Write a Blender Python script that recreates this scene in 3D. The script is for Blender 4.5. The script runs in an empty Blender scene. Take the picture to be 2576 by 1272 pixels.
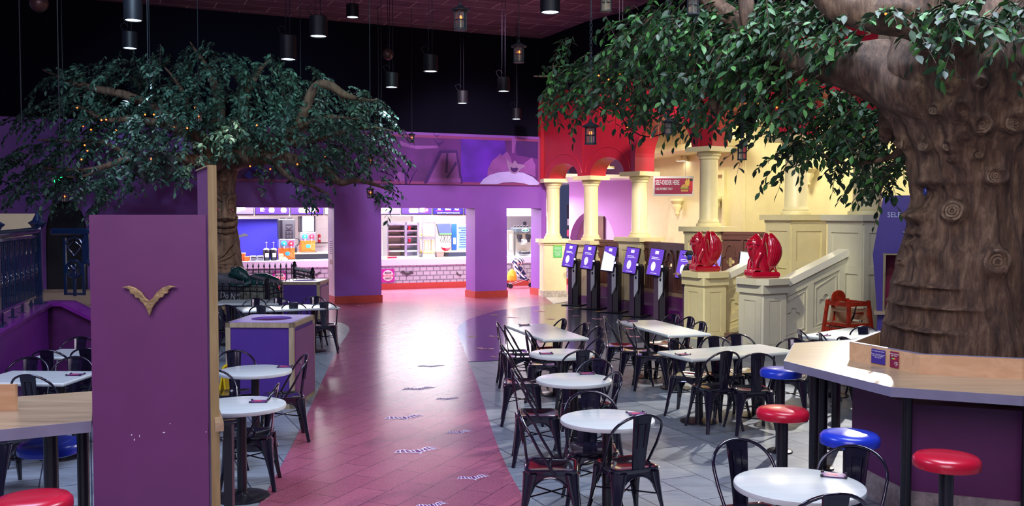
import bpy, math, random
import numpy as np
from mathutils import Vector, Matrix, noise
from mathutils.geometry import tessellate_polygon
PI = math.pi
R = math.radians
random.seed(7)
scene = bpy.context.scene
COL = scene.collection

# ------------------------------------------------------------------ camera
FPX = 2400.0; CAMZ = 2.25; TH = math.atan(96 / FPX)
cam_data = bpy.data.cameras.new('camera'); cam = bpy.data.objects.new('camera', cam_data); COL.objects.link(cam)
cam_data.sensor_width = 36.0; cam_data.lens = 36.0 * FPX / 2576.0
cam_data.clip_start = 0.05; cam_data.clip_end = 200
cam.location = (0, 0, CAMZ); cam.rotation_euler = (PI / 2 - TH, 0, 0)
scene.camera = cam

# ------------------------------------------------------------------ world, exposure
scene.view_settings.view_transform = 'Standard'
scene.view_settings.look = 'None'
scene.view_settings.gamma = 1.0
scene.view_settings.use_curve_mapping = False
scene.view_settings.exposure = 0.0
world = bpy.data.worlds.new('hall_air'); scene.world = world; world.use_nodes = True
world.node_tree.nodes['Background'].inputs[0].default_value = (0.30, 0.34, 0.75, 1)
world.node_tree.nodes['Background'].inputs[1].default_value = 0.17

def area(name, loc, size, power, color, target=None, sy=None, spread=None):
    l = bpy.data.lights.new(name, 'AREA'); l.energy = power; l.color = color
    l.size = size
    if sy: l.shape = 'RECTANGLE'; l.size_y = sy
    if spread: l.spread = R(spread)
    o = bpy.data.objects.new(name, l); COL.objects.link(o); o.location = loc
    if target is not None:
        o.rotation_euler = (Vector(target) - Vector(loc)).to_track_quat('-Z', 'Y').to_euler()
    return o
def spot(name, loc, target, power, color, angle=60, blend=0.5, r=0.08):
    l = bpy.data.lights.new(name, 'SPOT'); l.energy = power; l.color = color
    l.spot_size = R(angle); l.spot_blend = blend; l.shadow_soft_size = r
    o = bpy.data.objects.new(name, l); COL.objects.link(o); o.location = loc
    o.rotation_euler = (Vector(target) - Vector(loc)).to_track_quat('-Z', 'Y').to_euler()
    return o
COOL = (0.62, 0.78, 1.0); WHITE = (1.0, 0.96, 0.95); WARM = (1.0, 0.97, 0.76)
# broad unseen fill lights added over the seating (above and behind the frame)
area('ceiling_fill_left', (-4.5, 7.0, 6.6), 3.0, 420, (0.55, 0.66, 1.0))
area('ceiling_fill_right', (3.0, 7.0, 6.6), 3.0, 520, (0.72, 0.80, 1.0))
area('ceiling_fill_rear', (-1.0, -1.0, 6.0), 5.0, 560, (0.95, 0.80, 0.95), target=(-0.5, 9, 0.5))
# kitchen ceiling panels
KL = [(-7.0, 27.9), (-3.4, 29.4), (-0.5, 30.6)]
for i, (x, y) in enumerate(KL):
    area('kitchen_ceiling_panel', (x, y, 2.85), 3.2, 620, (1.0, 0.99, 0.99), sy=1.4)
for (x, y) in ((-5.0, 26.6), (-1.9, 27.8), (0.2, 28.5)):
    area('passage_ceiling_panel', (x, y, 3.2), 2.2, 100, (1.0, 0.93, 0.86), sy=1.2)
# rotunda ceiling lamps
for (x, y, p) in ((4.3, 23.2, 90), (5.6, 20.6, 95), (7.0, 18.4, 90), (2.4, 26.3, 38)):
    area('rotunda_ceiling_lamp', (x, y, 4.5), 0.7, p, WARM)
# unseen spots washing the red arcade, the stairs and the right seating
spot('arcade_spot', (1.6, 15.5, 6.6), (2.75, 23.2, 3.9), 3400, (1.0, 0.86, 0.84), 38, 0.6)
spot('arcade_spot', (3.4, 12.0, 6.6), (4.6, 19.0, 3.9), 900, (1.0, 0.88, 0.84), 38, 0.6)
spot('stair_spot', (0.5, 11.0, 6.6), (4.2, 17.4, 1.2), 1900, (1.0, 0.93, 0.72), 34, 0.7, 0.15)
spot('floor_spot', (5.6, 14.5, 4.5), (1.7, 9.6, 0), 2600, (1.0, 0.95, 0.9), 50, 0.5, 0.06)
spot('wall_spot', (-0.5, 19.0, 6.7), (-0.9, 25.6, 2.4), 1900, (0.98, 0.82, 1.0), 56, 0.8, 0.2)
spot('crown_spot', (-4.5, 10.5, 6.8), (-6.2, 20, 3.8), 1700, (0.50, 0.76, 1.0), 44, 0.8, 0.2)
spot('crown_spot', (-1.0, 14.5, 6.9), (-4.2, 20, 4.0), 700, (0.60, 0.95, 0.95), 44, 0.8, 0.2)
spot('crown_spot', (0.2, 2.6, 6.6), (2.2, 9.6, 4.0), 780, (0.88, 1.0, 0.85), 60, 0.8, 0.2)  # unseen, added to lift the right tree's leaves out of the dark
spot('trunk_spot', (1.6, 2.4, 4.6), (3.9, 8, 2.4), 210, (1.0, 0.84, 0.82), 50, 0.8, 0.2)  # unseen, added to brighten the big knotted trunk
spot('face_spot', (-4.6, 15.2, 4.4), (-6.05, 19.8, 2.0), 420, (1.0, 0.80, 0.70), 34, 0.8, 0.1)  # unseen, added to brighten the carved face on the left trunk
spot('violet_spot', (-4.0, 6.5, 5.5), (-7.2, 11.2, 1.0), 420, (0.55, 0.35, 1.0), 40, 0.7, 0.1)

# ------------------------------------------------------------------ pixel -> place
def ray(px, py):
    u = (px - 1288) / FPX; v = (py - 636) / FPX
    c, s = math.cos(TH), math.sin(TH)
    return Vector((u, c - v * s, -s - v * c))
def G(px, py, h=0.0):
    d = ray(px, py); t = (h - CAMZ) / d.z
    return Vector((d.x * t, d.y * t, h))
def at(px, py, Y):
    d = ray(px, py); t = Y / d.y
    return Vector((d.x * t, Y, CAMZ + d.z * t))

# ------------------------------------------------------------------ materials
MT = {}
def mat(name, color, rough=0.5, metal=0.0, emit=None, es=0.0, var=0.0, vscale=6.0, bump=0.0, bscale=30.0, coat=0.0, trans=0.0, spec=None, ior=None, alpha=None):
    if name in MT: return MT[name]
    m = bpy.data.materials.new(name); m.use_nodes = True; MT[name] = m
    nt = m.node_tree; b = nt.nodes['Principled BSDF']
    b.inputs['Base Color'].default_value = (*color, 1); b.inputs['Roughness'].default_value = rough
    b.inputs['Metallic'].default_value = metal
    if coat: b.inputs['Coat Weight'].default_value = coat; b.inputs['Coat Roughness'].default_value = 0.06
    if trans: b.inputs['Transmission Weight'].default_value = trans
    if spec is not None: b.inputs['Specular IOR Level'].default_value = spec
    if ior: b.inputs['IOR'].default_value = ior
    if emit: b.inputs['Emission Color'].default_value = (*emit, 1); b.inputs['Emission Strength'].default_value = es
    tc = nt.nodes.new('ShaderNodeTexCoord')
    if var:
        n = nt.nodes.new('ShaderNodeTexNoise'); n.inputs['Scale'].default_value = vscale; n.inputs['Detail'].default_value = 6
        nt.links.new(tc.outputs['Object'], n.inputs['Vector'])
        r = nt.nodes.new('ShaderNodeValToRGB'); r.color_ramp.elements[0].position = 0.3; r.color_ramp.elements[1].position = 0.7
        r.color_ramp.elements[0].color = (*[max(0, c * (1 - var)) for c in color], 1)
        r.color_ramp.elements[1].color = (*[min(1, c * (1 + var)) for c in color], 1)
        nt.links.new(n.outputs['Fac'], r.inputs['Fac']); nt.links.new(r.outputs['Color'], b.inputs['Base Color'])
    if bump:
        n2 = nt.nodes.new('ShaderNodeTexNoise'); n2.inputs['Scale'].default_value = bscale; n2.inputs['Detail'].default_value = 5
        nt.links.new(tc.outputs['Object'], n2.inputs['Vector'])
        bp = nt.nodes.new('ShaderNodeBump'); bp.inputs['Strength'].default_value = bump; bp.inputs['Distance'].default_value = 0.02
        nt.links.new(n2.outputs['Fac'], bp.inputs['Height']); nt.links.new(bp.outputs['Normal'], b.inputs['Normal'])
    return m
def mortar(name, c1, c2, cm, w, h, rot=0, ms=0.004, rough=0.35, offset=0.5, speck=0.0, speckc=(1, 1, 1), plane='XY', smooth=0.0, streak=0.0, spec=0.5, bias=0.0):
    """tiles / bricks laid out in metres"""
    m = bpy.data.materials.new(name); m.use_nodes = True; nt = m.node_tree; b = nt.nodes['Principled BSDF']; MT[name] = m
    b.inputs['Roughness'].default_value = rough; b.inputs['Specular IOR Level'].default_value = spec
    tc = nt.nodes.new('ShaderNodeTexCoord'); mp = nt.nodes.new('ShaderNodeMapping')
    nt.links.new(tc.outputs['Object'], mp.inputs['Vector'])
    if plane == 'XZ': mp.inputs['Rotation'].default_value = (-PI / 2, 0, 0)
    else: mp.inputs['Rotation'].default_value = (0, 0, rot)
    br = nt.nodes.new('ShaderNodeTexBrick'); nt.links.new(mp.outputs['Vector'], br.inputs['Vector'])
    br.inputs['Scale'].default_value = 1.0; br.inputs['Brick Width'].default_value = w; br.inputs['Row Height'].default_value = h
    br.inputs['Mortar Size'].default_value = ms; br.inputs['Mortar Smooth'].default_value = smooth; br.offset = offset
    br.inputs['Bias'].default_value = bias
    br.inputs['Color1'].default_value = (*c1, 1); br.inputs['Color2'].default_value = (*c2, 1); br.inputs['Mortar'].default_value = (*cm, 1)
    out = br.outputs['Color']
    if speck:
        n = nt.nodes.new('ShaderNodeTexNoise'); n.inputs['Scale'].default_value = 170; n.inputs['Detail'].default_value = 3
        nt.links.new(tc.outputs['Object'], n.inputs['Vector'])
        r = nt.nodes.new('ShaderNodeValToRGB'); r.color_ramp.elements[0].position = 0.52; r.color_ramp.elements[1].position = 0.72
        r.color_ramp.elements[0].color = (0, 0, 0, 1); r.color_ramp.elements[1].color = (speck, speck, speck, 1)
        nt.links.new(n.outputs['Fac'], r.inputs['Fac'])
        mx = nt.nodes.new('ShaderNodeMix'); mx.data_type = 'RGBA'
        nt.links.new(r.outputs['Color'], mx.inputs[0]); nt.links.new(out, mx.inputs[6]); mx.inputs[7].default_value = (*speckc, 1)
        out = mx.outputs[2]
    if streak:
        n = nt.nodes.new('ShaderNodeTexNoise'); n.inputs['Scale'].default_value = 2.2; n.inputs['Detail'].default_value = 8; n.inputs['Roughness'].default_value = 0.7
        mp2 = nt.nodes.new('ShaderNodeMapping'); mp2.inputs['Scale'].default_value = (1, 3.2, 1); nt.links.new(tc.outputs['Object'], mp2.inputs['Vector'])
        nt.links.new(mp2.outputs['Vector'], n.inputs['Vector'])
        r = nt.nodes.new('ShaderNodeValToRGB'); r.color_ramp.elements[0].position = 0.3; r.color_ramp.elements[1].position = 0.75
        k = 1 - streak
        r.color_ramp.elements[0].color = (k, k, k, 1); r.color_ramp.elements[1].color = (1, 1, 1, 1)
        nt.links.new(n.outputs['Fac'], r.inputs['Fac'])
        mx = nt.nodes.new('ShaderNodeMix'); mx.data_type = 'RGBA'; mx.blend_type = 'MULTIPLY'; mx.inputs[0].default_value = 1
        nt.links.new(out, mx.inputs[6]); nt.links.new(r.outputs['Color'], mx.inputs[7]); out = mx.outputs[2]
        nt.links.new(r.outputs['Color'], b.inputs['Roughness']) if False else None
    nt.links.new(out, b.inputs['Base Color'])
    return m
def wood(name, c1, c2, rough=0.4, scale=1.0, axis=0):
    m = bpy.data.materials.new(name); m.use_nodes = True; nt = m.node_tree; b = nt.nodes['Principled BSDF']; MT[name] = m
    b.inputs['Roughness'].default_value = rough
    tc = nt.nodes.new('ShaderNodeTexCoord'); mp = nt.nodes.new('ShaderNodeMapping')
    s = [9 * scale] * 3; s[axis] = 0.9 * scale; mp.inputs['Scale'].default_value = s
    nt.links.new(tc.outputs['Object'], mp.inputs['Vector'])
    n = nt.nodes.new('ShaderNodeTexNoise'); n.inputs['Scale'].default_value = 2.4; n.inputs['Detail'].default_value = 9; n.inputs['Distortion'].default_value = 1.2
    nt.links.new(mp.outputs['Vector'], n.inputs['Vector'])
    r = nt.nodes.new('ShaderNodeValToRGB'); r.color_ramp.elements[0].position = 0.35; r.color_ramp.elements[1].position = 0.68
    r.color_ramp.elements[0].color = (*c1, 1); r.color_ramp.elements[1].color = (*c2, 1)
    nt.links.new(n.outputs['Fac'], r.inputs['Fac']); nt.links.new(r.outputs['Color'], b.inputs['Base Color'])
    return m

M_purple = mat('purple_wall_paint', (0.24, 0.072, 0.42), 0.55, var=0.06, vscale=1.2)
M_purpleglow = mat('purple_mural_print', (0.10, 0.012, 0.16), 0.65, var=0.45, vscale=1.0)
M_muralborder = mat('mural_border_paint', (0.24, 0.035, 0.16), 0.6)
M_black = mat('dark_upper_wall', (0.005, 0.004, 0.012), 0.95, spec=0.1)
M_red = mat('red_arcade_paint', (0.42, 0.014, 0.030), 0.4, var=0.08, vscale=1.5)
M_cream = mat('cream_paint', (0.74, 0.66, 0.35), 0.5, var=0.03)
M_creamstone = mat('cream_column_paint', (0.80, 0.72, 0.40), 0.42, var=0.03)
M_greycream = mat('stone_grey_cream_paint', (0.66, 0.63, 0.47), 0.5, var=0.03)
M_violetwall = mat('lilac_wall_paint', (0.42, 0.18, 0.52), 0.6)
M_white = mat('white_laminate', (0.86, 0.86, 0.88), 0.35)
M_tilewhite = mortar('white_kitchen_tile', (0.9, 0.9, 0.9), (0.88, 0.88, 0.89), (0.80, 0.80, 0.82), 0.6, 0.3, ms=0.008, plane='XZ')
M_counter = mat('lavender_white_laminate', (0.58, 0.60, 0.76), 0.35)
M_brown = mat('brown_carved_wood', (0.17, 0.065, 0.05), 0.45, var=0.15, vscale=3)
M_magenta = mat('violet_gloss_paint', (0.15, 0.018, 0.18), 0.25, var=0.25, vscale=2.0)
M_chair = mat('black_gloss_steel', (0.010, 0.008, 0.022), 0.16, 0.2, coat=0.8, spec=0.5)
M_splat = mat('black_gloss_steel_back', (0.010, 0.008, 0.022), 0.16, 0.2, coat=0.8, spec=0.5)
M_blackmetal = mat('black_powder_metal', (0.010, 0.009, 0.014), 0.3, spec=0.6)
M_table = wood('white_marbled_laminate', (0.54, 0.59, 0.57), (0.61, 0.65, 0.63), 0.22, 0.5)
M_tabledge = mat('pale_table_edge', (0.74, 0.76, 0.66), 0.3)
M_bar = wood('worn_beech_laminate', (0.38, 0.27, 0.16), (0.52, 0.39, 0.24), 0.28, 0.5)
M_barboard = wood('beech_board', (0.62, 0.38, 0.20), (0.74, 0.49, 0.28), 0.4, 0.6)
M_baredge = mat('grey_edge_band', (0.23, 0.23, 0.33), 0.5, var=0.1)
M_partition = mat('purple_partition_paint', (0.165, 0.042, 0.165), 0.42, var=0.07, vscale=3)
M_partition2 = mat('mauve_panel_paint', (0.22, 0.085, 0.20), 0.42, var=0.08, vscale=3)
M_tanedge = wood('raw_board_edge', (0.30, 0.22, 0.09), (0.40, 0.31, 0.14), 0.6, 1.0, 2)
M_tanframe = wood('tan_wood_trim', (0.34, 0.27, 0.16), (0.45, 0.37, 0.23), 0.5, 1.0, 2)
M_gold = mat('gold_painted_emblem', (0.40, 0.29, 0.14), 0.38, 0.45, var=0.25, vscale=20, bump=0.3)
M_binpurple = mat('blue_violet_panel', (0.075, 0.028, 0.24), 0.4, var=0.05)
M_binpink = mat('mauve_bin_door', (0.20, 0.06, 0.21), 0.45)
M_navy = mat('navy_gloss_iron', (0.004, 0.016, 0.05), 0.2, 0.2, coat=0.8)
M_skirt = mat('red_granite', (0.42, 0.05, 0.04), 0.35, var=0.35, vscale=60)
M_redseat = mat('red_vinyl', (0.55, 0.008, 0.035), 0.28, coat=0.2)
M_blueseat = mat('blue_vinyl', (0.015, 0.045, 0.55), 0.28, coat=0.2)
M_garg = mat('red_gloss_lacquer', (0.40, 0.003, 0.022), 0.15, coat=1.0, bump=0.15, bscale=25)
M_lampblack = mat('matt_black_lamp', (0.006, 0.006, 0.009), 0.5, spec=0.25)
M_lampglow = mat('cool_lamp_lens', (1, 1, 1), 0.3, emit=(0.62, 0.80, 1.0), es=14)
M_warmglow = mat('warm_bulb', (1, 0.4, 0.1), 0.3, emit=(1.0, 0.12, 0.02), es=6)
M_fairy = mat('amber_fairy_bulb', (1, 0.4, 0.1), 0.3, emit=(1.0, 0.17, 0.02), es=2.4)
M_lantern = mat('verdigris_lantern_metal', (0.015, 0.022, 0.03), 0.6, 0.2)
M_glass = mat('lantern_glass', (0.8, 0.75, 0.7), 0.12, trans=0.92, ior=1.2)
M_steel = mat('stainless_steel', (0.55, 0.56, 0.58), 0.3, 0.9)
M_orange = mat('orange_panel', (0.70, 0.11, 0.008), 0.4)
M_yellow = mat('yellow_plastic', (0.80, 0.58, 0.01), 0.4)
M_rope = mat('dark_cord', (0.015, 0.012, 0.02), 0.9, spec=0.1)

def bark(name, a, b_, c, stretch=(5, 5, 0.8), sc=3.0):
    m = bpy.data.materials.new(name); m.use_nodes = True; nt = m.node_tree; b = nt.nodes['Principled BSDF']
    b.inputs['Roughness'].default_value = 0.62
    tc = nt.nodes.new('ShaderNodeTexCoord'); mp = nt.nodes.new('ShaderNodeMapping'); mp.inputs['Scale'].default_value = stretch
    nt.links.new(tc.outputs['Object'], mp.inputs['Vector'])
    n = nt.nodes.new('ShaderNodeTexNoise'); n.inputs['Scale'].default_value = sc; n.inputs['Detail'].default_value = 12; n.inputs['Roughness'].default_value = 0.75; n.inputs['Distortion'].default_value = 0.25
    nt.links.new(mp.outputs['Vector'], n.inputs['Vector'])
    r = nt.nodes.new('ShaderNodeValToRGB'); e = r.color_ramp.elements
    e[0].position = 0.36; e[0].color = (*a, 1); e[1].position = 0.66; e[1].color = (*c, 1)
    k = e.new(0.5); k.color = (*b_, 1)
    nt.links.new(n.outputs['Fac'], r.inputs['Fac']); nt.links.new(r.outputs['Color'], b.inputs['Base Color'])
    bp = nt.nodes.new('ShaderNodeBump'); bp.inputs['Strength'].default_value = 0.9; bp.inputs['Distance'].default_value = 0.03
    nt.links.new(n.outputs['Fac'], bp.inputs['Height']); nt.links.new(bp.outputs['Normal'], b.inputs['Normal'])
    return m
M_bark = bark('carved_brown_bark', (0.028, 0.015, 0.009), (0.095, 0.052, 0.030), (0.22, 0.14, 0.085))
M_bark2 = bark('warm_brown_bark', (0.045, 0.024, 0.016), (0.13, 0.07, 0.042), (0.22, 0.135, 0.085))
M_barkring = bark('pale_knot_bark', (0.12, 0.075, 0.045), (0.24, 0.16, 0.10), (0.42, 0.32, 0.22), (3, 3, 3), 9)
def leafmat(name, c1, c2, c3):
    m = bpy.data.materials.new(name); m.use_nodes = True; nt = m.node_tree; b = nt.nodes['Principled BSDF']
    g = nt.nodes.new('ShaderNodeNewGeometry'); r = nt.nodes.new('ShaderNodeValToRGB'); e = r.color_ramp.elements
    e[0].color = (*c1, 1); e[1].color = (*c3, 1); k = e.new(0.6); k.color = (*c2, 1)
    nt.links.new(g.outputs['Random Per Island'], r.inputs['Fac']); nt.links.new(r.outputs['Color'], b.inputs['Base Color'])
    b.inputs['Roughness'].default_value = 0.5; b.inputs['Specular IOR Level'].default_value = 0.4
    return m
M_leafL = leafmat('dusty_blue_green_leaves', (0.012, 0.042, 0.026), (0.032, 0.088, 0.060), (0.10, 0.20, 0.13))
M_leafR = leafmat('deep_green_leaves', (0.007, 0.026, 0.012), (0.016, 0.060, 0.020), (0.05, 0.17, 0.032))

# ------------------------------------------------------------------ mesh builder
class MB:
    def __init__(self, M=None): self.v = []; self.f = []; self.M = M or Matrix()
    def add(self, vs, fs):
        n = len(self.v); self.v += [self.M @ Vector(p) for p in vs]; self.f += [[i + n for i in f] for f in fs]; return self
    def box(self, c, s, rz=0.0, taper=1.0, bev=0.0):
        x, y, z = s[0] / 2, s[1] / 2, s[2] / 2; M = Matrix.Translation(c) @ Matrix.Rotation(rz, 4, 'Z')
        if bev <= 0:
            vs = [(-x, -y, -z), (x, -y, -z), (x, y, -z), (-x, y, -z)] + [(a * taper, b * taper, z) for a, b in ((-x, -y), (x, -y), (x, y), (-x, y))]
            return self.add([M @ Vector(p) for p in vs], [(3, 2, 1, 0), (4, 5, 6, 7), (0, 1, 5, 4), (1, 2, 6, 5), (2, 3, 7, 6), (3, 0, 4, 7)])
        b = min(bev, x * .9, y * .9, z * .9); vs = []
        def ring(ix, iy, zz, cut):
            return [(-ix + cut, -iy, zz), (ix - cut, -iy, zz), (ix, -iy + cut, zz), (ix, iy - cut, zz), (ix - cut, iy, zz), (-ix + cut, iy, zz), (-ix, iy - cut, zz), (-ix, -iy + cut, zz)]
        rs = [ring(x - b, y - b, -z, b * .5), ring(x, y, -z + b, b), ring(x, y, z - b, b), ring(x - b, y - b, z, b * .5)]
        for r_ in rs: vs += [M @ Vector(p) for p in r_]
        fs = [tuple(range(7, -1, -1)), tuple(range(24, 32))]
        for k in range(3):
            for i in range(8): fs.append((k * 8 + i, k * 8 + (i + 1) % 8, k * 8 + 8 + (i + 1) % 8, k * 8 + 8 + i))
        return self.add(vs, fs)
    def prism(self, pts, z0, z1, holes=()):
        """polygon in XY pulled along Z"""
        loops = [pts] + list(holes); allp = [p for l in loops for p in l]
        tris = tessellate_polygon([[Vector((p[0], p[1], 0)) for p in l] for l in loops])
        n = len(allp)
        vs = [(p[0], p[1], z0) for p in allp] + [(p[0], p[1], z1) for p in allp]
        fs = []
        for t in tris:
            a, b, c = [Vector((allp[i][0], allp[i][1])) for i in t]
            ccw = (b - a).cross(c - a) > 0
            t = list(t) if ccw else list(t)[::-1]
            fs.append([i + n for i in t]); fs.append(t[::-1])
        k = 0
        for li, l in enumerate(loops):
            m = len(l); ar = sum(l[i][0] * l[(i + 1) % m][1] - l[(i + 1) % m][0] * l[i][1] for i in range(m))
            fwd = (ar > 0) == (li == 0)
            for i in range(m):
                a, b = k + i, k + (i + 1) % m
                fs.append([a, b, b + n, a + n] if fwd else [b, a, a + n, b + n])
            k += m
        return self.add(vs, fs)
    def wallprism(self, pts, y0, y1, holes=()):
        """polygon in XZ pulled along Y"""
        old = self.M; self.M = old @ Matrix(((1, 0, 0, 0), (0, 0, -1, 0), (0, 1, 0, 0), (0, 0, 0, 1)))
        self.prism(pts, -y1, -y0, holes); self.M = old; return self
    def tube(self, path, rad, n=8, cap=True, flat=1.0):
        path = [Vector(p) for p in path]; m = len(path)
        rads = rad if isinstance(rad, (list, tuple)) else [rad] * m
        up = Vector((0, 0, 1)); t0 = (path[1] - path[0]).normalized()
        if abs(t0.dot(up)) > 0.95: up = Vector((0, 1, 0))
        nx = t0.cross(up).normalized(); vs = []
        for i in range(m):
            t = (path[min(i + 1, m - 1)] - path[max(i - 1, 0)]).normalized()
            nx = (nx - t * nx.dot(t)).normalized(); ny = t.cross(nx)
            for k in range(n):
                a = 2 * PI * k / n; vs.append(path[i] + nx * (math.cos(a) * rads[i]) + ny * (math.sin(a) * rads[i] * flat))
        fs = [(i * n + k, i * n + (k + 1) % n, (i + 1) * n + (k + 1) % n, (i + 1) * n + k) for i in range(m - 1) for k in range(n)]
        if cap: fs += [tuple(range(n - 1, -1, -1)), tuple(range((m - 1) * n, m * n))]
        return self.add(vs, fs)
    def lathe(self, prof, c=(0, 0, 0), n=24, cap=True):
        vs = []; m = len(prof)
        for r_, z in prof:
            for k in range(n):
                a = 2 * PI * k / n; vs.append((c[0] + r_ * math.cos(a), c[1] + r_ * math.sin(a), c[2] + z))
        fs = [(i * n + k, i * n + (k + 1) % n, (i + 1) * n + (k + 1) % n, (i + 1) * n + k) for i in range(m - 1) for k in range(n)]
        if cap: fs += [tuple(range(n - 1, -1, -1)), tuple(range((m - 1) * n, m * n))]
        return self.add(vs, fs)
    def cyl(self, c, r, h, n=20): return self.lathe([(r, 0), (r, h)], c, n)
    def ball(self, c, r, n=14, m=10, sc=(1, 1, 1)):
        vs = []; fs = []
        for i in range(m + 1):
            p = PI * i / m
            for k in range(n):
                a = 2 * PI * k / n; vs.append((c[0] + sc[0] * r * math.sin(p) * math.cos(a), c[1] + sc[1] * r * math.sin(p) * math.sin(a), c[2] - sc[2] * r * math.cos(p)))
        for i in range(m):
            for k in range(n): fs.append((i * n + k, i * n + (k + 1) % n, (i + 1) * n + (k + 1) % n, (i + 1) * n + k))
        return self.add(vs, fs)
    def obj(self, name, m, parent=None, smooth=False, kind=None, label=None, cat=None, group=None):
        me = bpy.data.meshes.new(name); me.from_pydata([tuple(p) for p in self.v], [], self.f); me.validate()
        me.materials.append(m)
        if smooth:
            me.polygons.foreach_set('use_smooth', [True] * len(me.polygons))
            me.set_sharp_from_angle(angle=R(smooth if smooth is not True else 40))
        o = bpy.data.objects.new(name, me); COL.objects.link(o)
        if parent: o.parent = parent
        tag(o, label, cat, group, kind); return o
def tag(o, label=None, cat=None, group=None, kind=None):
    if label: o['label'] = label
    if cat: o['category'] = cat
    if group: o['group'] = group
    if kind: o['kind'] = kind
    return o
def thing(name, label, cat, loc=(0, 0, 0), rz=0.0, group=None):
    o = bpy.data.objects.new(name, None); COL.objects.link(o); o.empty_display_size = 0.1
    o.location = loc; o.rotation_euler = (0, 0, rz); return tag(o, label, cat, group)
def place(o, loc, rz=0.0, sc=1.0): o.location = loc; o.rotation_euler = (0, 0, rz); o.scale = (sc, sc, sc); return o
def dup(root, loc, rz=0.0, label=None, group=None, sc=1.0):
    r = root.copy(); COL.objects.link(r); place(r, loc, rz, sc)
    if label: r['label'] = label
    if group: r['group'] = group
    for ch in list(root.children):
        c = ch.copy(); COL.objects.link(c); c.parent = r
        for g in list(ch.children):
            d = g.copy(); COL.objects.link(d); d.parent = c
    return r
def struct(name, mb, m, smooth=False): return mb.obj(name, m, None, smooth, kind='structure')
def text(name, s, size, m, parent, loc, rot=(PI / 2, 0, 0), ext=0.002, sx=1.0, align='CENTER', label=None, shear=0, bold=0.0):
    c = bpy.data.curves.new('t', 'FONT'); c.body = s; c.offset = size * bold; c.size = size; c.extrude = ext; c.align_x = align; c.shear = shear; c.resolution_u = 2
    t = bpy.data.objects.new('t', c); COL.objects.link(t)
    dg = bpy.context.evaluated_depsgraph_get(); me = bpy.data.meshes.new_from_object(t.evaluated_get(dg)); bpy.data.objects.remove(t)
    me.materials.clear(); me.materials.append(m); me.name = name
    o = bpy.data.objects.new(name, me); COL.objects.link(o); o.location = loc; o.rotation_euler = rot; o.scale = (sx, 1, 1)
    if parent: o.parent = parent
    if label: o['label'] = label
    return o
class Frame:
    """a straight run on plan: u along, v behind it"""
    def __init__(self, p0, p1):
        self.o = Vector((p0[0], p0[1])); d = Vector((p1[0] - p0[0], p1[1] - p0[1])); self.L = d.length; self.e = d.normalized()
        self.n = Vector((-self.e.y, self.e.x)); self.a = math.atan2(self.e.y, self.e.x)
        self.M = Matrix.Translation((self.o.x, self.o.y, 0)) @ Matrix.Rotation(self.a, 4, 'Z')
    def u(self, px, v=0.0):
        k = (px - 1288) / FPX; o = self.o + self.n * v
        return (k * o.y - o.x) / (self.e.x - k * self.e.y)
    def P(self, u, v=0, z=0):
        q = self.o + self.e * u + self.n * v; return Vector((q.x, q.y, z))
def arc(cx, cz, rx, rz_, a0, a1, n): return [(cx + rx * math.cos(R(a0 + (a1 - a0) * i / n)), cz + rz_ * math.sin(R(a0 + (a1 - a0) * i / n))) for i in range(n + 1)]
def quatrefoil(cx, cz, r, n=6):
    pts = []
    for q in range(4):
        a = 90 * q; ox, oz = cx + r * .62 * math.cos(R(a)), cz + r * .62 * math.sin(R(a))
        pts += [(ox + r * .46 * math.cos(R(a + t)), oz + r * .46 * math.sin(R(a + t))) for t in [-110 + 220 * i / n for i in range(n + 1)]]
    return pts
BAT = [(0, .10), (.05, .17), (.10, .20), (.13, .13), (.25, .17), (.42, .30), (.62, .33), (.80, .26), (1.0, .06), (.86, .10), (.74, .02), (.62, .08), (.50, -.04), (.38, .02), (.26, -.10), (.15, -.10), (.06, -.16), (0, -.28)]
def bat(s, cx=0, cy=0, rot=0, sy=1.0):
    full = BAT + [(-x, y) for x, y in BAT[::-1] if x != 0]
    # the ring runs from the head over the right wing to the tail and back
    full = [(x, y) for x, y in BAT] + [(-x, y) for x, y in BAT[-2:0:-1]]
    c, n = math.cos(rot), math.sin(rot)
    return [(cx + s * (x * c - y * sy * n), cy + s * (x * n + y * sy * c)) for x, y in full]
# ================================================================== THE SETTING
M_floor = mortar('grey_stone_tiles', (0.22, 0.26, 0.32), (0.36, 0.40, 0.44), (0.05, 0.06, 0.09), 0.62, 0.40, rot=R(66), ms=0.006, rough=0.36, speck=0.25, speckc=(0.42, 0.46, 0.5), streak=0.45)
M_path = mortar('red_terrazzo_tiles', (0.30, 0.070, 0.12), (0.34, 0.085, 0.14), (0.09, 0.015, 0.04), 0.60, 0.27, rot=R(-66), ms=0.004, rough=0.25, speck=0.45, speckc=(0.70, 0.36, 0.5), streak=0.12, spec=0.24)
M_disc = mat('dark_blue_vinyl_floor', (0.035, 0.042, 0.07), 0.16, spec=0.7, var=0.15, vscale=1.5)
M_pale = mat('pale_stone_floor', (0.62, 0.60, 0.52), 0.4, var=0.08)
M_ceiling = mortar('dusky_ceiling_tiles', (0.26, 0.15, 0.23), (0.34, 0.21, 0.30), (0.95, 0.75, 0.85), 1.2, 0.62, rot=R(-23), ms=0.010, rough=0.9, streak=0.5, spec=0.1)

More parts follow.
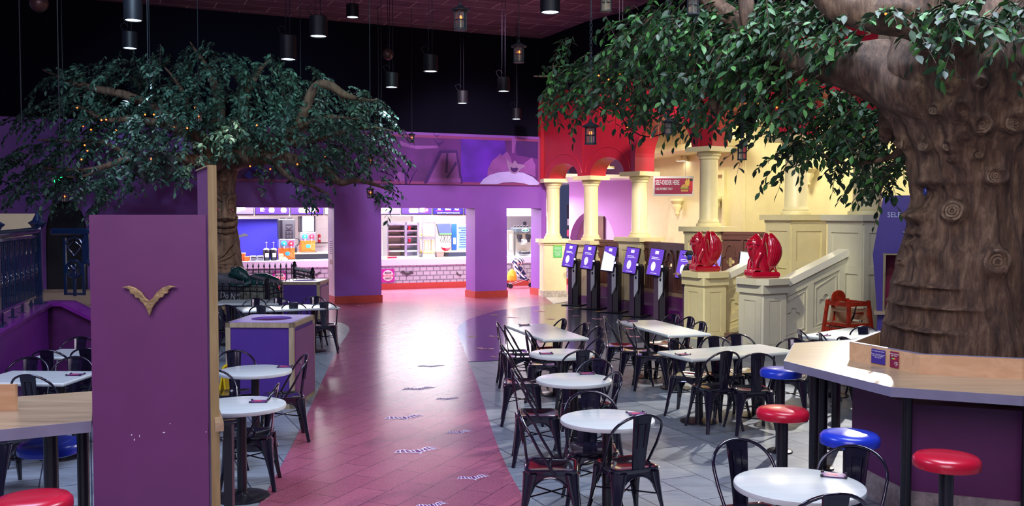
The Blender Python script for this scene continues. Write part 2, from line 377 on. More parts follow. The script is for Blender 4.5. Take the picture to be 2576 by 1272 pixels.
def flat(pts): return [(p.x, p.y) for p in pts]
fl = MB().box((-1, 15, -0.1), (30, 40, 0.2)); struct('floor', fl, M_floor)
Lp = [(640, 1290), (700, 1185), (745, 1100), (790, 1005), (828, 920), (858, 865), (878, 833), (875, 820), (858, 811), (600, 806), (300, 806)]
Rp = [(1393, 765), (1362, 769), (1306, 774), (1249, 782), (1207, 794), (1177, 804), (1158, 816), (1151, 828), (1151, 839), (1163, 867), (1178, 909), (1200, 961), (1220, 1026), (1249, 1114), (1285, 1195), (1315, 1247), (1335, 1290)]
def smooth_pts(p, k=4):
    out = []
    for i in range(len(p) - 1):
        p0, p1, p2, p3 = [Vector(p[max(0, min(len(p) - 1, i + d))]) for d in (-1, 0, 1, 2)]
        for j in range(k):
            t = j / k; out.append(0.5 * ((2 * p1) + (p2 - p0) * t + (2 * p0 - 5 * p1 + 4 * p2 - p3) * t * t + (3 * p1 - p0 - 3 * p2 + p3) * t ** 3))
    return out + [Vector(p[-1])]
lw = [G(*p) for p in Lp]; rw = [G(*p) for p in Rp]
lw = smooth_pts([(p.x, p.y) for p in lw[:9]]) + [Vector((p.x, p.y)) for p in lw[9:]]
rws = smooth_pts([(p.x, p.y) for p in rw])
path = [(-1.3, 4.0)] + flat(lw) + [(-13, 20.5), (-13, 31.5), (3.4, 31.5), (3.4, 27.2), (1.9, 26.9)] + flat(rws) + [(0.2, 4.0)]
struct('floor_path', MB().prism([(p[0], p[1]) for p in path], -0.01, 0.004), M_path)
dl = [G(*p) for p in [(1178, 910), (1260, 906), (1400, 893), (1560, 868), (1700, 850), (1760, 838)]]
disc = flat(rws)[:11 * 4 - 3] + flat(smooth_pts([(p.x, p.y) for p in dl])) + [(4.0, 19.8), (3.2, 21.6), (2.2, 23.4), (1.5, 24.3)]
struct('floor_disc', MB().prism([(p[0], p[1]) for p in disc], -0.01, 0.007), M_disc)
pal = [G(1372, 748), G(1393, 765), G(1436, 757)]
struct('floor_stone', MB().prism([(p.x, p.y) for p in pal] + [(2.2, 23.6), (2.6, 25.0), (1.9, 27.0)], -0.01, 0.010), M_pale)
struct('ceiling', MB().box((-1, 15, 7.2), (32, 42, 0.2)), M_ceiling)

WF = Frame(G(910, 761.5), G(1225, 749))          # the purple wall with the counter openings
T = 0.65
ur = lambda px: WF.u(px, 0)
edge = [ur(-260), ur(592), ur(842), ur(959), ur(1195), ur(1275), ur(1361.5), ur(1374)]
ZO, ZP = 2.43, 4.40
w = MB(WF.M)
doorc = ur(167); dr = 0.42
arch = [(doorc - dr, 0.0), (doorc - dr, 1.75)] + [(doorc - dr * math.cos(R(t)), 1.75 + 0.83 * math.sin(R(t)) ** 0.9) for t in range(15, 166, 15)] + [(doorc + dr, 1.75), (doorc + dr, 0.0)]
w.wallprism([(edge[0], 0), (doorc - dr, 0)] + arch[1:-1] + [(doorc + dr, 0), (edge[1], 0), (edge[1], ZO), (edge[2], ZO), (edge[2], 0), (edge[3], 0), (edge[3], ZO), (edge[4], ZO), (edge[4], 0), (edge[5], 0), (edge[5], ZO), (edge[6], ZO), (edge[6], 0), (edge[7], 0), (edge[7], ZP), (edge[0], ZP)], 0, T)
struct('wall_back', w, M_purple)
struct('wall_back_upper', MB(WF.M).box(((edge[0] + edge[7]) / 2, T / 2 + .05, (ZP + 7.1) / 2), (edge[7] - edge[0] + .1, T, 7.1 - ZP)), M_black)
struct('door_1', MB(WF.M).box((doorc, T * .6, 1.35), (dr * 2 + .1, .06, 2.7)), mat('dark_door_paint', (0.012, 0.014, 0.022), 0.6))
# red granite skirting round the piers
k = 1
for a, b in ((edge[0], edge[1]), (edge[2], edge[3]), (edge[4], edge[5]), (edge[6], edge[7])):
    if a == edge[0]: a = doorc + dr
    s = MB(WF.M); s.wallprism([(a - .02, 0), (b + .02, 0), (b + .02, .19), (a - .02, .19)], -.03, T + .03)
    struct('trim_%d' % k, s, M_skirt); k += 1
# ---- kitchen behind the wall
KF = Frame(G(961, 729), G(1320, 718))
ku = lambda px, v=0: KF.u(px, v)
k0, k1 = ku(480), ku(1436)
struct('wall_kitchen', MB(KF.M).box(((k0 + k1) / 2, 3.0, 1.6), (k1 - k0 + 2, .1, 3.2)), M_tilewhite)
struct('wall_kitchen_left', MB(KF.M).box((k0 - .4, 1.2, 1.6), (.1, 3.6, 3.2)), M_white)
struct('ceiling_kitchen', MB(KF.M).box(((k0 + k1) / 2, -.1, 3.35), (k1 - k0 + 3, 7.2, .1)), M_white)
struct('trim_bulkhead', MB(KF.M).box(((k0 + k1) / 2, 1.2, 2.76), (k1 - k0, .5, 1.1)), mat('beige_bulkhead', (0.55, 0.46, 0.42), 0.6))
cn = thing('serving_counter', 'long white serving counter with painted grey brick front and red plinth behind the purple wall', 'counter')
M_brickart = mortar('printed_grey_brick', (0.38, 0.39, 0.48), (0.42, 0.43, 0.52), (0.15, 0.155, 0.22), 0.215, 0.135, ms=0.020, plane='XZ', rough=0.4, smooth=0.6)
fr = MB().box(((k0 + k1) / 2, .08, .46), (k1 - k0, .16, .54)).obj('brick_front', M_brickart, cn); fr.matrix_local = KF.M
t = MB().box(((k0 + k1) / 2, .33, .825), (k1 - k0, .72, .21), bev=.01).obj('worktop', M_counter, cn); t.matrix_local = KF.M
t = MB().box(((k0 + k1) / 2, .1, .095), (k1 - k0, .24, .19)).obj('plinth', M_skirt, cn); t.matrix_local = KF.M
KZ = .93
# ---- lilac back wall with the arched passage, right of the kitchen
LF = Frame((1.75, 30.6), (4.1, 28.4))
ac = LF.u(1489); rr = .90
ah = [(ac - rr, 0), (ac - rr, 1.35)] + arc(ac, 1.35, rr, 1.02, 180, 0, 16)[1:-1] + [(ac + rr, 1.35), (ac + rr, 0)]
lw_ = MB(LF.M).wallprism([(.1, 0)] + ah + [(LF.L + .1, 0), (LF.L + .1, 5.0), (.1, 5.0)], 0, .35)
struct('wall_lilac', lw_, M_violetwall)
pw = MB(LF.M).box((LF.L / 2, 2.0, 1.6), (5.0, .1, 3.6)); struct('wall_passage', pw, mat('pale_lilac_paint', (0.55, 0.36, 0.60), 0.6))
ppx = LF.u(1437, 1.9)
pb = thing('menu_poster', 'tall dark poster with pink bands and small white boxes on the passage wall', 'poster', LF.P(ppx, 1.935, 0), LF.a)
MB().box((0, 0, 1.30), (.42, .04, 2.6)).obj('poster_board', mat('dark_poster', (0.03, 0.02, 0.06), 0.5), pb)
for zz_, hh_ in ((1.62, .22), (.95, .06)): MB().box((0, -.025, zz_), (.40, .02, hh_)).obj('pink_band', mat('pink_print', (0.85, 0.10, 0.25), 0.5), pb)
for x_, z_, a_, b_ in ((-.08, 2.0, .2, .22), (.1, 1.95, .05, .4), (-.1, 1.25, .14, .1)): MB().box((x_, -.025, z_), (a_, .02, b_)).obj('white_box', M_white, pb)
MB().ball((.12, -.02, 2.38), .09, sc=(.6, .1, 1)).obj('white_oval', M_white, pb)
struct('door_2', MB(LF.M).box((LF.u(1463, 1.9), 1.88, 1.1), (.26, .08, 2.2)), mat('plum_doorway', (0.12, 0.01, 0.07), 0.5))
struct('door_3', MB(LF.M).box((LF.u(1513, 1.9), 1.88, 1.1), (.24, .08, 2.2)), M_brown)
# ---- cream rotunda walls
pA, pB, pC, pD = (3.75, 28.2), (5.58, 23.0), (8.75, 18.9), (9.6, 13.5)
def wallseg(name, a, b, h, m, th=.15, z0=0):
    f = Frame(a, b); struct(name, MB(f.M).box((f.L / 2, th / 2, (h + z0) / 2), (f.L + .1, th, h - z0)), m); return f
FA = wallseg('wall_cream_left', pA, pB, 5.0, M_cream)
FB = wallseg('wall_cream_right', pB, pC, 5.0, M_cream)
FC = wallseg('wall_right', pC, pD, 7.1, mat('violet_wall_paint', (0.28, 0.08, 0.42), 0.6))
struct('trim_5', MB(FA.M).wallprism([(FA.L - 1.45, .7), (FA.L - 0.75, .7), (FA.L - 0.75, 3.35), (FA.L - 1.45, 3.35)], -.08, .01, holes=[[(FA.L - 1.35, .8), (FA.L - .85, .8), (FA.L - .85, 3.25), (FA.L - 1.35, 3.25)]]), M_cream)
struct('ceiling_rotunda', MB().prism([(1.0, 26.8), (2.3, 24.2), (3.4, 22.9), (4.3, 19.6), (5.4, 18.2), (6.2, 16.4), (7.4, 13.6), (9.7, 13.3), (8.9, 19), (5.7, 23.2), (4.0, 28.8), (1.6, 31)], 4.75, 4.85), mat('cream_ceiling', (0.75, 0.70, 0.55), 0.6))
struct('trim_6', MB(FA.M).box((FA.L * .55, -.3, 3.95), (FA.L * .9, .6, .25), bev=.08), M_cream)
# corbels on the cream walls
def corbel(loc, rz, label, sc=1):
    t = thing('wall_corbel', label, 'corbel', loc, rz)
    MB().lathe([(.02, -.36), (.06, -.30), (.05, -.24), (.11, -.14), (.10, -.08), (.17, 0), (.17, .05), (.0, .05)], n=16).obj('bracket', M_cream, t, smooth=True)
    t.scale = (sc,) * 3; return t
for (px, py, F, lab) in ((1713, 505, FA, 'cream stepped corbel under the hanging self-order sign'), (1811, 500, FA, 'cream stepped corbel beside the frame right of the fourth column'), (2040, 425, FB, 'cream stepped corbel right of the fifth column under the leaves')):
    u = F.u(px); p = F.P(u, -.12); corbel((p.x, p.y, at(px, py, p.y).z), F.a, lab, 1.15)

# ---- the arcade
CP = {1: (1.13, 26.3, 1.59, 3.13, .183, .31), 2: (2.01, 24.3, 1.60, 3.13, .185, .31), 3: (3.04, 22.8, 1.72, 3.17, .187, .33), 4: (4.035, 19.6, 2.01, 3.53, .187, .33), 5: (5.35, 18.0, 2.25, 3.62, .21, .38), 6: (6.06, 16.3, 2.25, 3.62, .235, .44)}
order = {1: 'first cream column with a green notice, at the end of the purple wall', 2: 'second cream column, standing behind the ordering kiosks in front of the lilac arch', 3: 'third cream column, carrying the step between small and tall red arches', 4: 'fourth cream column, behind the red gargoyle of the yellow newel', 5: 'fifth cream column, at the top of the nearer side of the stair opening', 6: 'sixth and thickest cream column, on the grey pedestal beside the purple booth'}
for i, (x, y, zp, zc, r, hp) in CP.items():
    ang = {1: R(10), 2: R(38), 3: R(38), 4: R(35), 5: R(20), 6: R(20)}[i]
    zb = 0 if i in (1, 2, 4) else (.0)
    t = thing('cream_column', order[i], 'column', (x, y, 0), ang)
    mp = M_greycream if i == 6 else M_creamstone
    body = MB(); n = hp
    body.box((0, 0, zp / 2 - .03), (2 * n, 2 * n, zp - .07))
    body.obj('pedestal', mp, t)
    e = MB(); fr_ = .07
    for s_ in (0, 1, 2, 3):
        old = e.M; e.M = Matrix.Rotation(s_ * PI / 2, 4, 'Z')
        e.wallprism([(-n, .1), (n, .1), (n, zp - .16), (-n, zp - .16)], -n - .025, -n + .002, holes=[[(-n + .1, zp * .62), (n - .1, zp * .62), (n - .1, zp - .30), (-n + .1, zp - .30)]] + ([[(-n + .1, .2), (n - .1, .2), (n - .1, zp * .56), (-n + .1, zp * .56)]] if i > 1 else []))
        e.M = old
    if i > 1: e.obj('panel_frame', mp, t)
    MB().box((0, 0, zp - .05), (2 * n + .2, 2 * n + .2, .10)).box((0, 0, zp - .13), (2 * n + .06, 2 * n + .06, .06)).obj('pedestal_cap', mp, t)
    sh = [(r * 1.32, 0), (r * 1.36, .03), (r * 1.32, .065), (r * 1.12, .075), (r * 1.17, .10), (r * 1.1, .13), (r, .16), (r * .97, zc - zp - .3), (r * .97, zc - zp - .16), (r * 1.1, zc - zp - .14), (r * 1.1, zc - zp - .10), (r * 1.3, zc - zp - .07), (r * 1.3, zc - zp - .0)]
    MB().lathe(sh, (0, 0, zp), 40).obj('shaft', M_creamstone, t, smooth=35)
    MB().box((0, 0, zc + .05), (r * 3.6, r * 3.6, .10)).obj('capital_slab', M_creamstone, t)
    if i == 1:
        MB().box((0, 0, .09), (2 * n + .05, 2 * n + .05, .18)).obj('base_course', mat('worn_stone_base', (0.5, 0.45, 0.36), 0.7, var=.3, vscale=12), t)
        nb = MB().box((.06, -n - .012, 1.28), (.24, .02, .38)).obj('notice', mat('green_notice', (0.10, 0.55, 0.13), 0.5), t, label='green notice with yellow heading and white lines')
        text('notice_heading', 'STOP ALLERGY\n& INTOLERANCES', .03, mat('yellow_print', (0.8, 0.75, 0.05), 0.5), nb, (.06, -n - .024, 1.43), sx=.9)
        text('notice_lines', 'PLEASE SPEAK TO A\nMEMBER OF THE TEAM\nBEFORE ORDERING\nIF YOU HAVE ANY\n\nWHEN AT EACH UNIT\nPLEASE LET US KNOW\nIF YOU HAVE AN\nALLERGY BEFORE\nORDERING YOUR\nFOOD OR DRINK\nTHANK YOU', .021, M_white, nb, (.06, -n - .024, 1.36), sx=.9)
RT = 5.5
def archwall(name, a, b, za, zb_, zs, rise, ca, cb, th=.5, z1=RT, band=False):
    f = Frame(a, b); L = f.L; u0, u1 = ca, L - cb; mid = (u0 + u1) / 2; hw = (u1 - u0) / 2
    arcp = arc(mid, zs, hw, rise, 180, 0, 28)
    pts = [(0, za + .1), (u0, za + .1)] + arcp + [(u1, zb_ + .1), (L, zb_ + .1), (L, z1), (0, z1)]
    struct(name, MB(f.M).wallprism(pts, -th / 2, th / 2), M_red)
    if band:
        struct(name + '_moulding', MB(f.M).tube([(mid + (hw + .22) * math.cos(R(t)), -th / 2, zs + (rise + .25) * math.sin(R(t))) for t in range(175, 4, -6)], .018, 6), M_red, True)
    return f
c = lambda i: CP[i][:2]
fw = Frame(c(1), c(2))
cmb = WF.P(edge[7], T / 2)
struct('wall_arcade_end', MB(Frame((cmb.x, cmb.y), c(1)).M).box((.1, 0, 4.3), (.55, .5, 2.3)), M_red)
archwall('wall_arcade_a', c(1), c(2), 3.13, 3.13, 3.24, .36, .26, .26, band=True)
archwall('wall_arcade_b', c(2), c(3), 3.13, 3.17, 3.26, .40, .28, .28, band=True)
archwall('wall_arcade_c', c(3), c(4), 3.17, 3.53, 3.60, .80, .28, .28)
archwall('wall_arcade_d', c(4), c(5), 3.53, 3.62, 3.72, .72, .28, .28)
archwall('wall_arcade_e', c(5), c(6), 3.62, 3.62, 3.72, .72, .30, .30)
archwall('wall_arcade_f', c(6), (7.4, 13.2), 3.62, 3.62, 3.72, .75, .30, .30)
chain = [(cmb.x, cmb.y), c(1), c(2), c(3), c(4), c(5), c(6), (7.4, 13.2)]
for j in range(len(chain) - 1):
    f = Frame(chain[j], chain[j + 1]); struct('wall_arcade_upper', MB(f.M).box((f.L / 2, .05, (RT + 7.1) / 2), (f.L + .12, .45, 7.1 - RT)), M_black)

# ---- raised plinth, carved brown balustrade between the columns
def stepbase(name, a, b, z, off, m):
    f = Frame(a, b); struct(name, MB(f.M).box((f.L / 2, off, z / 2), (f.L + .1, .9, z)), m)
stepbase('floor_step', c(2), c(3), .46, .30, M_magenta); stepbase('floor_step', c(3), (3.98, 19.9), .46, .30, M_magenta)
stepbase('floor_step', c(2), c(3), .22, .02, M_magenta); stepbase('floor_step', c(3), (3.98, 19.9), .22, .02, M_magenta)
struct('floor_landing', MB().prism([(2.2, 24.6), (3.3, 22.9), (4.3, 19.9), (5.4, 18.4), (6.3, 16.6), (7.6, 13.4), (9.5, 13.4), (8.7, 18.9), (5.5, 22.9), (3.7, 28.1)], 0.01, .46), mat('landing_tiles', (0.34, 0.25, 0.17), 0.5, var=.2))
def balustrade(label, a, b, z0, h, n):
    f = Frame(a, b); t = thing('carved_balustrade', label, 'balustrade'); t.matrix_world = f.M; L = f.L
    pw_ = L / n; holes = []
    for i in range(n):
        cx = pw_ * (i + .5); holes.append(quatrefoil(cx, z0 + h * .60, .085)[::-1])
    MB().wallprism([(0, z0), (L, z0), (L, z0 + h), (0, z0 + h)], -.02, .03, holes=holes).obj('panel', M_brown, t)
    fm = MB()
    for i in range(n):
        cx = pw_ * (i + .5); hw = pw_ * .30
        o_ = [(cx - hw - .03, z0 + .1), (cx - hw - .03, z0 + h * .68)] + arc(cx, z0 + h * .70, hw * .75, h * .2, 180, 0, 10) + [(cx + hw + .03, z0 + h * .68), (cx + hw + .03, z0 + .1)]
        i_ = [(cx - hw, z0 + .14), (cx - hw, z0 + h * .65)] + arc(cx, z0 + h * .68, hw * .58, h * .16, 180, 0, 10) + [(cx + hw, z0 + h * .65), (cx + hw, z0 + .14)]
        fm.wallprism(o_, -.055, -.018, holes=[i_[::-1]])
        fm.box((pw_ * i, -.03, z0 + h * .5), (.05, .05, h))
    fm.obj('tracery_frame', M_brown, t)
    MB().box((L / 2, 0, z0 + h + .02), (L, .16, .06)).box((L / 2, -.01, z0 + h - .06), (L, .10, .10)).obj('top_rail', M_brown, t)
    MB().box((L / 2, -.02, z0 + .04), (L, .12, .08)).obj('bottom_rail', mat('tan_ledge', (0.40, 0.27, 0.16), 0.5), t)
balustrade('dark brown carved balustrade between the second and third cream columns', c(2), c(3), .46, 1.12, 3)
balustrade('dark brown carved balustrade with trefoil cut-outs between the third and fourth columns', c(3), c(4), .46, 1.12, 5)
balustrade('dark brown carved balustrade behind the two red gargoyles', (4.2, 19.4), (5.5, 18.6), .46, 1.40, 3)
balustrade('dark brown balustrade end between the grey pedestal and the purple booth', (6.15, 16.4), (7.3, 13.4), .4, 1.45, 4)
# ================================================================== STAIR NEWELS, BALUSTRADES, GARGOYLES
N1 = Vector((3.53, 17.4)); N2 = Vector((4.12, 15.65)); SD = Vector((.947, .32)).normalized(); sa = math.atan2(SD.y, SD.x)
def oct_(h, cut): return [(-h + cut, -h), (h - cut, -h), (h, -h + cut), (h, h - cut), (h - cut, h), (-h + cut, h), (-h, h - cut), (-h, -h + cut)]
def newel(p, m, label):
    t = thing('stair_newel', label, 'newel post', (p.x, p.y, 0), R(30))
    MB().prism(oct_(.27, .02), 0, 1.0).obj('post', m, t)
    e = MB()
    for s_ in range(4):
        e.M = Matrix.Rotation(s_ * PI / 2, 4, 'Z')
        e.wallprism([(-.25, .05), (.25, .05), (.25, .93), (-.25, .93)], -.285, -.268, holes=[[(-.13, .14), (.13, .14), (.13, .86), (-.13, .86)]])
        e.box((0, -.274, .5), (.23, .012, .69))
        if s_ in (0, 3) and m is M_creamstone: pass
    e.obj('inset_panel', m, t)
    MB().prism(oct_(.31, .02), .98, 1.12).obj('collar', m, t)
    MB().prism(oct_(.37, .14), 1.12, 1.22).obj('cap', m, t)
newel(N1, M_creamstone, 'yellow-cream newel post of the farther stair balustrade carrying a red gargoyle')
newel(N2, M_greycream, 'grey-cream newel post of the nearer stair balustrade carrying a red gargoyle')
def stairrail(p, L, m, label, n=3):
    f = Frame((p.x + SD.x * .25, p.y + SD.y * .25), (p.x + SD.x * (.25 + L), p.y + SD.y * (.25 + L)))
    t = thing('stair_balustrade', label, 'balustrade'); t.matrix_world = f.M
    sl = .70 / 1.7
    z = lambda u: .98 + sl * u; zl = lambda u: -.0 + .26 * u
    pn = L / n; holes = []
    for i in range(n):
        cx = pn * (i + .5) + .02; holes.append(quatrefoil(cx, (z(cx) + zl(cx)) / 2 - .03, .125)[::-1])
    MB().wallprism([(0, zl(0)), (L, zl(L)), (L, z(L)), (0, z(0))], -.03, -.005, holes=holes).obj('pierced_panel', m, t)
    MB().wallprism([(0, zl(0)), (L, zl(L)), (L, z(L)), (0, z(0))], .0, .10).obj('core', m, t)
    fm = MB(); hs = []
    for i in range(n):
        a, b = pn * i + .07, pn * (i + 1) - .05
        hs.append([(a, zl(a) + .16), (b, zl(b) + .16), (b, z(b) - .16), (a, z(a) - .16)])
    fm.wallprism([(0, zl(0)), (L, zl(L)), (L, z(L)), (0, z(0))], -.055, -.028, holes=hs)
    for h_ in hs:
        (a, za), (_, zb1), (b, zb2), (_, zc1) = h_
        fm.wallprism([(a + .045, za + .045), (b - .045, zb1 + .045), (b - .045, zb2 - .075), (a + .045, zc1 - .075)], -.045, -.028, holes=[[(a + .06, za + .06), (b - .06, zb1 + .06), (b - .06, zb2 - .09), (a + .06, zc1 - .09)]])
    fm.obj('panel_moulding', m, t)
    MB().wallprism([(-.05, z(-.05) + .01), (L, z(L) + .01), (L + .06, z(L) + .08), (L + .02, z(L) + .14), (-.05, z(-.05) + .13)], -.10, .16).obj('handrail', mat('pale_cream_rail', (0.85, 0.82, 0.68), 0.35), t)
    MB().wallprism([(0, zl(0)), (L, zl(L)), (L, zl(L) + .09), (0, zl(0) + .09)], -.085, -.05).obj('skirting', m, t)
stairrail(N1, 1.75, M_creamstone, 'sloping yellow-cream stair balustrade with quatrefoil rising from the farther newel')
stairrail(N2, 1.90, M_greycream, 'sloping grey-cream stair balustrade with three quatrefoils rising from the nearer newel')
st = thing('staircase', 'short flight of brown steps between the two cream stair balustrades', 'stairs')
for i in range(4):
    p = (N1 + N2) / 2 + SD * (.45 + .38 * i); h_ = .115 * (i + 1)
    MB(Matrix.Translation((p.x, p.y, 0)) @ Matrix.Rotation(sa, 4, 'Z')).box((0, 0, h_ / 2), (.38, 1.35, h_)).obj('step', mat('brown_step', (0.16, 0.09, 0.07), 0.5), st)
hr = N1 + (N2 - N1) * .10
q0 = at(1868, 768, 16.6); q1 = at(1905, 745, 17.0)
tag(MB().tube([q0, (q0 + q1) / 2, q1 + (q1 - q0)], .035, 12).obj('stair_handrail', M_steel, None, True), 'short chrome handrail end between the two newel posts', 'handrail')
vb = Frame((N2.x + SD.x * .7 + .1, N2.y + .1), (6.6, 15.6))
struct('trim_7', MB().box((6.75, 15.4, .3), (1.2, .12, .6)), M_magenta)

def gargoyle(loc, rz, label):
    t = thing('gargoyle_statue', label, 'statue', loc, rz)
    # faces -x local: snout left, wings to the right
    MB().box((0, 0, .05), (.50, .34, .10), bev=.03).obj('plinth', M_garg, t)
    def blob(rings, nm, n=20):
        m = MB(); vs = []; fs = []
        for (x, y, z, rx, ry) in rings:
            for k_ in range(n):
                a = 2 * PI * k_ / n; vs.append((x + rx * math.cos(a), y + ry * math.sin(a), z))
        for i in range(len(rings) - 1):
            for k_ in range(n): fs.append((i * n + k_, i * n + (k_ + 1) % n, (i + 1) * n + (k_ + 1) % n, (i + 1) * n + k_))
        fs += [tuple(range(n - 1, -1, -1)), tuple(range((len(rings) - 1) * n, len(rings) * n))]
        m.add(vs, fs); return m.obj(nm, M_garg, t, smooth=60)
    blob([(-.02, 0, .09, .14, .13), (-.02, 0, .13, .15, .14), (-.03, 0, .20, .155, .14), (-.05, 0, .28, .145, .13), (-.07, 0, .38, .15, .12), (-.08, 0, .46, .155, .115), (-.08, 0, .52, .14, .11), (-.07, 0, .57, .12, .10), (-.09, 0, .61, .10, .085), (-.12, 0, .66, .06, .05), (-.13, 0, .69, .015, .015)], 'body')
    # bowed head with heavy brow and downward beak
    hd = blob([(-.15, 0, .26, .03, .03), (-.17, 0, .33, .065, .06), (-.165, 0, .42, .10, .09), (-.155, 0, .51, .12, .11), (-.145, 0, .59, .118, .105), (-.13, 0, .66, .085, .075), (-.12, 0, .71, .035, .03), (-.118, 0, .725, .008, .008)], 'head')
    b_ = MB()
    for s_ in (-1, 1):
        b_.tube([(-.278, s_ * .02, .53), (-.262, s_ * .055, .565), (-.215, s_ * .095, .57), (-.15, s_ * .118, .55)], [.010, .018, .018, .008], 8)
        b_.tube([(-.262, s_ * .015, .60), (-.235, s_ * .06, .62), (-.18, s_ * .09, .63)], [.008, .014, .008], 8)
    b_.obj('brow', M_garg, t, smooth=60)
    for s_ in (-1, 1):
        MB().ball((-.250, s_ * .068, .50), .030).obj('eye', M_garg, t, smooth=60)
    for s_ in (-1, 1):
        MB().tube([(-.06, s_ * .09, .50), (-.04, s_ * .105, .62), (-.02, s_ * .10, .73)], [.035, .036, .006], 10, flat=.5).obj('ear', M_garg, t, smooth=60)
        # folded wing: a pointed leaf shape hugging the back
        w_ = MB(); n = 14; vs = []; fs = []
        for i in range(n + 1):
            u = i / n; z = .10 + .63 * u; wd = .125 * math.sin(PI * min(1, (u * .93 + .05))) ** .7 + .004
            cx = .055 + .085 * math.sin(PI * u * .9) + .01
            for k_ in range(12):
                a = 2 * PI * k_ / 12; vs.append((cx + wd * math.cos(a), s_ * (.085 + .05 * math.sin(PI * u)) + .045 * math.sin(a) * math.sin(PI * min(1, u * .95 + .04)), z))
        for i in range(n):
            for k_ in range(12): fs.append((i * 12 + k_, i * 12 + (k_ + 1) % 12, (i + 1) * 12 + (k_ + 1) % 12, (i + 1) * 12 + k_))
        w_.add(vs, fs)
        for q in range(5):
            f_ = -.6 + .3 * q; pth = []
            for u in (.88, .75, .6, .45, .3, .18):
                wd = .125 * math.sin(PI * min(1, (u * .93 + .05))) ** .7; cx = .065 + .085 * math.sin(PI * u * .9)
                pth.append((cx + wd * f_, s_ * (.085 + .05 * math.sin(PI * u) + .045 * math.sqrt(1 - f_ * f_) * math.sin(PI * min(1, u * .95 + .04))), .10 + .63 * u))
            w_.tube(pth, .006, 6)
        w_.obj('wing', M_garg, t, smooth=60)
        MB().tube([(-.09, s_ * .10, .40), (-.17, s_ * .115, .26), (-.20, s_ * .10, .13)], [.045, .04, .035], 10).obj('arm', M_garg, t, smooth=60)
    cl = MB()
    for q in range(6): cl.tube([(-.10, -.13 + .052 * q, .135), (-.19, -.13 + .052 * q, .145), (-.245, -.13 + .052 * q, .10), (-.255, -.13 + .052 * q, .04)], [.022, .024, .020, .010], 8)
    cl.obj('claws', M_garg, t, smooth=60)
    MB().tube([(.06, 0, .14), (.16, -.06, .15), (.20, -.08, .10), (.17, -.10, .20)], [.04, .04, .03, .005], 8, flat=.6).obj('tail', M_garg, t, smooth=60)
gargoyle((N1.x, N1.y, 1.22), R(12), 'glossy red gargoyle statue on the farther yellow newel post')
gargoyle((N2.x, N2.y, 1.22), R(12), 'glossy red gargoyle statue on the nearer grey newel post')

# ================================================================== KIOSKS
M_kmauve = mat('mauve_grey_metal', (0.16, 0.10, 0.16), 0.4, 0.3); M_kdark = mat('black_speckled_metal', (0.012, 0.010, 0.018), 0.35)
M_ksilver = mat('pale_silver_metal', (0.74, 0.76, 0.82), 0.35)
M_screen = mat('violet_screen', (0.05, 0.02, 0.2), 0.2, emit=(0.17, 0.07, 0.62), es=1.0)
M_screenw = mat('white_screen_area', (0.5, 0.5, 0.6), 0.2, emit=(0.80, 0.76, 1.0), es=1.0)
def kiosk():
    t = thing('ordering_kiosk', 'k', 'kiosk')
    MB().box((0, 0, .01), (.50, .55, .02), bev=.006).obj('foot_plate', M_kdark, t)
    MB().prism([(-.10, -.12), (.02, -.14), (.13, -.10), (.13, .12), (-.10, .12)], .02, 1.02).obj('column', M_kdark, t)
    MB().box((-.055, -.137, .48), (.11, .03, .92)).obj('front_fascia', M_kmauve, t)
    sp = MB().wallprism([(.005, .42), (.005, 1.17), (.10, 1.17), (.10, .60)], -.18, -.135).obj('side_plate', M_ksilver, t)
    MB().box((.05, -.184, .86), (.035, .012, .06)).obj('scanner_window', M_kdark, sp)
    MB().wallprism([(.10, .50), (.16, .95), (.16, 1.10), (.12, 1.15), (.10, 1.15)], -.17, .05).obj('side_cover', M_kdark, t)
    M0 = Matrix.Translation((-.06, -.15, 1.23)) @ Matrix.Rotation(R(-14), 4, 'X') @ Matrix.Rotation(R(6), 4, 'Y')
    s_ = MB(M0).box((0, 0, 0), (.33, .07, .60), bev=.012).obj('display', M_kdark, t)
    MB(M0).box((0, -.0365, 0), (.295, .004, .565)).obj('lit_screen', M_screen, s_)
    g = MB(M0)
    g.wallprism([(-.04, .17), (.04, .17), (.04, .24), (-.04, .24)], -.042, -.038)
    g.wallprism([(-.10, .09), (.05, .09), (.05, .105), (-.10, .105)], -.042, -.038).wallprism([(-.10, .06), (.09, .06), (.09, .072), (-.10, .072)], -.042, -.038)
    g.wallprism([(-.06 + .05 * math.cos(R(a)) + .03, -.10 + .10 * math.sin(R(a))) for a in range(0, 360, 20)], -.042, -.038)
    g.wallprism([(-.07, -.25), (.07, -.25), (.07, -.24), (-.07, -.24)], -.042, -.038)
    g.obj('screen_artwork', M_screenw, s_)
    r_ = MB().box((.10, -.20, 1.12), (.07, .05, .15), bev=.01).obj('card_reader', M_kdark, t)
    MB().box((.10, -.228, 1.15), (.045, .006, .05)).obj('reader_display', M_screenw, r_)
    return t
K0 = kiosk()
ks = [(1.56, 23.7, 'ordering kiosk farthest left, beside the column with the green notice'), (1.95, 22.8, 'second ordering kiosk from the left, in front of the second cream column'),
      (2.36, 21.95, 'third ordering kiosk from the left, with a white glare on its screen'), (2.76, 21.1, 'fourth ordering kiosk from the left, in front of the third cream column'),
      (3.19, 20.4, 'fifth ordering kiosk from the left, the last one seen whole'), (3.62, 19.3, 'ordering kiosk the standing person is using'),
      (3.93, 18.45, 'ordering kiosk half hidden behind the farther red gargoyle'), (4.60, 18.45, 'ordering kiosk whose blank pale screen top shows over the farther stair rail')]
